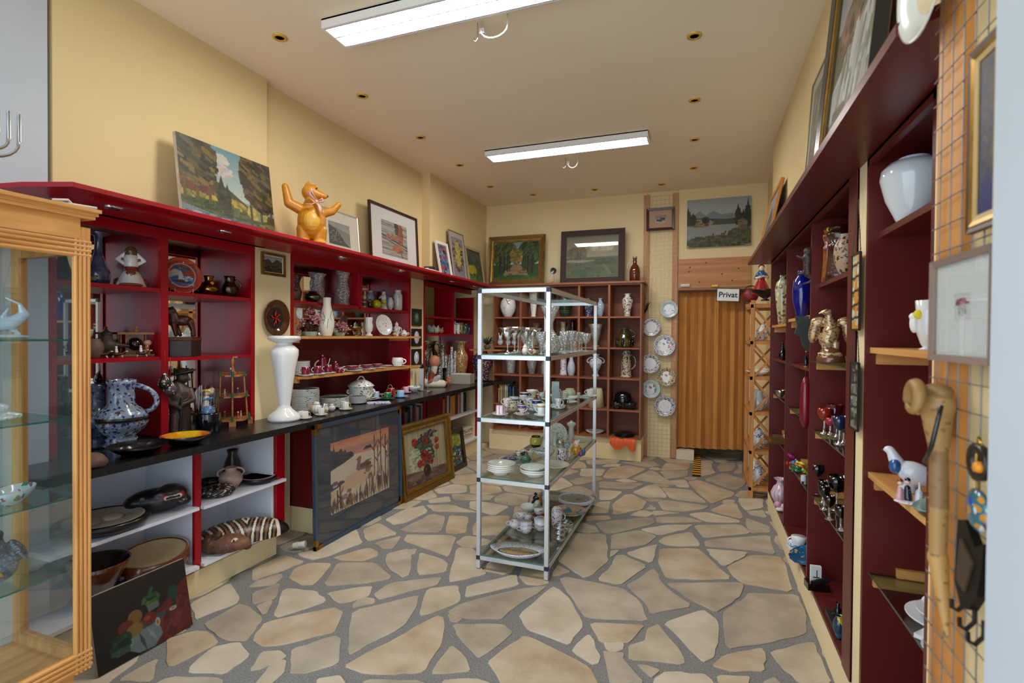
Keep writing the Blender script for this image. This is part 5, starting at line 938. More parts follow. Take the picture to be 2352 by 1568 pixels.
fig('figurine', 'porcelain shepherd boy in blue and yellow playing a flute', 'figurine', (-3.020, 4.425, 1.746, 0.203, 0.088), [C_((0, 0, .02), (0, 0, .05), .2, .19, 'f0f0f0'), C_((-.08, 0, .05), (-.06, 0, .35), .06, .08, 'e8e4dc'), C_((.08, 0, .05), (.06, 0, .35), .06, .08, 'e0c840'), C_((0, 0, .38), (0, 0, .45), .14, .13, 'e0c840'), C_((0, 0, .48), (0, 0, .68), .12, .12, 'f0eeea'), C_((.13, .05, .25), (.12, .04, .66), .06, .08, '3a6ab0'), E_((0, 0, .84), .09, 'e8ccb0'), E_((0, 0, .93), (.12, .11, .06), '2c6ab8'), C_((-.14, -.03, .64), (-.2, -.1, .56), .05, .04, 'f0eeea'), C_((-.2, -.1, .56), (0, -.14, .68), .04, .03, 'e8ccb0'), C_((.14, -.02, .64), (.26, -.1, .68), .05, .04, '3a6ab0')])
P1, P2 = 1.479, 1.171
def bonsai(lb, O, potw, poth, h, wd, seed):
    x, y, z = O[:3]; rs = random.Random(seed); t = T('bonsai', lb, 'artificial tree', (x, y, z), face(O)); PK = M('a8c0a8', .2, coat=.4)
    MB().lathe(prof([(.75, 0), (.8, .1), (.95, .85), (1, 1)], poth, potw), PK, 8, sy=.6, smooth=False).build('pot', t); MB().lathe([(0, poth * .8), (potw * .46, poth * .8)], M('4a3c30', .9), 12, sy=.6).build('soil', t)
    b = MB(); fl = MB(); TR = M('4a342c', .8); FM = [M(c, .5) for c in ('d89aa0', 'c87a84', 'e8b8b4')]
    b.tube([(0, 0, poth * .8), (.01, 0, poth + h * .2), (-.015, 0, poth + h * .4), (.0, 0, poth + h * .55)], [.012, .010, .008, .006], TR)
    for k in range(11):
        a = rs.uniform(-1, 1); yy = rs.uniform(-.35, .35) * wd; top = (a * wd * .5, yy, poth + h * rs.uniform(.35, 1) * (1 - .3 * abs(a))); b.tube([(0, 0, poth + h * .35), (top[0] * .5, yy * .5, top[2] * .85), top], [.005, .004, .002], TR, 6)
        for q in range(12):
            c = (top[0] + rs.gauss(0, .018), top[1] + rs.gauss(0, .018), top[2] + rs.gauss(0, .016)); fl.ell(c, (.008, .008, .006), FM[q % 3], 6)
    b.build('trunk', t); fl.build('blossom', t)
bonsai('pink blossom bonsai in a pale green pot left on the upper pine board', (-2.950, 3.312, 1.479, 0.035, 0.035), .115, .035, .17, .17, 2)
bonsai('smaller pink blossom bonsai in a square green pot right of the tall cream vase', (-2.980, 3.704, 1.479, 0.038, 0.038), .10, .03, .09, .12, 5)
VS('vase', 'tall cream vase painted with black branches on the upper pine board', 'vase', (-2.880, 3.423, 1.479, 0.314, 0.121), [(.62, 0), (.66, .02), (.95, .22), (1, .35), (.9, .5), (.68, .68), (.52, .8), (.5, .9), (.54, 1)], CRM, parts=[lambda r, h, w: MB().tube([(-.03, -w * .47, h * .3), (-.015, -w * .46, h * .45), (-.03, -w * .38, h * .62)], .0015, BLKG, 5).tube([(.035, -w * .40, h * .4), (.025, -w * .42, h * .5), (.035, -w * .3, h * .65)], .0015, BLKG, 5).tube([(0, -w * .51, h * .2), (.01, -w * .5, h * .45)], .0015, BLKG, 5).build('painted_branch', r)])
VS('compote', 'brass footed dish on the upper pine board', 'dish', (-2.920, 3.843, 1.479, 0.082, 0.133), [(.42, 0), (.45, .06), (.12, .14), (.1, .45), (.3, .6), (.9, .8), (1, 1)], M('9a8040', .2, 1.), dep=.3)
VS('vase', 'white porcelain torch shaped vase on the upper pine board', 'vase', (-2.920, 4.042, 1.479, 0.175, 0.077), [(.9, 0), (.9, .08), (.5, .12), (.5, .18), (.85, .3), (1, .55), (.8, .75), (.95, .92), (.9, 1)], M('f0ece8', .2, coat=.4, deco=(60, .3, ['c08a98', '9aa888'], .4)), flute=.05)
p = (-2.950, 4.316, 1.593, 0.206, 0.146)
wall_plate('plate', 'oval white openwork plate on a wire stand, upper pine board', (p[0], p[1], P1 + p[3] * .52), p[3] * 1.02, M('f0f0ee', .15, coat=.4, deco=(75, .22, ['3a2c30'], .95)), FLOR, .016, -.22, face(p, .75), hanger=False, parts=[lambda r, d, w: MB().tube([(-.05, -.03, -w * .5), (-.05, .0, -w * .5), (-.05, .04, w * .2)], .002, WHITEW, 6).tube([(.05, -.03, -w * .5), (.05, .0, -w * .5), (.05, .04, w * .2)], .002, WHITEW, 6).build('wire_stand', r)])
VS('coffee_pot', 'small white coffee pot with sprig decor on the upper pine board', 'coffee pot', (-2.930, 4.526, 1.479, 0.116, 0.076), 'baluster', GREYD, False, [(0, .8, .3, .3)], parts=[lid(WP, 1, .5, .25), spout(WP, 180, .4, .95, .3, .08)])
VS('sugar_bowl', 'small white lidded sugar bowl at the right end of the upper pine board', 'sugar bowl', (-2.900, 4.617, 1.479, 0.045, 0.077), 'pot', GREYD, False, [(0, .8, .3, .25), (180, .8, .3, .25)], parts=[lid(WP, 1, .7, .5)])
fig('ornament', 'tiny yellow porcelain rose on the upper pine board', 'ornament', (-2.880, 4.409, 1.479, 0.044, 0.044), [E_((0, 0, .5), (.35, .35, .3), 'd8d090'), E_((-.3, 0, .4), (.2, .15, .15), '6a8a5a'), E_((.3, 0, .4), (.2, .15, .15), 'd8d090')], vox=1 / 30)
stack(12, 'plate', 'white plate, %s in the stack on the lower pine board', (-2.950, 3.194, 1.171, 0.034, 0.034)[:3], .155, .010, .0088, WP, 'stack of plates on the lower pine board', M('3a3a3a', .3))
MRN = M('7a1038', .15, coat=.5)
r = VS('coffee_pot', 'tall maroon coffee pot with white handle on the lower pine board', 'coffee pot', (-2.980, 3.490, 1.171, 0.121, 0.080), [(.95, 0), (1, .03), (.85, .5), (.7, 1)], MRN, False, [(180, .85, .2, .35)], hm=WP, hr=.006, parts=[lid(MRN, 1, .72, .2, WP), spout(WP, 0, .5, 1.0, .3, .05)])
for i, O in enumerate(((-2.860, 3.161, 1.171, 0.064, 0.060), (-2.860, 3.295, 1.171, 0.062, 0.062), (-2.870, 3.428, 1.171, 0.064, 0.061))):
    cup('maroon coffee cup with white handle, %s of the three on saucers' % ['left one', 'middle one', 'right one'][i], O, MRN, 'mug', 180, WP, slb='white saucer under the %s maroon coffee cup' % ['left', 'middle', 'right'][i], sm=WP, sw=2)
VS('sugar_bowl', 'maroon lidded sugar bowl with white knob on the lower pine board', 'sugar bowl', (-2.950, 3.617, 1.171, 0.060, 0.064), 'pot', MRN, False, parts=[lid(MRN, 1, .8, .45, WP)])
for i, O in enumerate(((-2.840, 3.532, 1.171, 0.040, 0.051), (-2.870, 3.591, 1.171, 0.044, 0.052))):
    cup('small maroon cup beside the sugar bowl, %s' % ['front one'  , 'rear one'][i], O, MRN, 'mug', 180 if i else 0, WP, sauc=False)
for i, O in enumerate(((-2.870, 3.736, 1.171, 0.042, 0.118), (-2.880, 3.956, 1.171, 0.040, 0.108), (-2.900, 4.146, 1.171, 0.037, 0.108))):
    cup('wide maroon tea cup, %s of the three in the row' % ['left one', 'middle one', 'right one'][i], O, MRN, 'bowl', 180, WP, slb='white saucer under the %s wide tea cup' % ['left', 'middle', 'right'][i], sm=WP, sw=1.5)
for i, O in enumerate(((-3.000, 4.027, 1.171, 0.041, 0.147), (-2.980, 4.408, 1.171, 0.035, 0.132))): stack(2, 'saucer', 'white and maroon saucer, %s of the ' + ['pair behind the tea cups', 'pair right of the tea cups'][i], O[:3], O[4], .01, .006, WP, None, MRN, 'saucer')
cup('white ribbed bowl shaped cup at the right end of the lower pine board', (-2.880, 4.467, 1.171, 0.084, 0.119), M('ececea', .15, coat=.4, deco=(50, .2, ['8a8a8a'], .5)), [(.6, 0), (.95, .35), (1, .6), (.85, 1)], 0, slb='white saucer under the ribbed cup', sw=1.3, sm=WP)
PLT = M('ecece8', .15, coat=.4, deco=(60, .3, ['6a746e', '8a928c'], .5)); RIMD = M('4a4a48', .3)
stack(18, 'plate', 'dinner plate, %s of the tall stack beside the pedestal vase', (-2.860, 3.157, 0.891, 0.034, 0.034)[:3], .205, .012, .0098, PLT, 'tall stack of dinner plates', RIMD, scal=.008)
stack(7, 'plate', 'soup plate with grey flowers, %s of the low front stack', (-2.850, 3.470, 0.891, 0.036, 0.036)[:3], .245, .017, .0105, PLT, 'front stack of soup plates', RIMD, scal=.008)
stack(6, 'plate', 'flowered plate, %s of the stack behind the soup plates', (-3.000, 3.675, 0.891, 0.038, 0.038)[:3], .20, .014, .010, PLT, 'rear stack of flowered plates', RIMD, scal=.008)
stack(7, 'plate', 'small side plate with grey rim, %s of the stack below the tureen', (-2.820, 3.739, 0.891, 0.038, 0.038)[:3], .155, .010, .0085, PLT, 'stack of side plates', RIMD, scal=.008)
p = (-2.920, 3.929, 0.891, 0.160, 0.247)
for i, (w, z) in enumerate(((.32, 0), (.30, .012))): plate('platter', '%s oval platter under the white tureen' % ['lower', 'upper'][i], (p[0], p[1], .891 + z), w, .018, PLT, 'platter', None, face(p), sx=1)
TU = M('ecece8', .15, coat=.4, deco=(42, .3, ['5a6a5e', '7a8a7e', '4a544e'], .6))
VS('tureen', 'large white lidded tureen with grey flowers on its platter', 'tureen', (p[0], p[1], .908, .115, .225), [(.6, 0), (.7, .05), (.92, .2), (.96, .9), (1, .94), (1, 1)], TU, False, [(0, .7, .4, .08), (180, .7, .4, .08)], n=34, parts=[lambda r, h, w: MB().lathe([(w * .53, h), (w * .52, h * 1.05), (w * .38, h * 1.28), (w * .16, h * 1.5), (0, h * 1.54)], TU, 34).build('lid', r), lambda r, h, w: MB().tube([(-.035, 0, h * 1.47), (-.01, 0, h * 1.75), (.012, 0, h * 1.75), (.035, 0, h * 1.47)], .006, WP, 8).build('lid_handle', r)])
STR = M('ececE8'.lower(), .15, coat=.4, stripes=(12, ['f0f0ee', '3a4a40', 'f0f0ee', 'e8e4dc', 'a8905a', 'f0f0ee']))
VS('teapot', 'melon shaped striped teapot with gold lines on the worktop', 'teapot', (-2.720, 3.121, 0.891, 0.079, 0.085), 'round', STR, False, [(200, .85, .3, .2)], hm=BRASS, parts=[lid(STR, 1, .6, .3, BRASS), spout(WP, 0, .4, 1, .25, .09)], flute=.05, n=20)
VS('milk_jug', 'striped milk jug behind the striped cups', 'jug', (-2.720, 3.221, 0.891, 0.064, 0.047), 'jug', STR, hd=[(180, .9, .4, .3)])
VS('sugar_bowl', 'striped lidded sugar bowl behind the striped cups', 'sugar bowl', (-2.720, 3.291, 0.891, 0.048, 0.058), 'round', STR, False, parts=[lid(STR, 1, .6, .3, M('c05030', .3))], flute=.05, n=20)
for i, O in enumerate(((-2.640, 2.914, 0.891, 0.046, 0.046), (-2.680, 2.920, 0.891, 0.047, 0.041), (-2.640, 3.080, 0.891, 0.048, 0.045), (-2.660, 3.383, 0.891, 0.056, 0.052), (-2.720, 3.438, 0.891, 0.053, 0.046))):
    cup('small striped mocha cup, ' + ['front left one by the pedestal', 'one half behind by the pedestal', 'one before the striped teapot', 'front one before the soup plates', 'rear one before the soup plates'][i], O, STR, 'mug', 0, BRASS, slb='small saucer under the striped cup, ' + ['front left by the pedestal', 'half hidden by the pedestal', 'before the striped teapot', 'in front of the soup plates', 'behind the others near the soup plates'][i], sm=M('d8d0c0', .2, coat=.3), sw=2)
for i, (O, c, l) in enumerate((((-2.840, 4.049, 0.891, 0.065, 0.057), 'a8b4d0', 'pale lilac blue'), ((-2.740, 4.085, 0.891, 0.057, 0.069), '1c6a3c', 'dark green'), ((-2.720, 4.275, 0.891, 0.059, 0.071), '9ac0e0', 'light blue'), ((-2.880, 4.361, 0.891, 0.065, 0.065), 'a01c24', 'dark red'), ((-2.860, 4.593, 0.891, 0.059, 0.059), 'e0a8b8', 'pink'))):
    cup('%s coffee cup with gold handle among the coloured cups' % l, O, M(c, .12, coat=.5), 'mug', 180, BRASS, slb='%s saucer under its coffee cup' % l, sw=2)
VS('basket', 'red dish with tall white loop handle behind the green cup', 'basket', (-2.940, 4.428, 0.891, 0.044, 0.097), 'dish', M('a01c24', .2, coat=.4), parts=[lambda r, h, w: MB().tube([(-w * .25, 0, h)] + [(-w * .25 * cos(a), 0, h + .055 * sin(a)) for a in [pi * k / 8 for k in range(1, 8)]] + [(w * .25, 0, h)], .003, WHITEW, 6).build('handle', r)])
p = (-2.660, 3.832, 0.891, 0.038, 0.261); t = T('tea_towel', 'folded blue and white patterned cloth on the worktop', 'cloth', p[:3], face(p, .1)); MB().box(-.10, .10, -.05, .06, 0, .004, M('d0d4e0', .8, deco=(50, .38, ['2c3c78', '4a5a98', '1c2448'], .8))).box(-.10, .095, -.045, .06, .0045, .009, M('d0d4e0', .8, deco=(50, .38, ['2c3c78', '4a5a98', '1c2448'], .8))).build('cloth', t)
VS('bowl', 'white dish wrapped in striped paper beside the pewter opener', 'bowl', (-2.840, 4.723, 0.891, 0.060, 0.138), 'bowl', M('e0e2e6', .25, deco=(40, .3, ['6a7a98', '3c4460'], .5)), dep=.7)
for i, O in enumerate(((-3.000, 4.306, 0.891, 0.026, 0.147), (-3.000, 4.664, 0.891, 0.028, 0.166))): plate('plate', 'pale plate lying behind the coloured cups, %s' % ['left one', 'right one'][i], O[:3], O[4], .012, M('c8c0c0', .2, coat=.3), rot=0)
A = Art(30, 40, '1c3a2c', 6); A.ell(.5, .5, .3, .35, '4a6a54', .1).ell(.5, .55, .14, .18, '8aa090')
picture('picture', 'small dark framed green miniature, topmost on the second cream pillar', (-2.915, 4.79, 1.59), (-2.915, 4.985, 1.59), .185, .01, A, (.02, .012, M('3a2418', .4)))
for i, (z0, lb) in enumerate(((1.37, 'dark framed white oval relief, middle one on the second cream pillar'), (1.15, 'dark framed white oval relief, lowest on the second cream pillar'))):
    A = Art(24, 28, '2c1e1c', 6); t = picture('picture', lb, (-2.915, 4.785, z0), (-2.915, 4.985, z0), .19, .01, A, (.015, .012, M('2c1c18', .4)))
    b = MB(); b.T = Matrix.Rotation(pi / 2, 4, 'X'); b.lathe([(0, .012), (.042, .012), (.05, .008)], M('c8ccd2', .5), 28, (0, .095, 0), sy=1.35).ell((.0, .10, .012), (.018, .03, .006), M('dcdfe4', .5), 12).build('oval_relief', t)
ST2 = M('8a8478', .7, noise=(30, '5a544c', .7))
for i, (O, c, sh) in enumerate((((-2.990, 5.345, 1.506, 0.123, 0.092), '6a6c70', 'grey rock crystal lump'), ((-2.970, 5.425, 1.506, 0.114, 0.083), 'a89a8a', 'beige stone cottage ornament'), ((-3.000, 5.601, 1.506, 0.096, 0.075), 'a8806a', 'reddish shell ornament'))):
    fig('ornament', sh + ' on the shelf of the far corner unit', 'ornament', O, [E_((0, 0, .35), (.4, .3, .34), c), E_((-.2, 0, .55), (.22, .2, .3), c), C_((.1, 0, .4), (.25, 0, .8), .22, .08, c)], mat=VC(.6), speck=('d8d0c4' if i < 2 else '6a4030', 40, .55), sm=1)
for i, (px_, c, l) in enumerate(((0, 'dcdcd4', 'white patterned'), (1, 'e8e8e8', 'white and blue'), (2, '8a7a30', 'yellow green'), (3, '2c5a54', 'dark green'), (4, '1c3c5a', 'blue green'))):
    O = ((-2.980, 5.927, 1.506, 0.168, 0.050), (-2.960, 5.987, 1.506, 0.141, 0.062), (-2.980, 6.131, 1.506, 0.150, 0.063), (-2.960, 6.208, 1.506, 0.139, 0.064), (-2.980, 6.374, 1.506, 0.119, 0.059))[i]
    VS('beer_mug', '%s ceramic mug, %s from the left in the far corner unit' % (l, ['first', 'second', 'third', 'fourth', 'fifth'][i]), 'mug', O, 'mug', M(c, .2, coat=.4, deco=(40, .35, [['5a6a8a', '8a8a80'], ['2c4aa0', 'b03040'], ['3a5a2c', 'c8a030'], ['7aa090', '16302c'], ['6a90a0', '10202c']][i], .6)), hd=[(0, .85, .2, .3)])
MOS = lambda c, cs: M(c, .2, coat=.4, deco=(55, .45, cs, .85))
BIGV = [(.55, 0), (.6, .03), (.62, .1), (.9, .4), (1, .58), (.85, .7), (.55, .78), (.5, .86), (.6, .95), (.92, 1)]
VS('vase', 'large colourful floor vase with frilled white rim in the far corner unit', 'vase', (-2.960, 6.086, 0.891, 0.520, 0.194), BIGV, MOS('b08a4a', ['b8502c', '3a62a8', 'c8b080', '6a3020', 'd8ccb0', '8a7030']), n=32, parts=[lambda r, h, w: MB().lathe([(w * .28, h * .95), (w * .46, h), (w * .48, h * 1.005)], M('d8ccc0', .2), 24, flute=.05).build('rim', r)])
VS('vase', 'large patterned vase standing behind the masks in the far corner', 'vase', (-3.100, 5.830, 0.891, 0.489, 0.167), BIGV, MOS('5a4a30', ['2c2c2c', 'b8a070', 'd8d0c0', '6a4a30']), n=32)
VS('vase', 'blue and yellow dragon vase on the end of the black worktop', 'vase', (-2.720, 6.249, 0.891, 0.416, 0.289), 'baluster', MOS('1c2c5a', ['d8b828', 'c8702c', 'b8b090', '1c2448', 'a84a2c', '20305c']), n=32)
for i, (O, lb) in enumerate((((-3.020, 5.940, 0.891, 0.449, 0.096), 'white birch log ornament group, right one in the far corner'), ((-3.000, 5.665, 0.891, 0.388, 0.081), 'white and black birch log ornament, left one in the far corner'), ((-3.020, 5.416, 0.891, 0.395, 0.068), 'green and white log ornament behind the terracotta sculpture'))):
    x, y, z, h, w = O; t = T('ornament', lb, 'ornament', (x, y, z), face(O)); BM = M(['e0e2e2', 'd0d4d4', '9ab0a4'][i], .6, deco=(60, .4, ['1c1c1e', '5a6264', '1c1c1e'], .62))
    for k in range(5): hh = h * (.55 + .45 * ((k * 7) % 5) / 4); MB().cyl(((k - 2) * w * .22, (k % 2) * .03 - .015, 0), ((k - 2) * w * .22, (k % 2) * .03 - .015, hh), w * .17, BM, n=10).build('log', t)
tc_ = 'c07a5c'
fig('sculpture', 'terracotta head and resting figure in a white shirt on the far worktop', 'sculpture', (-2.900, 5.254, 0.891, 0.393, 0.201), [C_((-.2, 0, .09), (.25, 0, .09), .11, .12, 'e0d8c0'), E_((-.28, -.02, .14), (.12, .1, .13), 'd8d4cc'), C_((.25, 0, .08), (.36, -.02, .12), .08, .05, tc_), C_((-.1, 0, .15), (-.05, .0, .42), .1, .09, '8a3c24'), C_((.05, 0, .2), (.15, -.02, .3), .1, .07, 'b0aaa4'), E_((.02, 0, .75), (.17, .13, .19), tc_), C_((0, .02, .45), (.02, 0, .6), .09, .1, 'e0d8c8'), C_((-.38, 0, .2), (-.4, 0, .3), .07, .08, 'd89068'), C_((-.16, -.1, .14), (-.05, -.12, .2), .03, .03, 'c06a50')], mat=VC(.5), sm=2)
fig('figurine', 'small terracotta couple figurine right of the black upright', 'figurine', (-2.860, 5.535, 0.891, 0.126, 0.068), [E_((-.1, 0, .35), (.18, .16, .34), 'a85c40'), E_((.14, 0, .3), (.16, .15, .3), 'c07a5c'), E_((-.1, 0, .78), .12, 'b86a4c'), E_((.14, 0, .68), .11, 'c88a64')], mat=VC(.5), vox=1 / 40)
t = T('ornament', 'tall black carved post ornament beside the terracotta sculpture', 'ornament', (-2.880, 5.483, 0.891, 0.209, 0.031)[:3]); MB().box(-.018, .018, -.018, .018, 0, .21, BLKG).box(-.022, .022, -.022, .022, 0, .015, BLKG).build('post', t)
t = T('bottle_opener_stand', 'tall slim pewter object standing at the worktop edge near the pillar', 'ornament', (-2.840, 4.875, 0.891, 0.283, 0.066)[:3], face((-2.8, 4.9))); PW = M('8a857c', .3, .9)
MB().box(-.022, .022, -.01, .01, .0, .24, PW).lathe([(.05, 0), (.045, .008), (0, .01)], PW, 20).build('body', t); MB().ell((0, 0, .26), (.024, .014, .035), M('2c2824', .3, .6)).build('head', t)
t = T('wire_stand', 'thin chrome rod stand before the terracotta sculpture', 'stand', (-2.760, 4.866, 0.891, 0.281, 0.066)[:3], 0); MB().cyl((0, 0, 0), (0, 0, .2), .003, CHROME, n=8).build('rod', t); MB().lathe([(.055, 0), (.05, .006), (0, .008)], CHROME, 24).build('base', t)
t = T('storage_box', 'open grey cardboard box with papers on the far worktop', 'box', (-2.780, 5.766, 0.891, 0.135, 0.314)[:3], face((-2.78, 5.5), -.35)); BX = M('a8a090', .8)
MB().box(-.13, .13, -.09, -.085, 0, .12, BX).box(-.13, .13, .085, .09, 0, .12, BX).box(-.13, -.125, -.085, .085, 0, .12, BX).box(.125, .13, -.085, .085, 0, .12, BX).box(-.13, .13, -.09, .09, 0, .004, BX).build('box', t); MB().box(-.12, .09, -.07, .07, .10, .125, M('e8e8e6', .8)).build('paper', t)
t = T('air_plant', 'spiky dark green plant in a small pot behind the display rack', 'plant', (-2.668, 6.180, 1.320), 0); b = MB(); rs = random.Random(5)
for k in range(34): a = rs.uniform(0, 6.28); r_ = rs.uniform(.06, .16); b.tube([(0, 0, .06), (cos(a) * r_ * .5, sin(a) * r_ * .3, .06 + rs.uniform(.03, .1)), (cos(a) * r_, sin(a) * r_ * .5, .05 + rs.uniform(.0, .12))], [.005, .004, .001], M('2c3a2c', .6), 5)
b.build('leaves', t); MB().lathe(prof(PF['pot'], .06, .09), M('5a5044', .6), 16).build('pot', t)
tag(MB().box(-2.84, -2.40, 6.10, 6.25, 1.29, 1.31, M('b07a48', .5)).build('wall_ledge'), 'small wooden ledge on the back wall carrying the spiky plant', 'shelf board'); t.location = (-2.62, 6.17, 1.311)
books(['cream', 'red', 'cream', 'black', 'ochre', 'lilac', 'grey', 'teal', 'navy', 'light blue', 'red', 'green', 'pink', 'white', 'grey', 'blue', 'cream', 'lime', 'white'], (-2.74, 4.30 - .02, .521), (0, 1, 0), pi / 2, 'under the middle worktop', 'books under the middle worktop', (.19, .28), .15, [.022, .022, .024, .02, .018, .022, .022, .025, .03, .04, .022, .035, .03, .035, .022, .03, .03, .022, .022])
books(['navy', 'tan', 'brown', 'white', 'green', 'pink', 'yellow', 'brown', 'maroon', 'pink', 'grey', 'white', 'teal', 'black'], (-2.74, 5.10, .547), (0, 1, 0), pi / 2, 'on the top shelf of the far left cabinet', 'books in the far left cabinet', (.2, .27), .15, [.075, .05, .06, .04, .035, .05, .075, .04, .035, .045, .045, .06, .04, .045])
for i, (c, w, l) in enumerate((('d8d0c8', .22, 'grey'), ('c8b070', .2, 'ochre'), ('8a5a4a', .21, 'brown'), ('e0dcd4', .2, 'white'), ('2c2420', .19, 'black'), ('d8c8b0', .21, 'cream'), ('b8b4b0', .2, 'pale grey'))):
    t = T('book', '%s book lying flat, %s of the pile in the far left cabinet' % (l, ORD[6 - i]), 'book', (-2.80, 5.80 + .01 * (i % 3), .201 + i * .022), .1 * (i % 3) - .1, 'flat books in the far left cabinet'); MB().box(-.09, .09, -.11, .11, 0, .004, M(c, .6)).box(-.09, .09, -.11, .11, .017, .021, M(c, .6)).box(-.09, -.086, -.11, .11, .004, .017, M(c, .6)).build('cover', t); MB().box(-.085, .088, -.108, .108, .004, .017, M('e6dfc8', .8)).build('pages', t)
for i, (c, l) in enumerate((('a8204c', 'pink backed'), ('7a8088', 'grey'), ('3c2c30', 'dark'))):
    book('%s picture book leaning in the far left cabinet' % l, (-2.76, 5.32 + i * .07, .201), .03, .26 - .03 * i, .16, c, None, pi / 2)
OR, OY, OD = 'c07c14', 'd4a038', '9a5810'
O = (-2.60, 2.93, 2.121, .45, .4)
r = fig('toy_bear', 'yellow papier mache bear with raised arms and a bow on the red top board', 'bear', O,
    [E_((0, 0, .38), (.215, .19, .29), OR), E_((.0, -.075, .37), (.15, .135, .19), OY), E_((-.02, 0, .83), (.135, .13, .13), OR), C_((.05, -.03, .81), (.19, -.05, .78), .085, .04, OR), E_((.23, -.055, .785), (.022, .02, .02), '201810'), C_((-.06, 0, .93), (-.05, 0, 1.0), .05, .012, OR), C_((.03, .06, .92), (.04, .07, .97), .045, .015, OR),
     C_((-.17, 0, .56), (-.33, -.02, .63), .085, .075, OR), C_((-.33, -.02, .63), (-.385, -.02, .88), .075, .052, OR), C_((.17, 0, .53), (.3, -.02, .56), .075, .06, OR), C_((.3, -.02, .56), (.40, -.02, .68), .06, .042, OR),
     C_((-.11, 0, .25), (-.115, 0, .07), .12, .1, OR), C_((.11, 0, .25), (.115, 0, .07), .12, .1, OR), E_((-.115, -.05, .045), (.1, .14, .045), OY), E_((.115, -.05, .045), (.1, .14, .045), OY), C_((0, 0, .62), (0, 0, .72), .13, .1, OR), E_((.07, -.115, .88), (.016, .01, .018), '201810')], mat=VC(.42, 0, .15), vox=1 / 90)
PKB = M('d8a89c', .6); b = MB()
b.tube([(.03, -.07, .295), (-.02, -.09, .34), (-.01, -.10, .365), (.03, -.08, .31)], [.006, .022, .016, .005], PKB, 10, rz=.5).tube([(.03, -.07, .295), (.07, -.085, .315), (.075, -.09, .30), (.03, -.08, .29)], [.006, .018, .014, .005], PKB, 10, rz=.5)
b.tube([(.03, -.075, .295), (.05, -.10, .26), (.06, -.10, .215)], [.006, .014, .012], PKB, 10, rz=.3).tube([(.03, -.075, .295), (.0, -.10, .27), (-.04, -.09, .27)], [.006, .012, .012], PKB, 10, rz=.3).ell((.03, -.08, .297), .012, PKB, 10); b.build('bow', r)

def trees(A, x0, x1, yb, yt, cols, trunk='3a3020', n=3, dn=260, sz=.016, ang=.5, el=2.):
    for k in range(n):
        x = x0 + (x1 - x0) * (k + .5) / n; A.line(x, yb, x + .01, yt - .1, .012, trunk, .005)
    A.dabs((x0 + x1) / 2, (yb + yt) / 2 + .18 * (yt - yb), (x1 - x0) / 2, (yt - yb) * .42, cols, dn, sz, ang, el)
A = Art(220, 150, '88a8a8', 11); A.grad(.4, 'c0cdb8', 1, '6c98a4').dabs(.45, .72, .1, .06, ['d8c8b8', 'c8b4a8', 'b0b8b0'], 90, .009).dabs(.42, .86, .09, .05, ['d8c8b8', 'c0c4bc'], 70, .009)
A.poly([(0, .62), (0, .2), (1, .1), (1, .3), (.75, .32), (.5, .5), (.3, .6), (.15, .6)], '4a4c24', .1).poly([(0, .48), (.25, .42), (.6, .25), (.8, .12), (.3, .25), (0, .3)], 'b09a2c', .1).dabs(.35, .33, .3, .06, ['c8a830', '9a8a28', '6a7028'], 220, .012, -.4, 2)
A.dabs(.3, .2, .4, .1, ['3a4a1c', '4a5a24', '5a6a2c'], 300, .014).poly([(0, .22), (.3, .16), (.6, .1), (1, .05), (1, 0), (0, 0)], '7c8890', .1).dabs(.4, .08, .5, .07, ['a8b0b4', '5a6870', '8c98a0', '4a5458'], 260, .012, 0, 3)
A.dabs(.1, .5, .12, .1, ['8a4820', '6a3818', 'a05828'], 110, .015).dabs(.25, .46, .06, .08, ['8a4424', '6a3020'], 50, .015).dabs(.8, .3, .1, .08, ['d0b848', 'a8a040', '88904a'], 120, .012)
A.leaf(.40, .25, .41, .66, .05, '2c3420').leaf(.46, .24, .47, .58, .04, '343c22').dabs(.43, .36, .05, .12, ['2c3018', '4a4424', '3c3c1c'], 160, .012)
A.poly([(0, 1), (.26, 1), (.33, .8), (.3, .62), (.14, .56), (0, .6)], '3a3418', .12).poly([(1, 1), (.8, 1), (.68, .85), (.66, .6), (.72, .4), (1, .35)], '342e16', .12); trees(A, -.02, .34, .3, 1.05, ['4a4420', '6a5a24', '3a3418', '8a7028', '2c2c18'], '6a5428', 3, 620, .012, -.4, 3); trees(A, .66, 1.02, .12, 1.0, ['4a3c18', '3a3018', '6a5420', '2c2814', '7a6224'], '5a4424', 3, 620, .012, -.4, 3); A.dabs(.92, .1, .12, .08, ['8a7a2c', '4a5a24'], 100, .013).noise(.06)
picture('painting', 'large unframed autumn forest and stream painting leaning on the red top board', (-2.737, 2.055, 2.121), (-2.737, 2.719, 2.121), .508, .125, A, None, None, canvas=M('d8cdb8', .9, noise=(20, 'a89a80', .6)), cat='painting', thick=.022)
A = Art(100, 76, 'a8aca4', 12); A.grad(.6, 'b8bcb4', 1, 'a0a49c').poly([(0, .85), (.3, .75), (.75, .2), (1, .0), (0, 0)], '4a5044', .2).dabs(.3, .4, .35, .3, ['3a4034', '5a6050', '8a8e80', '2c3228'], 420, .014).poly([(.3, .8), (1, .62), (1, .1), (.75, .22)], '8c948c', .05).noise(.06)
picture('picture', 'silver framed grey coast print with wide mount on the red top board', (-2.814, 3.263, 2.121), (-2.814, 3.757, 2.121), .393, .091, A, (.008, .014, ALU), (.105, .09, .10, M('d6d0c0', .8)), True)
A = Art(90, 110, 'c4bcb0', 13)
for k in range(60): y = A.r.rand(); A.line(0, y, 1, y + A.r.randn() * .03, .003, ['a09a90', 'd0c8c0', '8c8680'][k % 3])
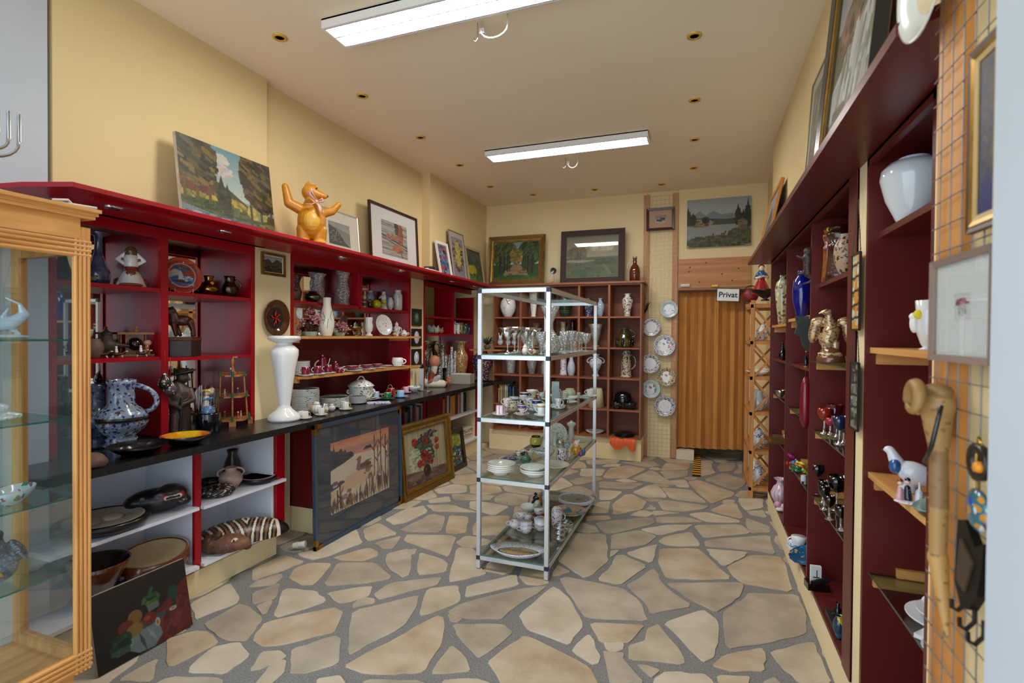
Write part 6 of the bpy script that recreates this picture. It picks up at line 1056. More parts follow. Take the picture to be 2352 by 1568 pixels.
A.poly([(0, .6), (1, .38), (1, .33), (0, .55)], '4a4440').poly([(0, .52), (1, .28), (1, .25), (0, .49)], '5a5450'); A.dabs(.72, .7, .08, .3, ['b0503c', 'c86a50', 'a04838'], 160, .018).dabs(.45, .56, .3, .06, ['c07860', 'b06850'], 60, .02).dabs(.62, .25, .16, .1, ['b8583c', 'd07850'], 120, .02).dabs(.58, .85, .04, .18, ['3a5a4a', '2c4038'], 50, .018).line(.72, .2, .8, 0, .008, '6a6460').noise(.05)
picture('picture', 'brown framed print of a red figure and railing on the red top board', (-2.818, 3.916, 2.121), (-2.818, 4.747, 2.121), .595, .054, A, (.022, .022, M('3c1c14', .35)), (.17, .11, .11, M('d6d4d0', .8)), True)
A = Art(40, 60, '5a6a88', 14); A.dabs(.5, .5, .5, .5, ['3a5a9a', '7a8aa0', 'a84838', '2c3448', '6a7a8a'], 130, .05)
picture('picture', 'small white framed blue abstract, left of the group on the far top board', (-2.72, 5.064, 2.121), (-2.72, 5.352, 2.121), .432, .187, A, [(.03, .02, M('ece8e0', .4)), (.006, .012, M('c8b890', .4))])
A = Art(50, 90, '8a8698', 15); A.dabs(.5, .55, .4, .4, ['4a4a68', '8a7a50', '6a4a3c', 'c0b060', '3c3c50'], 200, .035).dabs(.5, .6, .18, .28, ['c8b858', 'b0a070'], 60, .035)
picture('picture', 'tall silver framed collage print, middle of the group on the far top board', (-2.724, 5.382, 2.121), (-2.724, 5.78, 2.121), .613, .124, A, (.01, .014, M('a89a80', .3, .7)), (.04, .06, .05, M('b8b4b0', .7)), True)
A = Art(90, 70, '5a6a30', 16); A.grad(.5, '6a7468', 1, '5c6460').poly([(0, .7), (.2, .9), (.5, .62), (.8, .8), (1, .6), (1, .3), (0, .3)], '4a5648', .08).dabs(.6, .5, .4, .15, ['4a5c3a', '5c6c44'], 160, .02).dabs(.3, .4, .26, .12, ['d8c030', 'c8b428'], 140, .025).dabs(.5, .12, .5, .14, ['3a6a24', '4c7c2c', '2c5420', '6a9a3c'], 300, .02).noise(.05)
picture('picture', 'cream framed meadow painting, right of the group on the far top board', (-2.719, 5.814, 2.121), (-2.719, 6.30, 2.121), .497, .164, A, [(.03, .02, M('b8a880', .5)), (.01, .012, GOLDD)])
A = Art(190, 150, '4a6a38', 17); A.grad(.35, 'b8c4c4', 1, '8098a8').poly([(0, .4), (1, .4), (1, 0), (0, 0)], '2c5420', .08).poly([(.46, .42), (.58, .42), (.86, 0), (.18, 0)], '9a7c54', .08).dabs(.5, .14, .22, .14, ['b09468', '80643c', 'a08050'], 200, .016, 0, 2)
A.dabs(.22, .72, .26, .32, ['2c4a20', '3c5c28', '5a7434', '6a6a28', '24401c'], 900, .013, .8, 2).dabs(.80, .72, .24, .32, ['24441c', '345a26', '4a6c30', '203818'], 900, .013, .8, 2).dabs(.5, .62, .13, .2, ['a88030', '8a7028', '5a6a2c', 'b89040'], 360, .011)
for x, w in ((.14, .018), (.24, .012), (.31, .009), (.36, .007), (.86, .022), (.76, .014), (.7, .01), (.66, .008)): A.line(x, .28 + abs(x - .5) * -.25, x, .62, w, '2c2418')
A.dabs(.5, .05, .5, .06, ['2c5c20', '4a7c2c', '3a6824'], 160, .014).noise(.05)
picture('painting', 'large gold framed painting of a chestnut avenue on the brown shelf', (-2.72, 6.40, 2.154), (-1.925, 6.40, 2.154), .665, .10, A, [(.02, .035, GOLDD), (.03, .025, M('6a5230', .4, .3)), (.012, .02, GOLD), (.02, .015, GOLDD)], cat='painting')
A = Art(170, 130, '8c8a68', 18); A.grad(.5, 'b0a884', 1, '78785c').poly([(0, .48), (1, .5), (1, 0), (0, 0)], '5c6a3c', .05).dabs(.68, .7, .2, .05, ['d0c4a8', 'c0b494', 'b8ac90'], 130, .02).dabs(.75, .78, .08, .04, ['d4c8ac'], 50, .02).dabs(.2, .58, .18, .2, ['6a6444', '5a5638', '7c7450'], 420, .011).line(.2, .3, .21, .6, .008, '4a4430').line(.27, .32, .26, .6, .007, '4a4430').poly([(0, .44), (.6, .42), (.3, .36), (0, .38)], 'a8a488').dabs(.75, .38, .2, .06, ['3c4c2c', '4a5a34'], 160, .014).dabs(.5, .12, .5, .12, ['4c6a38', '5c7844', '40582c'], 200, .02, 0, 2).line(.72, .3, .85, .1, .012, '8a7c54').noise(.04)
picture('painting', 'large dark brown framed pastoral landscape print on the brown shelf', (-1.71, 6.42, 2.154), (-.90, 6.42, 2.154), .68, .07, A, [(.075, .03, M('33201e', .7)), (.006, .02, M('8a7a58', .4))], cat='painting', glass=True)
A = Art(50, 36, '8a8480', 19); A.poly([(0, 0), (1, 0), (1, .3), (0, .3)], 'b0aca4').dabs(.5, .45, .4, .2, ['2c2a2c', '3c3a3c', 'c0b8b0'], 90, .03)
picture('picture', 'small dark red framed group photograph hanging on the grid column', (-.655, 6.55, 2.795), (-.325, 6.55, 2.795), .275, .02, A, [(.03, .025, M('3a1418', .3))], (.07, .06, .06, M('b89878', .7)), True)
A = Art(190, 150, '98a0a0', 20); A.grad(.55, 'c8ccc8', 1, 'a8b0b4').poly([(0, .6), (.1, .66), (.2, .75), (.3, .66), (.42, .74), (.55, .66), (.7, .68), (1, .6), (1, .5), (0, .5)], '8a949c', .08).poly([(.0, .62), (.3, .6), (.6, .56), (1, .6), (1, .45), (0, .45)], '4a5248', .06)
A.poly([(0, .42), (.7, .44), (1, .3), (.6, .2), (0, .2)], '9ca4a4', .05).dabs(.2, .5, .2, .06, ['7a5c38', '9a7c50', '5a4a2c', 'b89878'], 260, .012).dabs(.5, .1, .5, .12, ['4a4c2c', '5c5a34', '3a3c24', '74704a'], 500, .014).dabs(.85, .25, .18, .1, ['5a6438', '444c2c'], 200, .014)
for x, y, s in ((.02, .45, .4), (.10, .47, .26), (.3, .5, .14), (.8, .42, .45), (.95, .35, .62), (.88, .4, .35)): A.leaf(x, y, x, y + s, .035, '20281c'); A.dabs(x, y + s * .4, .03, s * .35, ['1c241a', '2c3424', '34382a'], 110, .01)
A.dabs(.87, .44, .05, .1, ['8a7450', '6a5c3c'], 90, .013)
for x, y in ((.38, .22), (.57, .26), (.68, .30)): A.ell(x, y, .03, .016, '6a4024').line(x - .02, y, x - .025, y - .06, .004, '4a2c18').line(x + .02, y, x + .02, y - .06, .004, '4a2c18').line(x + .025, y, x + .045, y + .05, .006, '6a4024')
A.noise(.04)
picture('painting', 'unframed mountain lake painting with deer above the folding door', (-.18, 6.58, 2.565), (.525, 6.58, 2.565), .575, .02, A, canvas=M('b8b0a0', .9), cat='painting')
A = Art(230, 220, 'e8cbaa', 21); A.grad(.72, 'e08c74', .82, 'd08c80').grad(.82, 'b88880', .9, 'e89a70').grad(.9, 'e89a70', 1, 'd87a60').poly([(0, .76), (1, .70), (1, 0), (0, 0)], 'e6d2b8').poly([(.25, .45), (.7, .5), (.8, .3), (.2, .25), (.0, .35), (.0, .2)], 'e8bc90').blur(8)
A.poly([(0, .9), (.04, .88), (.05, .95), (.07, .86), (.12, .85), (.16, .88), (.2, .82), (.22, .86), (.25, .8), (.32, .8), (.36, .76), (.36, .72), (.2, .66), (0, .61)], '3c3c46', .03).poly([(.52, .76), (.57, .81), (.62, .8), (.64, .82), (.68, .76)], '34303a').poly([(0, .42), (.06, .43), (.12, .41), (.18, .42), (.22, .39), (.1, .34), (0, .32)], '4a4450', .03)
A.ell(.53, .52, .13, .05, '8a6048').ell(.56, .53, .10, .035, '6a4832').leaf(.5, .56, .68, .59, .02, '7a543c').poly([(.40, .5), (.45, .46), (.47, .56), (.48, .63), (.44, .66), (.42, .6)], '94607c').ell(.455, .655, .035, .03, 'a87858').poly([(.40, .64), (.43, .66), (.43, .63)], '4a3020').ell(.6, .44, .05, .04, '9a6a6c').ell(.62, .47, .07, .022, '8a5a48').ell(.545, .40, .01, .012, '3c2c20')
for k in range(46):
    x = .02 + .96 * (k / 45) + A.r.randn() * .015; hgt = (.18 + .1 * A.r.rand()) if x < .6 else .3 + .45 * A.r.rand() * (x - .3); c = ['5a4432', '6e543c', '4a3a2c', '8a6444', 'a8724c', 'd8c8b0'][k % 6]
    A.leaf(x, -.02, x + A.r.randn() * .05, hgt, .018, c)
for x, y, t in ((.72, .3, .93), (.84, .3, 1.0), (.93, .2, .9), (.98, .2, .8), (.78, .2, .75), (.10, .05, .3), (.14, .05, .42)): A.line(x, y, x, t, .006, '4a3a30'); A.leaf(x, t - .12, x + .005, t, .012, '54402e'); A.leaf(x, t - .2, x + .06, t - .08, .012, '5c4634'); A.leaf(x, t - .25, x - .06, t - .14, .012, '5c4634')
for x, y in ((.07, .40), (.63, .33), (.83, .3), (.97, .55), (.22, .18), (.28, .24)): A.dabs(x, y, .02, .025, ['a87888', '8a5a6c', 'd8c0c0'], 14, .012)
SLB = M('2e4258', .3, coat=.3)
picture('painting', 'large blue framed duck and reeds picture with brass corners leaning on the worktop', (-2.494, 2.835, 0), (-2.494, 3.925, 0), .865, .02, A, (.028, .022, SLB), (.15, .13, .16, M('343c46', .7)), True, cat='painting', corners=M('9a7434', .35, .9))
A = Art(190, 170, 'b8ac84', 22); A.grad(.2, 'b0a680', 1, 'aaa078')
for k in range(40): x = A.r.rand(); A.line(x, .2, x, 1, .008, ['b0a47c', 'c0b48c', 'a49870'][k % 3])
A.poly([(0, .27), (1, .14), (1, 0), (0, 0)], '6a4c44', .06).dabs(.5, .1, .5, .1, ['7a5a50', '5a3c38', '8a6a5c'], 260, .016, 0, 3)
A.dabs(.45, .62, .2, .22, ['2c4034', '3c5040', '24342c', '4a6050', '5c6c5c'], 700, .012).dabs(.24, .45, .13, .2, ['c0c4a0', 'a8b090', '8a9a78', 'd0d0b0'], 420, .011).dabs(.55, .45, .14, .14, ['2c3c34', '4a5848', 'a8a898'], 260, .012)
for x, y, s in ((.25, .78, .065), (.52, .75, .06), (.45, .5, .085), (.56, .42, .07), (.34, .36, .06), (.42, .35, .05), (.78, .7, .05), (.78, .56, .045), (.62, .32, .04)): A.ell(x, y, s, s * 1.15, 'a01c18', .12, .5).ell(x + s * .1, y - s * .1, s * .35, s * .35, '2c0c0c', .1).dabs(x, y + s * .3, s * .6, s * .4, ['c83024', '7a1410'], 22, .012)
A.dabs(.6, .86, .2, .07, ['3c2c30', '5a4448'], 34, .012).ell(.5, .2, .085, .11, '2c1414', .05).poly([(.46, .3), (.54, .3), (.55, .24), (.45, .24)], '2c1414').ell(.47, .22, .012, .04, '8a5a50').noise(.05)
picture('painting', 'gold framed painting of red poppies in a vase leaning below the books', (-2.492, 3.938, 0), (-2.45, 4.827, 0), .676, .096, A, [(.022, .045, GOLD), (.03, .03, M('6e5428', .4, .4)), (.02, .034, GOLD), (.012, .022, GOLDD)], cat='painting')
A = Art(70, 90, '3c5a4a', 23); A.poly([(0, 1), (.5, 1), (.3, .5), (0, .6)], '9ab0c8').dabs(.6, .75, .3, .22, ['b0b830', '8a9a28', 'c8c840'], 120, .03).poly([(0, .6), (.6, .5), (.4, .3), (0, .35)], 'a89098').poly([(.3, .25), (.8, .3), (.7, .1), (.4, .08)], 'c03c28').dabs(.5, .3, .5, .3, ['1c4a3c', '2c6a50', 'd8d0a8', '20242c', '4a6a9a'], 90, .035)
picture('painting', 'small dark framed colourful painting leaning behind the poppies painting', (-2.532, 4.945, 0), (-2.524, 5.33, 0), .446, .147, A, (.045, .025, M('2a1c18', .35)), cat='painting')
A = Art(190, 150, '241e20', 24); A.dim = .6; A.grad(.5, '241c20', 1, '40302c').poly([(.62, .45), (1, .75), (1, 0), (.55, 0)], '8a2420', .05).dabs(.82, .25, .2, .2, ['9a2c24', '7a1c1c', 'a83c2c'], 240, .02, 1, 2).poly([(.0, .0), (.45, .0), (.3, .15), (0, .3)], '14141a').poly([(.22, .17), (.4, .3), (.62, .32), (.66, .12), (.56, .0), (.4, .02), (.3, .12)], '9ab0ac', .05).leaf(.42, .28, .48, .0, .02, '4a605c').leaf(.5, .3, .6, .05, .02, 'c8d4d0').leaf(.36, .24, .28, .12, .02, 'dce4e0')
A.ell(.5, .36, .22, .06, '5a6468').ell(.4, .5, .075, .095, 'b87a30', .06).ell(.3, .42, .08, .09, '98301c', .08).ell(.38, .34, .085, .085, 'b8903c', .08).ell(.54, .40, .075, .08, 'a82c1c', .06).ell(.52, .41, .03, .03, 'd06030').dabs(.24, .24, .07, .12, ['143c2c', '1c5038', '3a7058'], 90, .018).poly([(.52, .62), (.66, .66), (.66, .5), (.54, .48)], '7c9488', .08).dabs(.58, .65, .07, .05, ['3c6a2c', '6a8a38', '204c24'], 60, .014).line(.56, .68, .6, .78, .012, '2c7c4c').ell(.82, .6, .055, .1, '1c5c44', .1).poly([(.8, .5), (.84, .5), (.84, .4), (.8, .4)], '1c4438').ell(.62, .3, .028, .06, 'e0e0d4').ell(.62, .3, .014, .03, 'd09820').ell(.8, .38, .045, .028, 'e0e0d4').ell(.8, .38, .022, .014, 'd09820').noise(.03)
picture('painting', 'dark unframed still life with apples leaning against the near cabinet', (-2.453, 1.452, 0), (-2.448, 1.889, 0), .337, .20, A, canvas=M('9a9080', .9), cat='painting')
A = Art(120, 150, 'b0b0a8', 25); A.grad(.4, 'c4c4bc', 1, '9aa4a8').poly([(0, .7), (.3, .62), (.6, .8), (1, .72), (1, .45), (.5, .5), (0, .4)], '6a6444', .12).dabs(.4, .62, .3, .12, ['8a5c44', 'a87860', '5a5c38', '7a7c50'], 200, .02).dabs(.6, .3, .4, .2, ['c8ccc8', '9a9c90', 'b8b8a8', '8a8870'], 240, .022, 1.2, 3).dabs(.2, .12, .3, .12, ['5a6a34', '7a5c3c', '4a5030'], 160, .02).noise(.05)
NV = M('171c28', .3, coat=.3)
picture('painting', 'very large dark blue framed town painting leaning on the maroon top board', (.50, 2.70, 2.179), (.50, 1.88, 2.179), .95, .09, A, [(.05, .04, NV), (.012, .03, GOLD), (.01, .02, M('5a4a28', .4))], cat='painting')
A = Art(80, 90, '8a8470', 26); A.dabs(.5, .5, .5, .5, ['7a7460', '9a947c', '6a6454', 'a8a08c'], 260, .025, 1.2, 3)
picture('picture', 'thin framed brown grey print behind the large town painting', (.53, 3.32, 2.179), (.53, 2.80, 2.179), .74, .07, A, (.01, .012, M('6a6040', .4, .4)), (.06, .06, .06, M('a8a490', .7)), True)
A = Art(60, 60, '8a9298', 27); A.grad(.4, '9aa0a0', 1, 'a8b0b8').poly([(0, .6), (.4, .8), (.7, .55), (1, .7), (1, .2), (0, .2)], '6a7074', .06)
picture('picture', 'pine framed grey mountain picture at the far end of the maroon board', (.47, 5.09, 2.179), (.47, 4.40, 2.179), .55, .2, A, (.03, .02, M('c8842c', .4)), (.02, .02, .02, M('b8b8b0', .7)), True)

RZ = [.268, .613, .993, 1.361, 1.736]; YB_ = 6.36
CELD = M('d8dedc', .12, coat=.4)
rows = [
 ('vase', 'round white vase with a black brush motif, top left of the brown shelf', 'vase', (-2.404, 6.360, 1.736, 0.277, 0.213), 'round', WP, [lambda r, h, w: MB().tube([(-.03, -w * .44, h * .85), (0, -w * .48, h * .62), (.05, -w * .42, h * .55)], [.002, .006, .002], BLKG, 6).tube([(-.01, -w * .46, h * .7), (.03, -w * .42, h * .8)], .003, BLKG, 6).tube([(-.055, -w * .42, h * .45), (-.045, -w * .42, h * .38)], .002, BLKG, 5).build('painted_branch', r)]),
 ('vase', 'plain square white vase in the second column of the top row', 'vase', (-2.054, 6.380, 1.736, 0.341, 0.136), [(.55, 0), (.6, .03), (.5, .1), (1, .9), (.9, 1)], WP, []),
 ('pot', 'dark green pot with wavy lines in the middle of the top row', 'pot', (-1.624, 6.340, 1.736, 0.254, 0.188), [(.6, 0), (.65, .04), (.95, .5), (1, .75), (.85, 1)], M('20362c', .2, coat=.4, bands=[(.05, .053, '5a8a6c'), (.07, .073, '5a8a6c')]), []),
 ('vase', 'blue vase with pink lotus in the fourth column of the top row', 'vase', (-1.336, 6.400, 1.736, 0.230, 0.121), 'baluster', M('2c5478', .15, coat=.5, deco=(40, .4, ['c88aa0', '4a7a9a', 'b0c0cc'], .6)), []),
 ('vase', 'slim pale blue and white vase beside the blue lotus vase', 'vase', (-1.180, 6.360, 1.736, 0.227, 0.103), [(.5, 0), (.55, .03), (.95, .4), (1, .58), (.8, .72), (.42, .8), (.4, .95), (.6, 1)], M('a8bcd0', .15, coat=.5, deco=(50, .35, ['2c4a8a', '7a98c0'], .55)), []),
 ('vase', 'white and green flowered baluster vase in the top right cube', 'vase', (-0.850, 6.360, 1.736, 0.276, 0.133), 'baluster', M('dce0d8', .15, coat=.5, deco=(48, .4, ['3a6a3c', '8a3c4a', '6a4a78', 'c0902c'], .8)), []),
 ('pot', 'small brown glazed pot in the second row behind the glasses', 'pot', (-2.021, 6.400, 1.361, 0.296, 0.114), 'flare', M('8a6a4c', .25), []),
 ('mug', 'cream mug with green grid pattern in the third column of the second row', 'mug', (-1.659, 6.380, 1.361, 0.312, 0.061), 'cyl', M('c8c0a0', .25, deco=(70, .35, ['3a6a4a', '2c3c34'], .8)), []),
 ('pitcher', 'reddish clear glass pitcher beside the grid patterned mug', 'pitcher', (-1.530, 6.360, 1.361, 0.331, 0.110), 'jug', GL('c8a0a0', .08, .6, .03), []),
 ('vase', 'footed cut crystal vase in the fourth column of the second row', 'vase', (-1.232, 6.340, 1.361, 0.281, 0.184), [(.5, 0), (.5, .05), (.25, .12), (.4, .25), (.7, .6), (.75, .8), (1, 1)], CUT, []),
 ('vase', 'tall cut crystal vase in the first column of the third row', 'vase', (-2.361, 6.360, 0.993, 0.253, 0.150), [(.65, 0), (.7, .03), (1, 1)], CUT, []),
 ('vase', 'smoky pink crystal vase in the second column of the third row', 'vase', (-2.071, 6.360, 0.993, 0.216, 0.130), [(.55, 0), (.6, .03), (1, .7), (.95, .85), (.6, 1)], GL('c8b0b4', .2, .8, .08, 60), []),
 ('vase', 'clear wavy crystal vase behind the rack post in the third row', 'vase', (-1.911, 6.400, 0.993, 0.260, 0.113), 'crystal', CUT, []),
 ('vase', 'straight white vase with pink flowers in the third row', 'vase', (-1.650, 6.380, 0.993, 0.245, 0.100), [(1, 0), (1, .06), (.85, .1), (.8, .5), (.85, .9), (.9, 1)], M('dcd8e0', .15, coat=.4, deco=(50, .35, ['a85a8a', '6a9a9a', 'c890b0'], .6)), []),
 ('vase', 'plain pale blue white vase beside the pink flowered one', 'vase', (-1.538, 6.340, 0.993, 0.242, 0.105), 'tall', M('c4ccdc', .12, coat=.5), []),
 ('lampshade', 'cream conical lampshade in the fourth column of the fourth row', 'lampshade', (-1.219, 6.340, 0.613, 0.238, 0.206), [(1, 0), (.75, 1)], M('cfc4a0', .8), []),
 ('pot', 'round black pot in the right cube of the fourth row', 'pot', (-0.897, 6.400, 0.613, 0.204, 0.215), [(.8, 0), (.95, .2), (1, .5), (.85, .85), (.5, .98), (0, 1)], M('10121c', .1, coat=.6), []),
 ('bowl', 'small black bowl with red and green flowers, front right cube', 'bowl', (-0.961, 6.300, 0.613, 0.074, 0.138), 'bowl', M('14201c', .15, coat=.4, deco=(60, .35, ['a83c30', '3a8a6a', 'c8b060'], .6)), []),
 ('bowl', 'dark teal bowl beside the flowered bowl in the right cube', 'bowl', (-0.802, 6.320, 0.613, 0.079, 0.169), 'bowl', M('1c2a2a', .15, coat=.4), []),
 ('dish', 'round terracotta egg dish in the bottom row second column', 'dish', (-1.992, 6.340, 0.268, 0.068, 0.203), 'dish', M('7a3820', .3, coat=.3), [lambda r, h, w: [MB().lathe([(0, h * .9), (.02, h * .9), (.025, h * 1.1)], WP, 14, (cos(k * 1.57) * w * .28, sin(k * 1.57) * w * .28, 0)).build('egg_cup', r) for k in range(4)]]),
 ('cake_plate', 'white round dish in the bottom row fourth column', 'dish', (-1.236, 6.360, 0.268, 0.049, 0.228), 'dish', WP, [])]
for nm, lb, ct, O, pf, mt, parts in rows:
    hd = {'mug': [(0, .8, .2, .3)], 'pitcher': [(180, .9, .3, .3)]}.get(nm)
    VS(nm, lb, ct, O, pf, mt, True if nm != 'pot' or pf != rows[16][4] else False, hd, parts=parts, n=4 if 'square' in lb else 26, flute=.03 if 'crystal' in lb else 0, rot=pi / 4 if 'square' in lb else None)
VS('pitcher', 'large dark green glazed pitcher with figures round its foot, right cube of row two', 'pitcher', (-0.883, 6.360, 1.361, 0.234, 0.213), [(.95, 0), (1, .05), (.9, .3), (.6, .6), (.45, .75), (.42, .95), (.48, 1)], M('16281c', .12, coat=.6, noise=(14, '8a7420', .4)), hd=[(0, .92, .5, .35)], parts=[lambda r, h, w: [MB().ell((cos(k) * w * .45, sin(k) * w * .45, h * .2), (.02, .02, h * .2), BLKG, 8).ell((cos(k) * w * .47, sin(k) * w * .47, h * .42), .012, BLKG, 8).build('relief_figure', r) for k in (0, .9, 1.8, 2.7, 3.6, 4.5, 5.4)]])
VS('beer_stein', 'tall cream and blue relief beer stein in the right cube of row three', 'stein', (-0.858, 6.360, 0.993, 0.330, 0.144), 'stein', M('b8a888', .25, coat=.3, deco=(42, .42, ['1c2448', '8a7a5a', '2c3460'], .75), bands=[(.0, .03, 'c8bca0'), (.27, .3, 'a09aa8')]), hd=[(0, .85, .3, .38)], hr=.008, n=30)
VS('urn', 'white porcelain urn vase with pink roses and curled handles in row three', 'vase', (-1.228, 6.340, 0.993, 0.281, 0.173), 'urn', M('ccd6e0', .15, coat=.4, deco=(44, .36, ['b85a8a', '5a8a6a', 'd890a8'], .6)), hd=[(0, .85, .6, .25), (180, .85, .6, .25)], n=28)
for i, O in enumerate(((-2.505, 6.340, 1.361, 0.173, 0.081), (-2.401, 6.360, 1.361, 0.156, 0.081), (-2.323, 6.380, 1.361, 0.155, 0.081))):
    fig('figurine', 'grey white china rabbit with upright ears, %s of three behind the glasses' % ['left one', 'middle one', 'right one'][i], 'figurine', O, [E_((0, 0, .25), (.22, .2, .27), 'c8ccd0'), C_((0, 0, .3), (0, 0, .52), .18, .13, 'd8dce0'), E_((0, 0, .62), (.15, .14, .14), 'dce0e2'), C_((-.08, 0, .7), (-.13, 0, .95), .05, .035, 'd8dce0'), C_((.08, 0, .7), (.13, 0, .95), .05, .035, 'd8dce0'), C_((0, 0, .36), (0, 0, .38), .19, .19, '98a4ac')], vox=1 / 40)
fig('toy', 'group of small plush faces above the square vase in the top row', 'toy', (-2.063, 6.440, 1.950, 0.092, 0.252), [E_((-.8, 0, .4), (.5, .4, .4), '3c3c50'), E_((0, 0, .5), (.5, .4, .5), 'b8a898'), E_((.8, 0, .4), (.5, .4, .4), '444458'), E_((0, -.4, .4), (.16, .1, .14), '8a6a6c')], vox=1 / 36).location.z = 2.02 - .1
books(['white', 'yellow', 'cream', 'tan', 'cream', 'cream', 'green', 'blue', 'navy', 'grey', 'black', 'black', 'black', 'white'], (-2.525, 6.33, .613), (1, 0, 0), 0, 'on the fourth row of the brown shelf', 'books on the brown shelf', (.17, .24), .14, [.015, .02, .02, .035, .03, .018, .02, .022, .022, .02, .03, .03, .025, .012])
b = MB(); 
t = T('plates_stack', 'pile of dark metal plates in the bottom right cube', 'plates', (-0.866, 6.320, 0.268, 0.064, 0.286)[:3]); 
for k in range(5): MB().lathe(plate_prof(.24 - .01 * k, .018), M('2c2e30', .3, .6), 24, (.004 * k, 0, k * .009)).build('plate', t)
vs = []; fs = []; OX = M('e05a20', .5)
for i in range(12):
    for j in range(7):
        u = i / 11; v = j / 6; vs.append((-.15 + .3 * u, -.10 * min(1, v * 1.6) - .01 * sin(u * 20 + v * 3), .004 - max(0, v - .55) * (.10 + .10 * abs(sin(u * 5.2))) * 1.6 + .006 * sin(u * 17 + v * 9)))
fs = [(i * 7 + j, (i + 1) * 7 + j, (i + 1) * 7 + j + 1, i * 7 + j + 1) for i in range(11) for j in range(6)]
b = MB().add(vs, fs, OX, True); tag(b.build('cloth', loc=(-.87, 6.29, .27)), 'orange plastic cloth hanging from the bottom right cube', 'cloth')
t = T('desk_lamp', 'small grey clamp spotlight standing between the two big paintings', 'lamp', (-1.782, 6.360, 2.153, 0.206, 0.112)[:3]); MB().cyl((0, 0, 0), (0, 0, .15), .005, CHROME, n=8).build('stem', t); MB().lathe([(.05, 0), (.04, .006), (0, .008)], M('2c2c30', .4), 20).build('base', t)
b = MB(); b.T = Matrix.Translation((0, 0, .175)) @ Matrix.Rotation(pi / 2 + .2, 4, 'X'); b.lathe([(.015, -.04), (.03, -.02), (.042, .03), (.034, .03), (.02, 0), (0, 0)], M('6a7078', .3, .8), 20); b.build('lamp_head', t); MB().tube([(0, 0, .04), (-.04, 0, .01), (-.06, 0, .02), (-.02, 0, .005)], .003, K1, 6).build('cable', t)
VS('bottle', 'brown glass bottle with pale handle on the right end of the brown shelf', 'bottle', (-0.766, 6.360, 2.153, 0.301, 0.127), [(.9, 0), (1, .03), (1, .45), (.8, .6), (.38, .72), (.36, .92), (.42, .95), (.4, 1)], M('5a2008', .08, coat=.7), False, [(180, .85, .5, .4)], hm=M('c8c4bc', .3), parts=[lambda r, h, w: MB().lathe([(w * .22, h * .95), (w * .22, h * 1.02), (0, h * 1.03)], M('b8b0a8', .3, .4), 16).build('cap', r)])
t = T('wall_sconce', 'small wrought iron tulip sconce hanging beside the brown shelf', 'sconce', (-0.668, 6.540, 1.799)); IR = M('2c221c', .4, .6)
for k in range(5): a = pi * k / 4; MB().tube([(0, 0, -.01), (cos(a) * .03, -sin(a) * .03, .03), (cos(a) * .045, -sin(a) * .04, .09), (cos(a) * .075, -sin(a) * .06, .12)], [.008, .007, .006, .002], IR, 6).build('petal', t)
MB().tube([(0, 0, 0), (0, 0, .12), (.01, 0, .17), (-.01, 0, .19)], .003, IR, 6).build('hook', t)
def rimart(base, rimc, cen, sc=60): return M(base, .15, coat=.4, deco=(sc, .4, rimc, .7)), M('e2e4e4', .15, coat=.4, deco=cen)
PL = [((1537, 710), .235, ('c8d4dc', ['b8c8d4'], (30, .42, ['6a5a90', '8a7ab0', '4a6a5a'], .5)), 'pale blue plate with violet fruit, uppermost on the wall column', 0),
      ((1496, 751), .25, ('d8dce2', ['5a5a78', '8a8a9c', 'd8dce2'], (30, .2, ['7a8a9a'], .4)), 'white plate with dark garland rim, second from the top on the column', .01),
      ((1526, 793), .295, ('dcdce0', ['6a6a8a', 'a08a98', '8a9aa8'], (24, .45, ['c83c5a', 'd8a030', '4a7a4a', '4a6ab0'], .65)), 'plate with a bright flower bouquet in its centre on the wall column', .01),
      ((1493, 835), .27, ('d4dae2', ['5a5c70', 'b0a070', '3c4458'], (20, .16, ['7a8a8c'], .3)), 'white plate with grey wreath rim, left of the yellow bird plate', 0),
      ((1531, 865), .255, ('b8a888', ['6a5440', 'd0c4ac', '4a3c30'], (24, .5, ['d8a830', '4a4a28', 'b84a2c', '8a6a30'], .8)), 'cream openwork plate with a yellow bird on the wall column', .04),
      ((1495, 893), .255, ('c8d8e0', ['c8d8e0'], (22, .5, ['3a5a34', '5a7a4a', '6a5a48', '8a4a38'], .8)), 'white plate with a green landscape and tower on the wall column', 0),
      ((1527, 932), .29, ('c4c4cc', ['3c3c48', '6a6a7a', '54545f'], (30, .25, ['8a8c98'], .5)), 'plate with black garland rim, lowest on the wall column', .015)]
for (px_, w, (ba, rc, cen), lb, sc), c in zip(PL, ((-0.374, 6.545, 1.828), (-0.582, 6.545, 1.610), (-0.425, 6.545, 1.386), (-0.593, 6.545, 1.158), (-0.395, 6.545, 1.003), (-0.579, 6.545, 0.846), (-0.412, 6.545, 0.645))):
    a, b_ = rimart(ba, rc, cen); wall_plate('wall_plate', lb, c, w * .88, a, b_, .02, scal=sc)

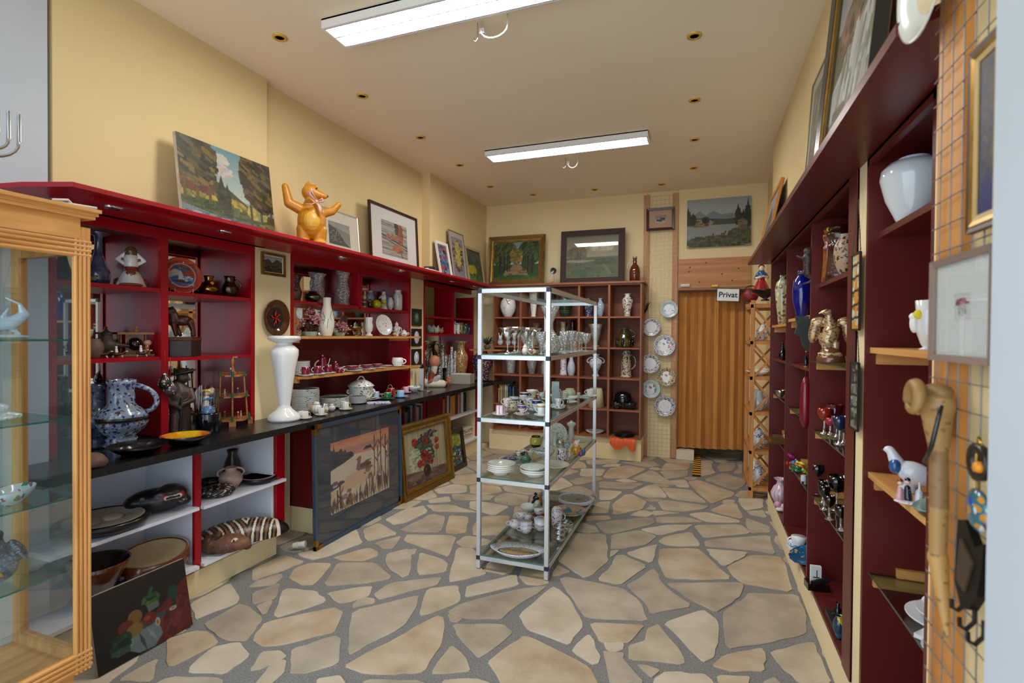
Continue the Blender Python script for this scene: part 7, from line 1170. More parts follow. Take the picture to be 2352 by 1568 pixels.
G1, G2, G3, G4 = 1.3765, .9765, .5915, .0915
def goblet(lb, O, pf, mt, grp=None, cut=False, nm='glass'):
    x, y, z, h, w = O; t = T(nm, lb, 'glass', (x, y, z), 0, grp); R = w / 2; F = R * .62
    bz = {'martini': .52, 'wine': .45, 'tumbler': .0}[pf]
    if pf == 'martini': P = [(F * 1.1, 0), (F * 1.1, .003), (F * .3, .01), (.005, .03), (.0045, h * .45), (.008, h * bz), (R, h)]
    elif pf == 'wine': P = [(F, 0), (F, .003), (F * .3, .008), (.005, .02), (.005, h * .38), (.012, h * .45), (R * .7, h * .62), (R * .95, h * .85), (R, h)]
    else: P = [(R * .8, 0), (R * .82, .004), (R, h)]
    k = [p for p in P[::-1] if p[1] > h * bz + .004]; inn = [(max(0, r - .0018), zz) for r, zz in k] + [(0, h * bz + .008)]
    MB().lathe(P + inn, mt, 24 if not cut else 20, flute=.02 if cut else 0).build('body', t); return t
LGT = 'on the display rack'
k = 0
for O, pf, lb, mt in (((-1.181, 3.120, 1.377, 0.170, 0.130), 'martini', 'large martini glass at the left front', CL), ((-1.198, 3.300, 1.377, 0.179, 0.131), 'martini', 'martini glass with blue sticker behind the left front one', CL), ((-1.215, 3.420, 1.377, 0.179, 0.117), 'martini', 'martini glass, third from the left', CL),
    ((-1.147, 3.400, 1.377, 0.176, 0.128), 'martini', 'martini glass with engraved bowl near the cream pot', CL), ((-1.118, 3.450, 1.377, 0.172, 0.135), 'martini', 'broad martini glass left of the rack post', CL),
    ((-0.962, 3.150, 1.377, 0.145, 0.073), 'wine', 'cut crystal wine glass just left of the front rack post', CUT), ((-1.266, 3.700, 1.377, 0.139, 0.060), 'wine', 'slim wine glass behind the martini glasses', CUT), ((-1.237, 3.750, 1.377, 0.154, 0.080), 'tumbler', 'cut crystal tumbler behind the martini glasses', CUT),
    ((-0.859, 3.350, 1.377, 0.149, 0.070), 'wine', 'cut crystal wine glass, first right of the rack post', CUT), ((-0.875, 3.600, 1.377, 0.156, 0.075), 'wine', 'cut crystal wine glass, second right of the rack post', CUT), ((-0.894, 3.800, 1.377, 0.151, 0.072), 'wine', 'cut crystal wine glass, third right of the rack post', CUT),
    ((-0.894, 3.950, 1.377, 0.150, 0.068), 'wine', 'cut crystal wine glass, fourth right of the rack post', CUT), ((-0.835, 3.900, 1.377, 0.141, 0.094), 'wine', 'cut crystal wine glass, rightmost on the rack', CUT), ((-0.933, 4.200, 1.377, 0.130, 0.080), 'wine', 'small wine glass in the rear right corner', CUT), ((-1.062, 4.000, 1.377, 0.119, 0.063), 'tumbler', 'short cut tumbler between decanter and wine glasses', CUT), ((-1.030, 4.100, 1.377, 0.121, 0.064), 'tumbler', 'short amber tinted tumbler behind the wine glasses', GL('e0d0a8', .15, .7, .05, 60)), ((-0.999, 4.200, 1.377, 0.124, 0.065), 'tumbler', 'short cut tumbler near the rear post', CUT)):
    goblet(lb + ' ' + LGT, O, pf, mt, None, mt is CUT)
VS('decanter', 'wide bottomed crystal decanter with flared neck behind the front rack post', 'decanter', (-1.005, 3.500, 1.377, 0.327, 0.160), [(.7, 0), (.95, .06), (1, .15), (.7, .35), (.28, .5), (.25, .62), (.5, .8), (.85, 1)], CUT, n=30, th=.03)
VS('vase', 'clear glass vase behind the martini glasses on the rack', 'vase', (-1.290, 3.900, 1.377, 0.174, 0.104), 'round', CUT, n=30, th=.04)
VS('candle_pot', 'small cream lidded pot with red dots at the front of the glass rack', 'pot', (-1.048, 3.080, 1.377, 0.044, 0.039), 'pot', M('e8e0d4', .2, coat=.4, deco=(90, .3, ['b84a3c'], .5)), False, parts=[lid(CRM, 1, .75, .5)])
t = T('figurine', 'tiny amber and black glass figures behind the cream pot', 'figurine', (-1.073, 3.300, 1.377, 0.029, 0.035)[:3]); MB().ell((0, 0, .012), (.01, .008, .012), M('c86a18', .15)).ell((.02, 0, .01), (.008, .008, .01), M('d8a820', .15)).ell((.0, .01, .024), .006, BLKG).build('body', t)
t = T('glass_heart', 'clear glass heart dish lying at the front of the glass rack', 'dish', (-1.004, 3.080, 1.377, 0.022, 0.041)[:3]); MB().tube([(.02 * 16 * sin(a) ** 3 / 12, -.0, .018 + .02 * (13 * cos(a) - 5 * cos(2 * a) - 2 * cos(3 * a)) / 16) for a in [2 * pi * k / 24 for k in range(24)]], .003, CL, 8, closed=True).build('body', t)
def dc(base, cs, s=60, t=.38, c=.65): return M(base, .14, coat=.45, deco=(s, t, cs, c))
cups = [
 ((-1.225, 3.110, 0.977, 0.057, 0.060), 'mug', 'white coffee cup with pink stripes and saucer, front left of the rack', M('f0eeea', .14, coat=.45, stripes=(7, ['f0eeea', 'c87aa8', 'f0eeea'])), 0, WP),
 ((-1.218, 3.322, 0.977, 0.060, 0.066), 'mug', 'small cup painted with brown red ornaments on the rack', dc('d8c8b0', ['8a3c28', '4a2c20', 'b89060']), 0, dc('c8b898', ['7a5438', '4a3424'])),
 ((-1.309, 3.469, 0.977, 0.060, 0.063), 'mug', 'white cup with a pink rose rim on the rack', dc('ece4e0', ['c85a7a', 'd890a8'], 50, .3), 180, WP),
 ((-1.308, 3.595, 0.977, 0.055, 0.071), 'mug', 'wide white cup with blue rim and handle on the rack', M('e4e4ea', .14, coat=.45, bands=[(.03, .04, '2c3468')]), 0, WP),
 ((-1.097, 3.165, 0.977, 0.057, 0.060), [(.5, 0), (.5, .08), (.2, .2), (.35, .3), (.85, .6), (1, 1)], 'footed tea cup with gold and blue band in front on the rack', M('ece4e2', .14, coat=.45, bands=[(.04, .06, '5a4a8a')], deco=(50, .3, ['d88a40', '8a5a9a'], .4)), 0, dc('e4dcd4', ['c8783c', '6a4a8a'])),
 ((-0.968, 3.181, 0.977, 0.073, 0.056), [(.75, 0), (.8, .03), (.85, .4), (1, 1)], 'tall white coffee cup with a coloured rim band by the front post', M('f0f0ee', .14, coat=.45, bands=[(.05, .062, 'b8a068')], deco=(60, .3, ['a86a4a', '7a6a9a'], .3)), 180, WP),
 ((-1.066, 3.388, 0.977, 0.066, 0.066), 'cup', 'white cup with a wide cobalt band behind the tall coffee cup', M('ecebf0', .14, coat=.45, bands=[(.045, .065, '1c2478')]), 0, dc('dce0ea', ['1c2478', '4a58a0'])),
 ((-1.283, 3.740, 0.977, 0.060, 0.060), 'mug', 'white mug with a black crest in the middle of the rack shelf', M('e8e8e6', .14, coat=.45, deco=(26, .35, ['3a3a3c'], .5)), 0, None),
 ((-1.161, 3.533, 0.977, 0.063, 0.063), 'cup', 'white cup with coloured leaves and curled handle on the rack', dc('ece8e4', ['5a8a6a', 'b85a6a', '8a9ac0'], 45, .33), 180, WP),
 ((-1.195, 3.863, 0.977, 0.058, 0.058), 'cup', 'amber red glass cup with golden handle on the rack', M('a02c10', .08, coat=.7), 0, None),
 ((-1.342, 4.139, 0.977, 0.052, 0.081), 'bowl', 'cup with yellow handle and small flowers at the rear of the rack', dc('e8e6d8', ['7a9a6a', 'c8a838'], 50, .25), 0, WP),
 ((-1.371, 4.029, 0.977, 0.047, 0.079), 'bowl', 'low cup with dark blue band at the rear left of the rack', M('dce0e2', .14, coat=.45, bands=[(.02, .045, '1c3a68')]), 0, None),
 ((-1.056, 3.554, 0.977, 0.057, 0.069), 'mug', 'dark blue and yellow mug partly behind the front post', dc('1c2030', ['d8a020', 'b85a28', '2c3c68'], 40, .4, .7), 0, M('1c2438', .2, coat=.4)),
 ((-0.954, 3.550, 0.977, 0.065, 0.056), [(.7, 0), (.7, .05), (.55, .2), (.7, .6), (1, 1)], 'waisted white cup with purple flowers right of the front post', dc('eeeaf0', ['8a4a9a', 'b02c4a', '4a6a9a'], 60, .3), 0, WP),
 ((-0.963, 3.745, 0.977, 0.046, 0.046), 'mug', 'dark green brown mug behind the waisted cup', dc('2c2c1c', ['5a5c34', '6a5a2c'], 60, .4, .7), 0, None),
 ((-1.170, 4.250, 0.977, 0.067, 0.067), 'cup', 'small white cup with a black flower behind the front post', M('e8eae6', .14, coat=.45, deco=(24, .3, ['3a3c44'], .4)), 0, WP)]
for O, pf, lb, mt, a, sm in cups:
    cup(lb, O, mt, pf, a, None, sauc=None if sm else False, slb='saucer of the ' + lb.replace(' and saucer', '')[:70].rsplit(' ', 1)[0] if len(lb) > 70 else 'saucer of the ' + lb.replace(' and saucer', ''), sm=sm)
VS('vase', 'white fluted fan shaped vase at the rear of the cup shelf', 'vase', (-1.330, 4.100, 0.977, 0.062, 0.099), 'flare', CRM, n=24, flute=.04)
VS('candleholder', 'white cylinder candle holder with a blue bird on the cup shelf', 'candle holder', (-1.166, 3.850, 0.977, 0.075, 0.044), 'cyl', M('d4dee2', .2, coat=.3, deco=(26, .35, ['2c5c8a', '4a7aa0'], .5)))
fig('ornament', 'orange maple leaf ornament with black tip on the cup shelf', 'ornament', (-1.178, 4.000, 0.977, 0.092, 0.042), [E_((0, 0, .3), (.2, .08, .3), 'd07818'), E_((-.1, 0, .65), (.2, .07, .14), 'e09a28'), E_((.12, 0, .6), (.2, .07, .16), 'c86a18'), C_((0, 0, .75), (0, 0, .95), .1, .03, '18140c')], vox=1 / 40)
t = T('glass_block', 'tall textured pale glass block on the cup shelf', 'ornament', (-1.057, 3.850, 0.977, 0.155, 0.068)[:3], .2); MB().box(-.028, .028, -.025, .025, 0, .165, M('a8bcbc', .2, coat=.5, bump=(60, .8), noise=(20, '8aa0a0', .5))).build('body', t)
VS('vase', 'slim crystal bud vase beside the textured glass block', 'vase', (-1.022, 3.900, 0.977, 0.085, 0.027), 'flare', CUT, flute=.03)
VS('vase', 'round cream jar with a brown flower spray on the cup shelf', 'jar', (-1.017, 4.150, 0.977, 0.083, 0.097), 'pot', M('d8d4b8', .14, coat=.5, deco=(24, .34, ['4a2c24', '6a4030'], .42)))
VS('shaker', 'small cream shaker with a green motif on the cup shelf', 'shaker', (-0.966, 4.250, 0.977, 0.040, 0.033), 'flare', M('d8dcc8', .2, coat=.4, deco=(60, .35, ['3a6a6a'], .4)))
cup('plain white tapered cup with large handle on a square saucer, rear right', (-0.890, 4.350, 0.977, 0.056, 0.063), WP, [(.7, 0), (.75, .03), (1, 1)], 180, WP, slb='square white saucer under the tapered cup, rear right', sw=2)
plate('bowl', 'shallow white bowl in the middle right of the cup shelf', (-1.0, 4.02, G2), .17, .03, WP, 'bowl')
plate('plate', 'white leaf edged plate with a dark sprig on the cup shelf', (-1.0, 3.62, G2), .17, .012, M('e0e8e4', .14, coat=.45, deco=(14, .2, ['2c3c40'], .45)), scal=.03)
plate('plate', 'white dish with green edge beside the leaf edged plate', (-.955, 3.90, G2), .12, .010, dc('e4ecea', ['5a9a8a'], 40, .18, .5), scal=.02)
VS('soap_dish', 'white ribbed dish with a small spoon at the middle of the cup shelf', 'dish', (-1.059, 4.072, 0.977, 0.057, 0.092), 'dish', M('e4e0e0', .2, coat=.4), parts=[lambda r, h, w: MB().tube([(-.03, 0, h), (.03, -.01, h * 1.3)], .004, WP, 8).build('spoon', r)])
VS('bowl', 'bowl with patterned blue brown sides behind the cobalt band cup', 'bowl', (-1.159, 3.850, 0.977, 0.048, 0.089), 'bowl', dc('b8b8a8', ['2c5c7a', '6a4a3c', '3a7a8a'], 60, .42, .8))
SOUP = M('e6e4dc', .15, coat=.4)
stack(4, 'soup_plate', 'cream soup plate, %s of the stack front left on the rack', (-1.218, 3.115, 0.592, 0.028, 0.028)[:3], .185, .032, .0115, SOUP, 'stack of cream soup plates')
stack(2, 'plate', 'white soup plate, %s of the pair under the flowered bowl', (-0.998, 3.147, 0.592, 0.028, 0.028)[:3], .19, .032, .012, SOUP, 'pair of white soup plates')
plate('soup_plate', 'white soup bowl with small flowers on top of the front right pair', (-1.013, 3.154, 0.617, 0.028, 0.028)[:3], .165, .034, M('e8e6e0', .15, coat=.4, deco=(20, .15, ['4a5a3a', 'c0a040'], .5)), 'bowl')
stack(3, 'plate', 'blue and white plate, %s of the stack behind the soup plates', (-1.252, 3.369, 0.592, 0.031, 0.031)[:3], .15, .014, .010, WP, 'stack of blue and white plates', M('8a94a8', .2))
MB().lathe([(0, .0105), (.045, .0105)], M('2c3a78', .15, coat=.4, deco=(60, .4, ['d8dce8'], .6)), 24).build('painted_centre', T('decal_plate', 'blue printed plate lying on the stack behind the soup plates', 'plate', ((-1.252, 3.369, 0.592, 0.031, 0.031)[0], (-1.252, 3.369, 0.592, 0.031, 0.031)[1], .592 + .036)))
VS('jar', 'round green marbled lidded jar on the plate shelf of the rack', 'jar', (-1.139, 3.388, 0.592, 0.043, 0.079), 'dish', M('3c6a5a', .15, coat=.5, noise=(30, '7a9a88', .8)), False, parts=[lid(M('3c6a5a', .15, coat=.5, noise=(30, '7a9a88', .8)), 1, .95, .9)])
plate('plate', 'large cream plate with a flower in its centre behind the right post', (-0.951, 3.413, 0.592, 0.030, 0.030)[:3], .23, .02, M('e4e2d4', .15, coat=.4, deco=(16, .25, ['8a5a48', '4a6a4a'], .35)))
VS('vase', 'round yellow ribbed vase with a dark brown base on the plate shelf', 'vase', (-1.247, 3.959, 0.592, 0.092, 0.102), 'pot', M('c8b858', .15, coat=.5, bands=[(-.01, .028, '20140c'), (.085, .12, '30240f')]), n=30)
t = T('tile', 'square cream tile with a brown circle on the plate shelf', 'tile', (-1.260, 3.787, 0.592, 0.034, 0.034)[:3], .3); MB().box(-.045, .045, -.04, .04, 0, .012, M('d0c0a0', .4)).build('body', t); MB().lathe([(0, .0125), (.028, .0125)], M('5a2418', .4), 20).build('painted_circle', t)
for i, O in enumerate(((-1.282, 3.637, 0.592, 0.026, 0.043), (-1.264, 3.706, 0.592, 0.027, 0.060), (-1.209, 3.698, 0.592, 0.026, 0.060), (-1.229, 3.614, 0.592, 0.029, 0.058))): VS('box', 'small oval trinket box beside the tile, %s' % ['white leftmost', 'white behind', 'white rightmost', 'dark red front'][i], 'box', O, 'dish', [WP, WP, WP, M('5a1c1c', .2)][i], False, parts=[lid([WP, CRM, WP, M('5a1c1c', .2)][i], 1, .9, .3)])
PIER = M('dcdcd8', .2, coat=.3, deco=(110, .3, ['5a5650'], .95))
VS('basket_bowl', 'wide white openwork bowl in the middle of the plate shelf', 'bowl', (-1.094, 3.669, 0.592, 0.055, 0.169), 'bowl', PIER, n=36, dep=.8)
plate('plate', 'round openwork plate leaning on the rear of the plate shelf', (-1.15, 4.2, .66), .2, .015, PIER, rot=(1.1, 0, .1)).rotation_euler = (1.15, 0, .2)
VS('vase', 'white cylinder vase with small roses behind the front right post', 'vase', (-1.107, 4.034, 0.592, 0.117, 0.050), [(1, 0), (1, .05), (.8, .12), (.8, .88), (1, .95), (1, 1)], dc('dcdcd8', ['b87a80', '6a8a6a'], 50, .3, .5))
VS('pepper_mill', 'tall white porcelain pepper mill on the plate shelf', 'mill', (-1.026, 4.251, 0.592, 0.188, 0.074), [(.75, 0), (.8, .05), (.6, .5), (.55, .68), (.6, .72), (1, .8), (1, .88), (.6, .93), (.3, .95), (.3, 1)], M('dcdedf', .12, coat=.5), False, n=28)
plate('plate', 'white bordered soup plate at the rear right of the plate shelf', (-.98, 4.32, G3), .22, .02, SOUP)
cup('mug printed with dense maroon and white flowers on the plate shelf', (-0.933, 3.578, 0.592, 0.094, 0.075), dc('d8ccc8', ['6a2440', '8a3c58', '4a3450'], 70, .42, .75), 'cyl', 0, None, sauc=False)
VS('dish', 'small pale dish behind the maroon flowered mug', 'dish', (-0.918, 3.711, 0.592, 0.036, 0.078), 'bowl', M('d8d8c4', .2, coat=.4))
VS('bowl', 'small blue and white openwork basket bowl behind the clown figure', 'bowl', (-1.001, 3.975, 0.592, 0.055, 0.069), 'bowl', dc('dce0e8', ['3a4a9a', '6a7ab8'], 90, .4, .7), n=24, flute=.03)
VS('bottle', 'squat clear glass carafe behind the maroon flowered mug', 'carafe', (-1.035, 3.927, 0.592, 0.103, 0.069), 'baluster', CL)
fig('figurine', 'sitting clown cat figurine in yellow orange suit with purple ball', 'figurine', (-0.880, 3.801, 0.592, 0.135, 0.099), [E_((0, 0, .3), (.28, .22, .28), 'd89a20'), E_((.02, 0, .7), (.17, .16, .17), 'e8e0d8'), C_((-.14, 0, .78), (-.2, 0, .95), .08, .04, 'c86820'), C_((.12, 0, .78), (.18, 0, .9), .07, .04, 'e8e0d8'), C_((-.05, 0, .52), (.1, 0, .52), .14, .13, 'd8a020'), C_((-.2, -.1, .15), (-.36, -.2, .1), .12, .1, 'e0a828'), E_((.28, -.2, .15), (.15, .15, .15), '6a4a8a'), E_((.42, 0, .2), (.12, .12, .2), '2c7aa8'), C_((.2, 0, .4), (.3, -.1, .3), .09, .07, '8a3c28')], speck=('5a2c14', 36, .82))
RW_ = dc('e8e2e2', ['8a1c3c', 'a83050', '701430'], 85, .36, .5)
for i, (O, lb) in enumerate((((-1.166, 3.470, 0.091, 0.047, 0.094), 'lower'), )): pass
t = T('fish_dish', 'large speckled boat shaped dish with fish picture at the front of the rack', 'dish', (-1.090, 3.100, 0.091, 0.028, 0.370)[:3], .17); n = 40
def oval(a_, b_, p=.72): return [(a_ * (1 if cos(q) > 0 else -1) * abs(cos(q)) ** 1.0, b_ * (1 if sin(q) > 0 else -1) * abs(sin(q)) ** (1 / p)) for q in [2 * pi * k / n for k in range(n)]]
vs = []; lay = [(oval(.14, .07), .0), (oval(.185, .105), .03), (oval(.185, .105), .036), (oval(.15, .075), .012), (oval(.001, .001), .011)]
for P_, z in lay: vs += [(x, y, z + abs(x) * .04) for x, y in P_]
fs = [(l * n + k, l * n + (k + 1) % n, (l + 1) * n + (k + 1) % n, (l + 1) * n + k) for l in range(4) for k in range(n)]
MB().add(vs, fs, M('dcdee4', .15, coat=.4, deco=(150, .35, ['8a8c98'], .8)), True).build('body', t)
fp = [(.135 * cos(q), .062 * sin(q) * abs(sin(q)) ** .3) for q in [2 * pi * k / n for k in range(n)]]
b = MB().add([(x, y, .0175) for x, y in fp] + [(0, 0, .0165)], [(k, (k + 1) % n, n) for k in range(n)], M('2c2020', .3), True).add([(x * .93, y * .9, .0182) for x, y in fp] + [(0, 0, .0175)], [(k, (k + 1) % n, n) for k in range(n)], M('b09c78', .3, deco=(70, .35, ['c84a28', '2c2420', '3a7a6a', '4a6ab0'], .5)), True); b.build('painted_fish', t)
for i, (O, lb) in enumerate((((-1.261, 3.513, 0.091, 0.064, 0.095), 'standing cup with curled handle at the left'), ((-1.263, 3.664, 0.091, 0.066, 0.092), 'cup behind the left one'), ((-1.158, 3.456, 0.091, 0.050, 0.093), 'lower bowl of the front pile'), ((-1.077, 3.541, 0.091, 0.050, 0.094), 'bowl at the right of the front row'), ((-1.208, 3.646, 0.091, 0.059, 0.059), 'small jug in the middle'))):
    cup('red flowered %s on the lowest rack shelf' % lb, O, RW_, 'round' if i == 0 else 'cup', 180, M('c8c4c8', .2), sauc=False, hd=[(180, .8, .3, .25)] if i in (0, 1, 4) else None)
for O, zz, lb in (((-1.158, 3.456, 0.091, 0.050, 0.093), .028, 'upper bowl of the front pile'), ((-1.080, 3.539, 0.091, 0.050, 0.094), .035, 'tilted bowl lying on the right one')):
    VS('bowl', 'red flowered %s, lowest rack shelf' % lb, 'cup', (O[0], O[1], .0915 + zz, O[3], O[4] * .97), 'cup', RW_, dep=.8, tilt=(.5, .1) if 'tilted' in lb else None)
p = (-1.151, 3.747, 0.091, 0.033, 0.120)
stack(3, 'saucer', 'red rimmed saucer, %s of the pile behind the cups', p[:3], p[4], .014, .008, RW_, 'pile of red rimmed saucers', M('a02c44', .2), 'saucer')
cup('red flowered cup standing on the pile of saucers', (p[0], p[1], .0915 + .036, .05, .085), RW_, 'cup', 0, None, sauc=False)
VS('teapot', 'tall white and red flowered lidded pot behind the glass cups', 'coffee pot', (-0.995, 3.692, 0.091, 0.110, 0.084), 'cyl', RW_, False, [(0, .8, .3, .25)], parts=[lid(RW_, 1, .9, .35, M('b01c30', .2))])
for i in range(3):
    O = (-0.897, 3.392, 0.091, 0.054, 0.086); VS('glass_cup', 'clear glass cup, %s of the pile on the lowest shelf' % ORD[2 - i], 'cup', (O[0], O[1], .0915 + i * .036, .05, O[4]), 'round', CL, grp='pile of clear glass cups')
for i in range(2):
    O = (-0.896, 3.567, 0.091, 0.050, 0.069); VS('glass_cup', 'clear glass mug with handle, %s of the rear pile' % ORD[1 - i], 'cup', (O[0], O[1], .0915 + i * .04, .045, O[4]), 'cup', CL, hd=[(0, .8, .3, .3)])
plate('platter', 'large leaf shaped platter painted blue and salmon on the lowest shelf', (-0.964, 3.944, 0.091, 0.034, 0.034)[:3], .27, .03, M('c8a890', .2, coat=.4, deco=(11, .5, ['3a7a90', '4a8aa0', 'd8b8a0'], .62)), 'platter')
t = T('wall_clock', 'round pale wall clock with red flower lying on the lowest shelf', 'clock', (-0.990, 4.277, 0.091, 0.037, 0.037)[:3]); MB().lathe([(0, 0), (.145, 0), (.15, .006), (.15, .03), (.145, .034), (.138, .03), (.135, .022), (0, .022)], M('d4d8e4', .2, coat=.4), 40).build('case', t)
MB().lathe([(0, .0225), (.133, .0225)], M('b8b4ac', .3), 40).build('dial', t)
for k in range(12): a = pi * k / 6; MB().ell((cos(a) * .11, sin(a) * .11, .0235), (.009, .005, .001), M('2c3430', .4), 8, (0, 0, a)).build('hour_mark', t)
MB().ell((.03, -.02, .0235), (.03, .008, .001), M('b03030', .4), 8).ell((.02, -.03, .0235), (.006, .03, .001), M('5a8a4a', .4), 8).build('painted_flower', t)
fig('figurine', 'dark amber glazed bird figurine on a white rock, lowest rack shelf', 'figurine', (-1.225, 3.928, 0.091, 0.147, 0.091), [E_((0, 0, .25), (.22, .2, .25), 'c8c4c0'), E_((.02, 0, .42), (.16, .15, .2), 'd8d4d0'), E_((-.02, 0, .72), (.24, .14, .14), '1c140e', (0, -.4, 0)), C_((-.1, 0, .6), (-.26, 0, .42), .09, .05, '14100c'), C_((.14, 0, .7), (.26, 0, .5), .11, .05, 'a86a20'), E_((.1, -.02, .8), (.13, .1, .09), 'b8741c'), E_((-.08, 0, .92), (.09, .08, .08), '241810')], mat=VC(.12, 0, .5))
VS('dish', 'white shell shaped dish beside the bird figurine', 'dish', (-1.277, 3.885, 0.091, 0.049, 0.139), 'bowl', WP, n=24, sx=1, flute=.03)

AMB = M('9a5418', .15, coat=.5, noise=(30, '5a2c0c', .7), bump=(40, .5)); DBR = M('3c1810', .12, coat=.6, bump=(30, .6))
TX = 'in the top bay of the maroon unit'
TALL2 = [(1, 0), (.95, .1), (.8, .4), (.78, .6), (.85, .64), (.55, .68), (.9, .82), (.85, .88), (.7, .9), (.8, .95), (.7, 1)]
VS('vase', 'tall slim amber ceramic vase ' + TX, 'vase', (0.619, 3.091, 1.790, 0.280, 0.068), TALL2, AMB, n=20, parts=[lambda r, h, w: MB().ell((0, -w * .42, h * .96), (.012, .004, .012), M('d8e030', .6)).build('price_sticker', r)])
VS('vase', 'large dark brown glazed vase behind the slim amber one', 'vase', (0.648, 3.017, 1.790, 0.276, 0.124), TALL2, DBR, n=24)
VS('vase', 'round speckled sand coloured vase beside the dark brown one', 'vase', (0.619, 2.754, 1.790, 0.185, 0.100), 'round', M('b09478', .4, deco=(60, .45, ['3a2c24', '5a4436'], .55)))
g1, g2, g3 = 'c8a878', '7a5038', 'a88458'
fig('figurine', 'large gilded ceramic eagle with spread wings on the glass shelf', 'eagle', (0.619, 3.013, 1.373, 0.275, 0.177),
    [C_((0, 0, .03), (0, 0, .12), .24, .2, g2), C_((-.05, 0, .4), (0, 0, .58), .15, .14, g1), C_((0, 0, .6), (-.04, -.03, .86), .11, .065, g1), E_((-.07, -.05, .93), (.085, .06, .06), g1), C_((-.13, -.06, .94), (-.2, -.08, .90), .03, .012, 'e0d0a0'), C_((.02, 0, .35), (.08, .05, .18), .1, .07, g2),
     E_((-.27, .04, .58), (.1, .06, .24), g3, (0, .15, 0)), E_((-.2, .04, .75), (.14, .06, .1), g1), E_((.27, .06, .56), (.1, .06, .26), g3, (0, -.15, 0)), E_((.22, .06, .74), (.14, .06, .1), g1), C_((-.09, -.05, .36), (-.09, -.08, .16), .07, .045, g1), C_((.07, -.05, .36), (.07, -.08, .16), .07, .045, g1), E_((-.02, -.1, .16), (.2, .1, .05), 'd8c08c')], mat=VC(.25, .3, .5), speck=(g2, 60, .35), sm=1, vox=1 / 80)
def gob(lb, O, c, clear=True, cat='glass'):
    x, y, z, h, w = O; t = T('goblet', lb, cat, (x, y, z)); R = w / 2
    MB().lathe([(R * .8, 0), (R * .8, .003), (.008, .008), (.006, .3 * h), (.006, h * .5)], CL, 18).build('stem', t)
    MB().lathe([(.006, h * .5), (R * .7, h * .6), (R, h * .8), (R * .95, h), (R * .88, h), (R * .9, h * .8), (0, h * .58)], M(c, .06, coat=.7, deco=(60, .3, ['d8d0d0', c], .3)), 18, flute=.02).build('bowl', t)
for O, c, l in (((0.602, 3.051, 1.000, 0.135, 0.063), '8a2410', 'orange red cut crystal goblet, leftmost on the second glass shelf'), ((0.627, 3.040, 1.000, 0.090, 0.054), 'a83048', 'cranberry cut crystal goblet on the second glass shelf'), ((0.610, 2.776, 1.000, 0.134, 0.061), '20264a', 'dark blue cut crystal goblet, rightmost on the second glass shelf'), ((0.644, 2.985, 1.000, 0.105, 0.048), 'c85a18', 'amber cut crystal goblet behind the dark blue one'), ((0.636, 2.815, 1.000, 0.099, 0.049), '1c5a48', 'green cut crystal goblet beside the upright')): gob(l, O, c)
VS('vase', 'dark ruby red flared crystal vase behind the coloured goblets', 'vase', (0.661, 3.104, 1.000, 0.150, 0.077), 'flare', M('4a0818', .06, coat=.7), flute=.03)
for i, O in enumerate(((0.610, 3.236, 0.640, 0.164, 0.082), (0.644, 2.960, 0.640, 0.170, 0.087), (0.585, 2.939, 0.640, 0.122, 0.052), (0.577, 2.789, 0.640, 0.115, 0.049), (0.602, 3.056, 0.640, 0.118, 0.050), (0.594, 2.652, 0.640, 0.109, 0.051))):
    gob('black cut glass goblet, %s on the third glass shelf' % ['large left one', 'large right one', 'middle of the small front three', 'front one of the small three', 'rear one of the small three', 'small one by the upright'][i], O, '0c080c')
p = (0.585, 3.080, 0.176, 0.092, 0.069); t = T('desk_calendar', 'small black desk stand with white date blocks on the lowest board', 'calendar', p[:3], face(p, .3)); MB().box(-.05, .05, -.03, .04, 0, .035, BLKG).cyl((-.03, -.03, .04), (.05, -.01, .06), .014, M('3c4044', .2, .8)).build('base', t); MB().box(-.03, .02, -.005, .015, .035, .12, M('dfe2dc', .4)).box(-.02, .01, -.0065, -.004, .06, .065, K1).box(-.004, .0, -.0065, -.004, .06, .1, K1).build('date_card', t)
VS('candleholder', 'tiered black metal candle holder in the shade of the lowest board', 'candle holder', (0.610, 2.756, 0.176, 0.089, 0.065), [(1, 0), (1, .1), (.6, .15), (.6, .35), (.8, .4), (.4, .45), (.5, .7), (.2, .75), (.3, 1)], BLKG)
tag(MB().box(-.13, .13, -.09, .09, 0, .03, M('26262a', .4)).build('slate_slab', loc=(.70, 2.72, .176)), 'dark grey slate slab lying on the lowest maroon board', 'slab')
VS('vase', 'small blue vase with yellow rings at the near end of the lowest board', 'vase', (0.585, 2.610, 0.176, 0.100, 0.050), 'round', M('1c3a4c', .15, coat=.5, deco=(26, .42, ['d8b020', '2c5a7a', 'c8a820'], .7)))
VS('vase', 'bright cobalt blue glazed vase on the pine shelf of the second bay', 'vase', (0.602, 3.732, 1.627, 0.296, 0.112), [(.5, 0), (.55, .03), (.95, .35), (1, .6), (.9, .8), (.5, .9), (.45, .95), (.55, 1)], M('0c1478', .08, coat=.7))
VS('vase', 'dark blue patterned vase behind the cobalt vase', 'vase', (0.644, 3.777, 1.627, 0.366, 0.113), 'baluster', M('1c2440', .15, coat=.5, deco=(40, .4, ['7a90b0', '2c3c68', 'a85a4a'], .6)))
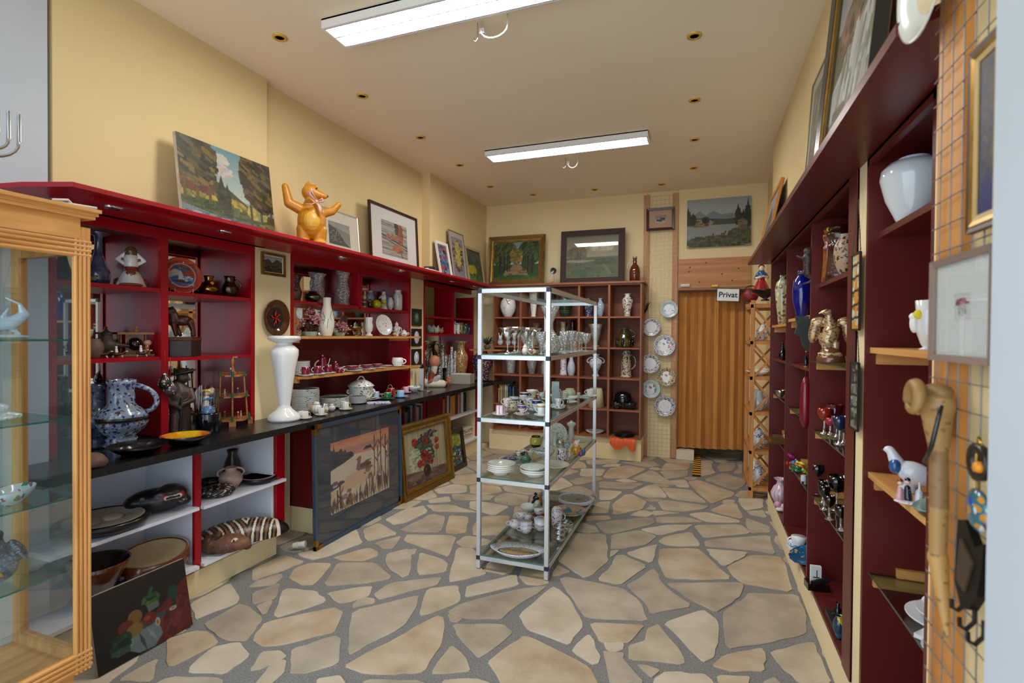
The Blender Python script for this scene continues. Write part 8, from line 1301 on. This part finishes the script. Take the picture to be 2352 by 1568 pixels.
t = fig('ornament', 'dark bronze lizard hanging on the edge of the maroon divider', 'ornament', (.548, 3.235, 1.79, .2, .1), [C_((0, 0, .3), (0, 0, .75), .1, .13, '2c2824'), E_((0, 0, .92), (.12, .1, .12), '3a342c'), C_((0, 0, .3), (.15, 0, .1), .08, .05, '2c2824'), C_((.15, 0, .1), (-.1, 0, .03), .05, .03, '2c2824'), C_((0, 0, .7), (-.25, 0, .8), .06, .04, '3a342c'), C_((0, 0, .7), (.25, 0, .62), .06, .04, '3a342c'), C_((0, 0, .4), (-.22, 0, .3), .06, .04, '3a342c'), C_((0, 0, .4), (.22, 0, .45), .06, .04, '3a342c')], mat=VC(.5), speck=('8a4030', 50, .7))
p = [(0, 0), (.07, .0), (.13, .01), (.12, -.06), (.10, -.12), (.075, -.2), (.05, -.18), (.03, -.12), (.0, -.1), (.012, -.05)]
tag(MB().prism([(b_, a_) for b_, a_ in p], 0, .012, M('3a4440', .6, noise=(30, '4e5a52', .6)), 'xz').build('cloth_mask', loc=(.50, 3.30, 1.62), rot=(0, 0, .25)), 'grey green ragged mask hanging from the pine shelf of the second bay', 'mask')
VS('bottle', 'tiny black and gold bottle on the maroon shelf of the second bay', 'bottle', (0.585, 3.471, 1.320, 0.098, 0.026), 'bottle', M('10142c', .1, coat=.5, bands=[(.0, .01, 'c8a048'), (.09, .12, 'b89040')]))
t = T('hanging_pouch', 'long dark red lacquered pendant hanging on the divider of the second bay', 'ornament', (.545, 3.235, 1.14)); MB().tube([(0, 0, .14), (0, 0, .1), (0, 0, 0), (0, 0, -.1), (0, 0, -.14)], [.008, .022, .028, .026, .01], M('7a0c1c', .3, coat=.3), 16).build('body', t); MB().tube([(0, 0, .14), (.0, .0, .2)], .002, M('8a1020', .5), 6).build('cord', t)
for i in range(3): t = T('napkin_holder', 'triangular blue and white china dish, %s of the three leaning on the glass shelf' % ['front one', 'middle one', 'rear one'][i], 'dish', (.62 + .03 * i, 3.42 + .07 * i, 1.013), (.0, -.25, .9)); MB().prism([(-.06, 0), (.06, 0), (0, .11)], -.008, .008, dc('dfe4ee', BL, 60, .4, .7) if i != 1 else WP, 'xz').build('body', t)
rs = random.Random(9)
for i in range(9): O = ((0.585, 3.984, 0.622, 0.027, 0.042), (0.594, 3.835, 0.622, 0.026, 0.040), (0.602, 3.714, 0.622, 0.025, 0.039))[i % 3]; MBc = ['c8302c', 'd8b020', '2c8a3c', '3060b0', 'e07820', '208a5a', 'b02080', 'e0d030', '2c6a2c'][i]; q = MB().ell((0, 0, .012), (.022, .012, .011), M(MBc, .08, coat=.7), 10).cyl((.02, 0, .012), (.034, 0, .014), .004, M(MBc, .08, coat=.7), .012, 8).cyl((-.02, 0, .012), (-.034, 0, .014), .004, M(MBc, .08, coat=.7), .012, 8); tag(q.build('glass_sweet', loc=(O[0] + rs.uniform(-.03, .05), O[1] + rs.uniform(-.05, .05), .622 + .018 * (i // 3)), rot=rs.uniform(0, 3)), '%s glass sweet in the heap on the lower glass shelf' % ['red', 'yellow', 'bright green', 'blue', 'orange', 'sea green', 'purple', 'pale yellow', 'dark green'][i], 'ornament')
VS('jar', 'small lantern jar with window pattern under the glass sweets', 'jar', (0.585, 3.485, 0.300, 0.052, 0.031), 'cyl', M('c8ccd4', .2, deco=(40, .4, ['2c3c6a', '20242c'], .7))).location.z = .622 - .0
cup('white tea cup with blue pattern on a saucer, lowest board of the second bay', (0.585, 3.620, 0.176, 0.071, 0.087), DEC(BL, 30, .3, .5, 'dfe2e6'), 'cup', 180, WP, slb='blue and white fluted saucer, lowest board of the second bay', sm=DEC(BL, 40, .3, .6, 'dfe2e6'), sw=1.6)
fig('figurine', 'blue and white china shoe pair on the lowest board of the second bay', 'figurine', (0.577, 3.638, 0.176, 0.077, 0.088), [E_((-.2, 0, .35), (.5, .3, .3), 'e0e4ec'), C_((.2, 0, .4), (.35, 0, .75), .25, .22, 'e0e4ec'), E_((.4, -.3, .25), (.45, .25, .25), 'dfe2e8')], speck=('2c3c90', 30, .5))
plate('plate', 'deep blue scalloped plate with gold rim on the lowest board', (.62, 3.46, .19), .22, .02, M('14507a', .15, coat=.5, deco=(36, .4, ['0c2c4a', 'b89a50', '3a90b0'], .5)), rot=(.15, -.25, 0), scal=.02)
VS('vase', 'tall mosaic patterned vase on the pine shelf of the far bay', 'vase', (0.602, 4.581, 1.602, 0.388, 0.111), 'meiping', M('b8b490', .2, coat=.4, deco=(34, .5, ['5a7a5a', '8a5a4a', 'c8b850', 'dcd8c0', '6a4a30'], .9)))
VS('vase', 'small black bottle vase on the maroon shelf of the far bay', 'vase', (0.594, 4.486, 1.320, 0.136, 0.061), 'bottle', BLKG)
VS('dish', 'silver basket dish on the glass shelf of the far bay', 'dish', (0.594, 4.567, 1.022, 0.055, 0.076), 'bowl', M('b8b0a0', .2, .9), hd=[(0, 1, .9, .1)])
t = T('tray', 'brass rimmed tray jutting from the lower glass shelf of the far bay', 'tray', (.60, 4.55, .674), .1); MB().box(-.10, .16, -.14, .12, 0, .012, M('5a4020', .4)).box(-.10, .16, -.14, -.13, .012, .03, GOLD).box(-.10, -.09, -.13, .12, .012, .03, GOLD).build('body', t)
cup('small white and gold cup on the brass rimmed tray', (.64, 4.50, .687, .05, .06), dc('e0e0dc', ['c8a048', '2c6a6a'], 60, .35), 'cup', 0, sauc=False)
VS('vase', 'pink and white swirled glass vase on the lowest board of the far bay', 'vase', (0.602, 4.556, 0.176, 0.201, 0.138), [(.5, 0), (.6, .05), (.98, .3), (1, .45), (.7, .68), (.4, .78), (.36, .9), (.7, 1)], M('c8a0b8', .12, coat=.6, stripes=(14, ['c89ab4', 'e0d0dc', 'd0b0c4'])), flute=.01)
fig('ornament', 'porcelain rose cluster in front of the pink swirled vase', 'ornament', (0.577, 4.362, 0.176, 0.080, 0.066), [E_((-.2, 0, .6), (.35, .3, .3), 'd89ab0'), E_((.25, 0, .45), (.3, .3, .28), 'e0b0c0'), E_((0, -.1, .2), (.4, .3, .2), 'd8dcd0')], vox=1 / 36)
VS('vase', 'very large glossy white bulbous vase on the top shelf of the near maroon unit', 'vase', (0.644, 2.029, 1.880, 0.207, 0.185), [(.48, 0), (.5, .02), (.82, .35), (1, .68), (.97, .82), (.75, .93), (.45, .96), (.42, .975), (.46, 1)], M('d8dde2', .08, coat=.6), n=44)
VS('vase', 'white vase with relief angel and yellow sticker on the upper pine shelf', 'vase', (0.627, 1.831, 1.465, 0.145, 0.074), [(.7, 0), (.72, .03), (.45, .06), (.6, .12), (.95, .4), (.9, .7), (1, 1)], M('e2e0de', .15, coat=.5), parts=[lambda r, h, w: MB().ell((-w * .35, -w * .3, h * .72), (.014, .006, .014), M('e8d000', .5)).build('price_sticker', r), lambda r, h, w: MB().ell((-w * .5, -w * .1, h * .55), (.012, .012, .03), WP).ell((-w * .52, -w * .1, h * .68), .012, WP).build('relief_angel', r)])
fig('figurine', 'white and blue porcelain grouse standing on the lower pine shelf', 'bird', (0.619, 1.954, 1.016, 0.138, 0.124), [E_((.12, 0, .42), (.38, .24, .26), 'd8dce4', (0, .35, 0)), C_((-.18, 0, .55), (-.32, 0, .86), .17, .1, 'dde0e6'), E_((-.36, 0, .9), (.11, .09, .09), 'e2e4e8'), C_((-.44, 0, .89), (-.52, 0, .87), .03, .008, '505868'), E_((-.24, -.06, .55), (.13, .17, .18), '2c5a98'), C_((.4, 0, .4), (.6, 0, .25), .16, .08, 'ccd2dc'), C_((0, 0, .0), (0, 0, .15), .2, .15, 'd4d8de')], vox=1 / 70)
fig('figurine', 'small porcelain couple at a table in front of the grouse', 'figurine', (0.577, 1.806, 1.016, 0.076, 0.084), [E_((0, 0, .05), (.52, .3, .07), 'e4e4e8'), C_((-.32, 0, .15), (-.3, 0, .5), .14, .09, 'd8a0a8'), E_((-.3, 0, .75), .1, 'e8c4a8'), E_((-.3, .02, .82), .1, '8a3020'), C_((-.05, 0, .2), (-.08, 0, .6), .14, .1, '181c2c'), E_((-.08, 0, .82), .1, 'e8c4a8'), E_((-.08, .02, .9), .1, '201818'), C_((.28, 0, .2), (.28, 0, .5), .16, .12, 'd8d8dc'), C_((.28, 0, .5), (.28, 0, .85), .05, .03, 'e8e4e8')], speck=('6a7ab0', 40, .85), vox=1 / 70)
plate('plate', 'green veined dish leaning behind the small porcelain couple', (.62, 1.72, 1.03), .12, .015, M('5a8a80', .2, coat=.4, noise=(20, 'a8b8b0', .7)), rot=(0, -.3, 0))
plate('saucer', 'larger saucer under the tilted flowered cup, near maroon unit', (.70, 1.86, .652), .22, .018, M('dfe1e6', .12, coat=.5), 'saucer'); plate('saucer', 'smaller saucer on the larger one, near maroon unit', (.70, 1.86, .672), .17, .015, M('dfe1e6', .12, coat=.5), 'saucer')
VS('cup', 'white tea cup with a pink rose tilted on its saucers', 'cup', (.73, 1.85, .705, .075, .13), 'cup', M('e4e4e8', .12, coat=.5, deco=(14, .2, ['b83a68', '4a8a5a'], .5)), hd=[(180, .8, .3, .25)], tilt=(.55, -.3))
t = T('ashtray', 'white rectangular leaf dish on the glass shelf of the near unit', 'dish', (.65, 1.74, .652), -.6); MB().prism([(-.07, -.03), (.04, -.045), (.07, .01), (.05, .045), (-.06, .04)], 0, .012, M('dde0e2', .12, coat=.5), 'xy').build('body', t)
plate('dish', 'oval white dish cut off by the batten, glass shelf of the near unit', (.63, 1.665, .652), .13, .02, M('dde0e2', .12, coat=.5), 'dish')
for zt, zb, lb, cc in ((1.815, 1.53, 'amber leaded glass panel with a figure hanging on the cream pillar', ['c8862c', 'b8b08c', '8a5a1c', 'd0c8a0']), (1.405, 1.155, 'dark leaded glass panel hanging below the amber one', ['7a7468', '3a3430', 'a09a88', '54483c'])):
    t = T('stained_glass', lb, 'glass panel', (.545, 2.268, zb)); h = zt - zb; A = Art(24, 60, cc[1], 30); A.dabs(.5, .5, .5, .5, cc, 90, .09); A.leaf(.5, .1, .5, .9, .25, cc[0])
    for q in (.15, .32, .5, .68, .84): A.line(0, q, 1, q + .03, .02, '2c2420')
    o = A.mesh('glass_image', .10, h, t, 0); o.rotation_euler = (0, 0, -pi / 2); MB().box(-.004, .004, -.056, -.05, 0, h, M('3a3430', .4, .6)).box(-.004, .004, .05, .056, 0, h, M('3a3430', .4, .6)).box(-.004, .004, -.05, .05, -.004, .003, M('3a3430', .4, .6)).box(-.004, .004, -.05, .05, h - .003, h + .004, M('3a3430', .4, .6)).build('frame', t)
    b = MB()
    for k in range(14 if zt > 1.5 else 8):
        zz = h + .012 + k * .014 
        for s in (-1, 1): b.tube([(0, s * .05 * (1 - k / 18) + .003 * cos(a), zz + .007 * sin(a)) for a in [2 * pi * j / 8 for j in range(8)]], .0012, M('4a4640', .4, .8), 5, closed=True)
    b.build('chain', t)
MX = .430
wall_plate('wall_plate', 'white painted china plate at the top edge of the wire grid', (MX - .012, 1.222, 2.213), .246, M('dcdfd6', .15, coat=.4), M('d8c898', .3, deco=(16, .4, ['d87838', 'e8e0c8'], .5)), .025, 0, -pi / 2)
A = Art(61, 150, '54463a', 31); A.dim = .7; A.dabs(.5, .5, .5, .5, ['18246a', '54443a', '6a5444', '443c34', '3a3830'], 160, .045).poly([(0, .1), (.6, .3), (1, .1), (1, 0), (0, 0)], '14248c').line(.2, .2, .25, .9, .05, '1c2c8a')
picture('picture', 'gold edged blue and brown picture on the grid beside the white door jamb', (MX, 1.087, 1.676), (MX, .984, 1.676), .303, .0, A, [(.010, .012, M('4a2c20', .4)), (.008, .012, GOLD), (.008, .010, M('b89a60', .5))])
A = Art(30, 34, 'c4c4c0', 32); A.dabs(.5, .7, .35, .12, ['8a4a5c', 'a8707c'], 30, .04).dabs(.5, .4, .2, .2, ['a8a8a0', '8a8c88'], 24, .03)
picture('picture', 'small print with very wide white mount hung on the wire grid', (MX, 1.222, 1.458), (MX, .996, 1.458), .189, .0, A, (.0115, .015, M('8a7468', .4)), (.07, .057, .062, M('ccd0cc', .8)), True)
w3 = 'a8804c'
t = fig('walking_stick', 'carved wooden walking stick with a ram head hanging on the wire grid', 'walking stick', (.41, 1.16, .963, .459, .1), [C_((0, 0, .87), (-.02, 0, .74), .055, .036, w3), C_((-.02, 0, .90), (.06, 0, .905), .055, .05, w3), C_((.06, 0, .90), (.16, 0, .87), .044, .028, w3), C_((.16, 0, .87), (.20, 0, .85), .027, .018, 'c8a878'), E_((.0, 0, .955), (.075, .05, .035), '8a6a3c'), E_((.10, -.042, .905), (.012, .012, .009), '1c2430'), C_((-.02, 0, .74), (-.03, 0, .5), .032, .034, '8a6840'), C_((-.03, 0, .5), (-.03, 0, .3), .034, .03, w3), C_((-.03, 0, .3), (-.13, 0, .02), .036, .01, 'b88c4c')] +
    [C_((-.03 + .085 * cos(a) * (1 - a / 8), -.07 - a * .006, .915 + .085 * sin(a) * (1 - a / 8)), (-.03 + .085 * cos(a + .5) * (1 - (a + .5) / 8), -.07 - (a + .5) * .006, .915 + .085 * sin(a + .5) * (1 - (a + .5) / 8)), .03 - a * .003, .03 - (a + .5) * .003, '9a7440') for a in [k * .5 for k in range(11)]], rot=(0, 0, -pi / 2), mat=VC(.5), speck=('7a5830', 60, .8), vox=1 / 120)
t.rotation_euler = (0, 0, -pi / 2); t.scale = (-1, 1, 1)
MB().tube([(-.02, -.025, .31), (-.05, -.025, .345), (-.062, -.016, .42)], .004, BLKG, 6).build('strap', t)
t = T('mosaic_pendant', 'round blue millefiori glass pendant hanging on the wire grid', 'pendant', (.4125, 1.013, 1.229)); t.scale = (.82,) * 3; b = MB(); b.T = Matrix.Rotation(-pi / 2, 4, 'Y'); b.lathe([(0, -.004), (.04, -.004), (.042, .002), (.03, .008), (0, .01)], M('2c6a7a', .12, coat=.6, deco=(50, .42, ['2c4ab8', 'c8882c', 'c8dcd8', '7a2c2c'], .9)), 28); b.build('disc', t); MB().tube([(0, .0, .04), (0, .01, .09), (0, 0, .14), (0, -.015, .12)], .003, BRASS, 6).build('hook', t)
b = MB(); b.T = Matrix.Rotation(-pi / 2, 4, 'Y'); b.lathe([(.018, -.005), (.036, -.005), (.036, .006), (.018, .006), (.018, -.005)], M('241c18', .3), 24); tag(b.build('ring_pendant', loc=(.4125, 1.013, 1.305)), 'black ring with orange bead above the millefiori pendant', 'pendant')
o_ = MB().ell((0, 0, 0), .011, M('e08a10', .3), 12).build('bead'); o_.parent = bpy.data.objects['ring_pendant']; o_.parent.scale = (.82,) * 3; o_.location = (-.008, -.022, -.005)
t = T('iron_ornament', 'dark cast iron coat hook ornament hanging on the wire grid', 'ornament', (.4125, 1.021, 1.123)); t.scale = (.82,) * 3; IRN = M('1c1614', .4, .5)
MB().prism([(-.055, .08), (-.02, .06), (.02, .1), (.05, .09), (.06, -.04), (.03, -.08), (0, -.07), (-.03, -.03), (-.045, .02)], -.008, .008, IRN, 'yz').build('plate', t); MB().prism([(-.02, .03), (.03, .06), (.045, -.03), (.01, -.04)], -.012, -.008, M('5a4838', .4, .5), 'yz').build('relief', t)
for y, z in ((.03, -.07), (-.005, -.09), (-.04, -.10)): MB().tube([(0, y, z + .03), (0, y, z), (-.01, y + .006, z - .02), (-.014, y + .022, z - .022), (-.012, y + .03, z - .008)], .004, IRN, 8).build('hook', t)
p = (0.529, 5.360, 1.916); r = VS('bowl', 'black footed bowl on top of the pine rack', 'bowl', (.56, 5.38, 1.842, .10, .26), [(.3, 0), (.3, .06), (.12, .2), (.5, .5), (.85, .8), (1, 1)], M('141414', .3))
person('figurine', 'wooden doll of a woman in blue and red standing on the pine rack', (.53, 5.42, 1.90, .30, .1), 'a01c20', '1c5a8a', '2c1c14')
fig('handbag', 'small dark red bag with loop handle on top of the pine rack', 'bag', (.455, 5.62, 1.842, .17, .14), [E_((0, 0, .4), (.42, .25, .42), '7a0c1c'), E_((0, 0, .7), (.3, .2, .1), '5a0c14')] + [C_((.3 * cos(a), 0, .75 + .22 * sin(a)), (.3 * cos(a + .4), 0, .75 + .22 * sin(a + .4)), .035, .035, '181010') for a in [k * .4 for k in range(8)]], mat=VC(.5))
BWH = DEC(BL, 46, .36, .55, 'dfe2e6'); i = 0
for z, items in ((1.468, [('mug', BWH, .08, .09), ('jar', DEC(['3a4a40', '7a8a80'], 40, .3, .5), .13, .09)]), (1.138, [('bowl', WP, .04, .17), ('bowl', WP, .05, .15), ('dish', WP, .02, .2)]), (.808, [('pitcher', M('c4ccd4', .15, coat=.4), .19, .11), ('teapot', M('c8d0d4', .15, coat=.4), .11, .12)]), (.448, [('pitcher', BWH, .15, .08), ('bowl', BWH, .09, .15), ('cup', BWH, .06, .08), ('teapot', BWH, .10, .11)]), (.108, [('jar', BWH, .16, .08), ('jar', BWH, .13, .09), ('mug', WP, .16, .08)])):
    for k, (nm, mt, h, w) in enumerate(items):
        y = 5.34 + .15 * k; x = .56 if k % 2 else .51
        VS(nm, '%s %s on the %s level of the pine rack, %s' % ('blue and white' if mt is BWH else 'white', nm, {1.468: 'uppermost', 1.138: 'second', .808: 'third', .448: 'fourth', .108: 'lowest'}[z], ['nearest', 'second from the front', 'third from the front', 'rearmost'][k]), nm, (x, y, z + .001, h, w), {'mug': 'mug', 'jar': 'pot', 'bowl': 'bowl', 'dish': 'dish', 'pitcher': 'jug', 'teapot': 'round', 'cup': 'cup'}[nm], mt, nm not in ('teapot', 'jar'), [(0, .85, .3, .3)] if nm in ('mug', 'cup', 'pitcher', 'teapot') else None, parts=[lid(mt, 1, .6, .25)] if nm in ('teapot', 'jar') else None)
WB = 'c8d2da'
fig('figurine', 'glossy white porcelain leaping dolphin pair on the top glass shelf of the vitrine', 'figurine', (-2.24, 1.03, 1.473, .135, .2), [E_((-.1, 0, .06), (.75, .35, .07), WB), C_((-.75, 0, .12), (-.2, 0, .3), .05, .16, WB), C_((-.2, 0, .3), (.25, 0, .4), .16, .17, WB), C_((.25, 0, .4), (.5, 0, .62), .17, .11, WB), C_((.5, 0, .62), (.42, 0, .85), .11, .05, WB), E_((.3, 0, .96), (.2, .1, .035), WB, (0, .5, 0)), C_((.1, 0, .55), (.2, 0, .78), .06, .02, WB), C_((.25, 0, .25), (.4, 0, .14), .07, .03, WB), C_((-.6, .2, .5), (-1., .2, .85), .12, .05, WB), C_((-.6, .2, .5), (-.2, .15, .3), .12, .1, WB)], vox=1 / 110, rot=pi / 2 - .3)
fig('figurine', 'white porcelain flower group with putto on the second glass shelf of the vitrine', 'figurine', (-2.26, 1.0, 1.191, .15, .2), [E_((0, 0, .08), (.6, .35, .1), 'd8dcdc'), C_((-.3, 0, .2), (-.3, 0, .7), .13, .2, 'dfe2e2'), E_((-.1, 0, .85), (.2, .15, .12), 'd8e0dc'), E_((.15, 0, .3), (.3, .2, .15), 'e0e0e0'), E_((.15, 0, .56), .12, 'd8b8a8'), E_((.15, .03, .62), .12, '6a5448'), C_((.3, 0, .15), (.6, 0, .1), .1, .06, 'd8dce0')], speck=('8aa078', 40, .82), rot=pi / 2 - .3)
VS('dish', 'white boat shaped dish with flowers on the third glass shelf of the vitrine', 'dish', (-2.22, 1.06, .906, .05, .17), 'bowl', M('ccd4d6', .15, coat=.4, deco=(30, .3, ['a84a7a', '4a8a5a'], .45)), sx=.6, rot=.6)
person('figurine', 'porcelain lady in pink and green on the third glass shelf of the vitrine', (-2.24, .97, .906, .15, .06), 'c84a68', 'e0e4e4', '8a6a4c')
fig('figurine', 'grey ceramic penguin with spread wings on the lowest glass shelf of the vitrine', 'figurine', (-2.25, 1.02, .641, .18, .16), [E_((0, 0, .3), (.36, .28, .32), '5a6470'), C_((0, 0, .5), (0, 0, .8), .22, .14, '4c5662'), E_((.02, -.05, .92), (.13, .13, .1), '6a5048'), E_((.34, 0, .55), (.1, .12, .25), '3a424c', (0, -.5, 0)), E_((-.34, 0, .5), (.1, .12, .28), '1c2024', (0, .5, 0)), C_((-.05, -.28, .35), (.12, -.3, .2), .04, .03, 'b87828')], mat=VC(.3, 0, .3), speck=('8a96a4', 60, .5))
t = T('cable_bundle', 'tangle of white and black cables lying on top of the vitrine', 'cables', (-2.22, 1.08, 1.945)); rs = random.Random(2)
for k in range(5): MB().tube([(rs.uniform(-.1, .05), -.18 + .1 * q + rs.uniform(-.02, .02), .008 + .028 * abs(sin(q * 1.3 + k))) for q in range(5)], .005, [K1, M('d8d4c8', .5)][k % 2], 6).build('cable', t)
t = T('candelabrum', 'silver branched candelabrum at the left edge before the white wall', 'candelabrum', (-2.550, 1.184, 1.938)); t.location.z = 1.945; t.location.x = -2.33; t.location.y = 1.04; SV = M('c8ccd0', .15, 1.)
b = MB().cyl((0, 0, 0), (0, 0, .34), .006, SV).lathe([(.05, 0), (.04, .01), (.01, .02)], SV, 20)
b.build('stem', t)
for r_ in (.035, .065, .095): MB().tube([(0, r_ * cos(a), .24 + (0.1 if a in (0, pi) else 0) - r_ * sin(a) * .8) if True else 0 for a in [pi * k / 12 for k in range(13)]], .005, SV, 8).cyl((0, r_, .24), (0, r_, .34), .006, SV).cyl((0, -r_, .24), (0, -r_, .34), .006, SV).build('branch', t)

for o in [o for o in bpy.data.objects if o.parent is None and o.get('label') and not o.get('group')]:
    l = o['label']; n = o.name.split('.')[0]; g = None
    if n == 'spotlight': g = 'downlights under the red board' if 'under' in l else 'brass downlights in the ceiling'
    elif n == 'glass': g = 'stemware on the display rack'
    elif n == 'goblet': g = 'black goblets' if l.startswith('black') else 'coloured goblets'
    elif n == 'glass_sweet': g = 'glass sweets'
    elif n == 'wall_plate' and 'column' in l: g = 'plates hanging on the wall column'
    elif n == 'cup': g = 'cups of the maroon service' if 'maroon c' in l else 'striped mocha cups' if 'striped' in l else 'red flowered tea service' if 'red flowered' in l else 'single cups on the display rack' if 'rack' in l or 'shelf' in l else 'coloured coffee cups' if 'coloured cups' in l else None
    elif n == 'glass_cup': g = 'clear glass cups'
    elif n == 'ceiling_light': g = 'fluorescent ceiling lights'
    elif n == 'beer_mug': g = 'ceramic mugs in the far corner unit'
    elif n == 'pine_shelf': g = 'pine boards of the middle red unit'
    if g: o['group'] = g
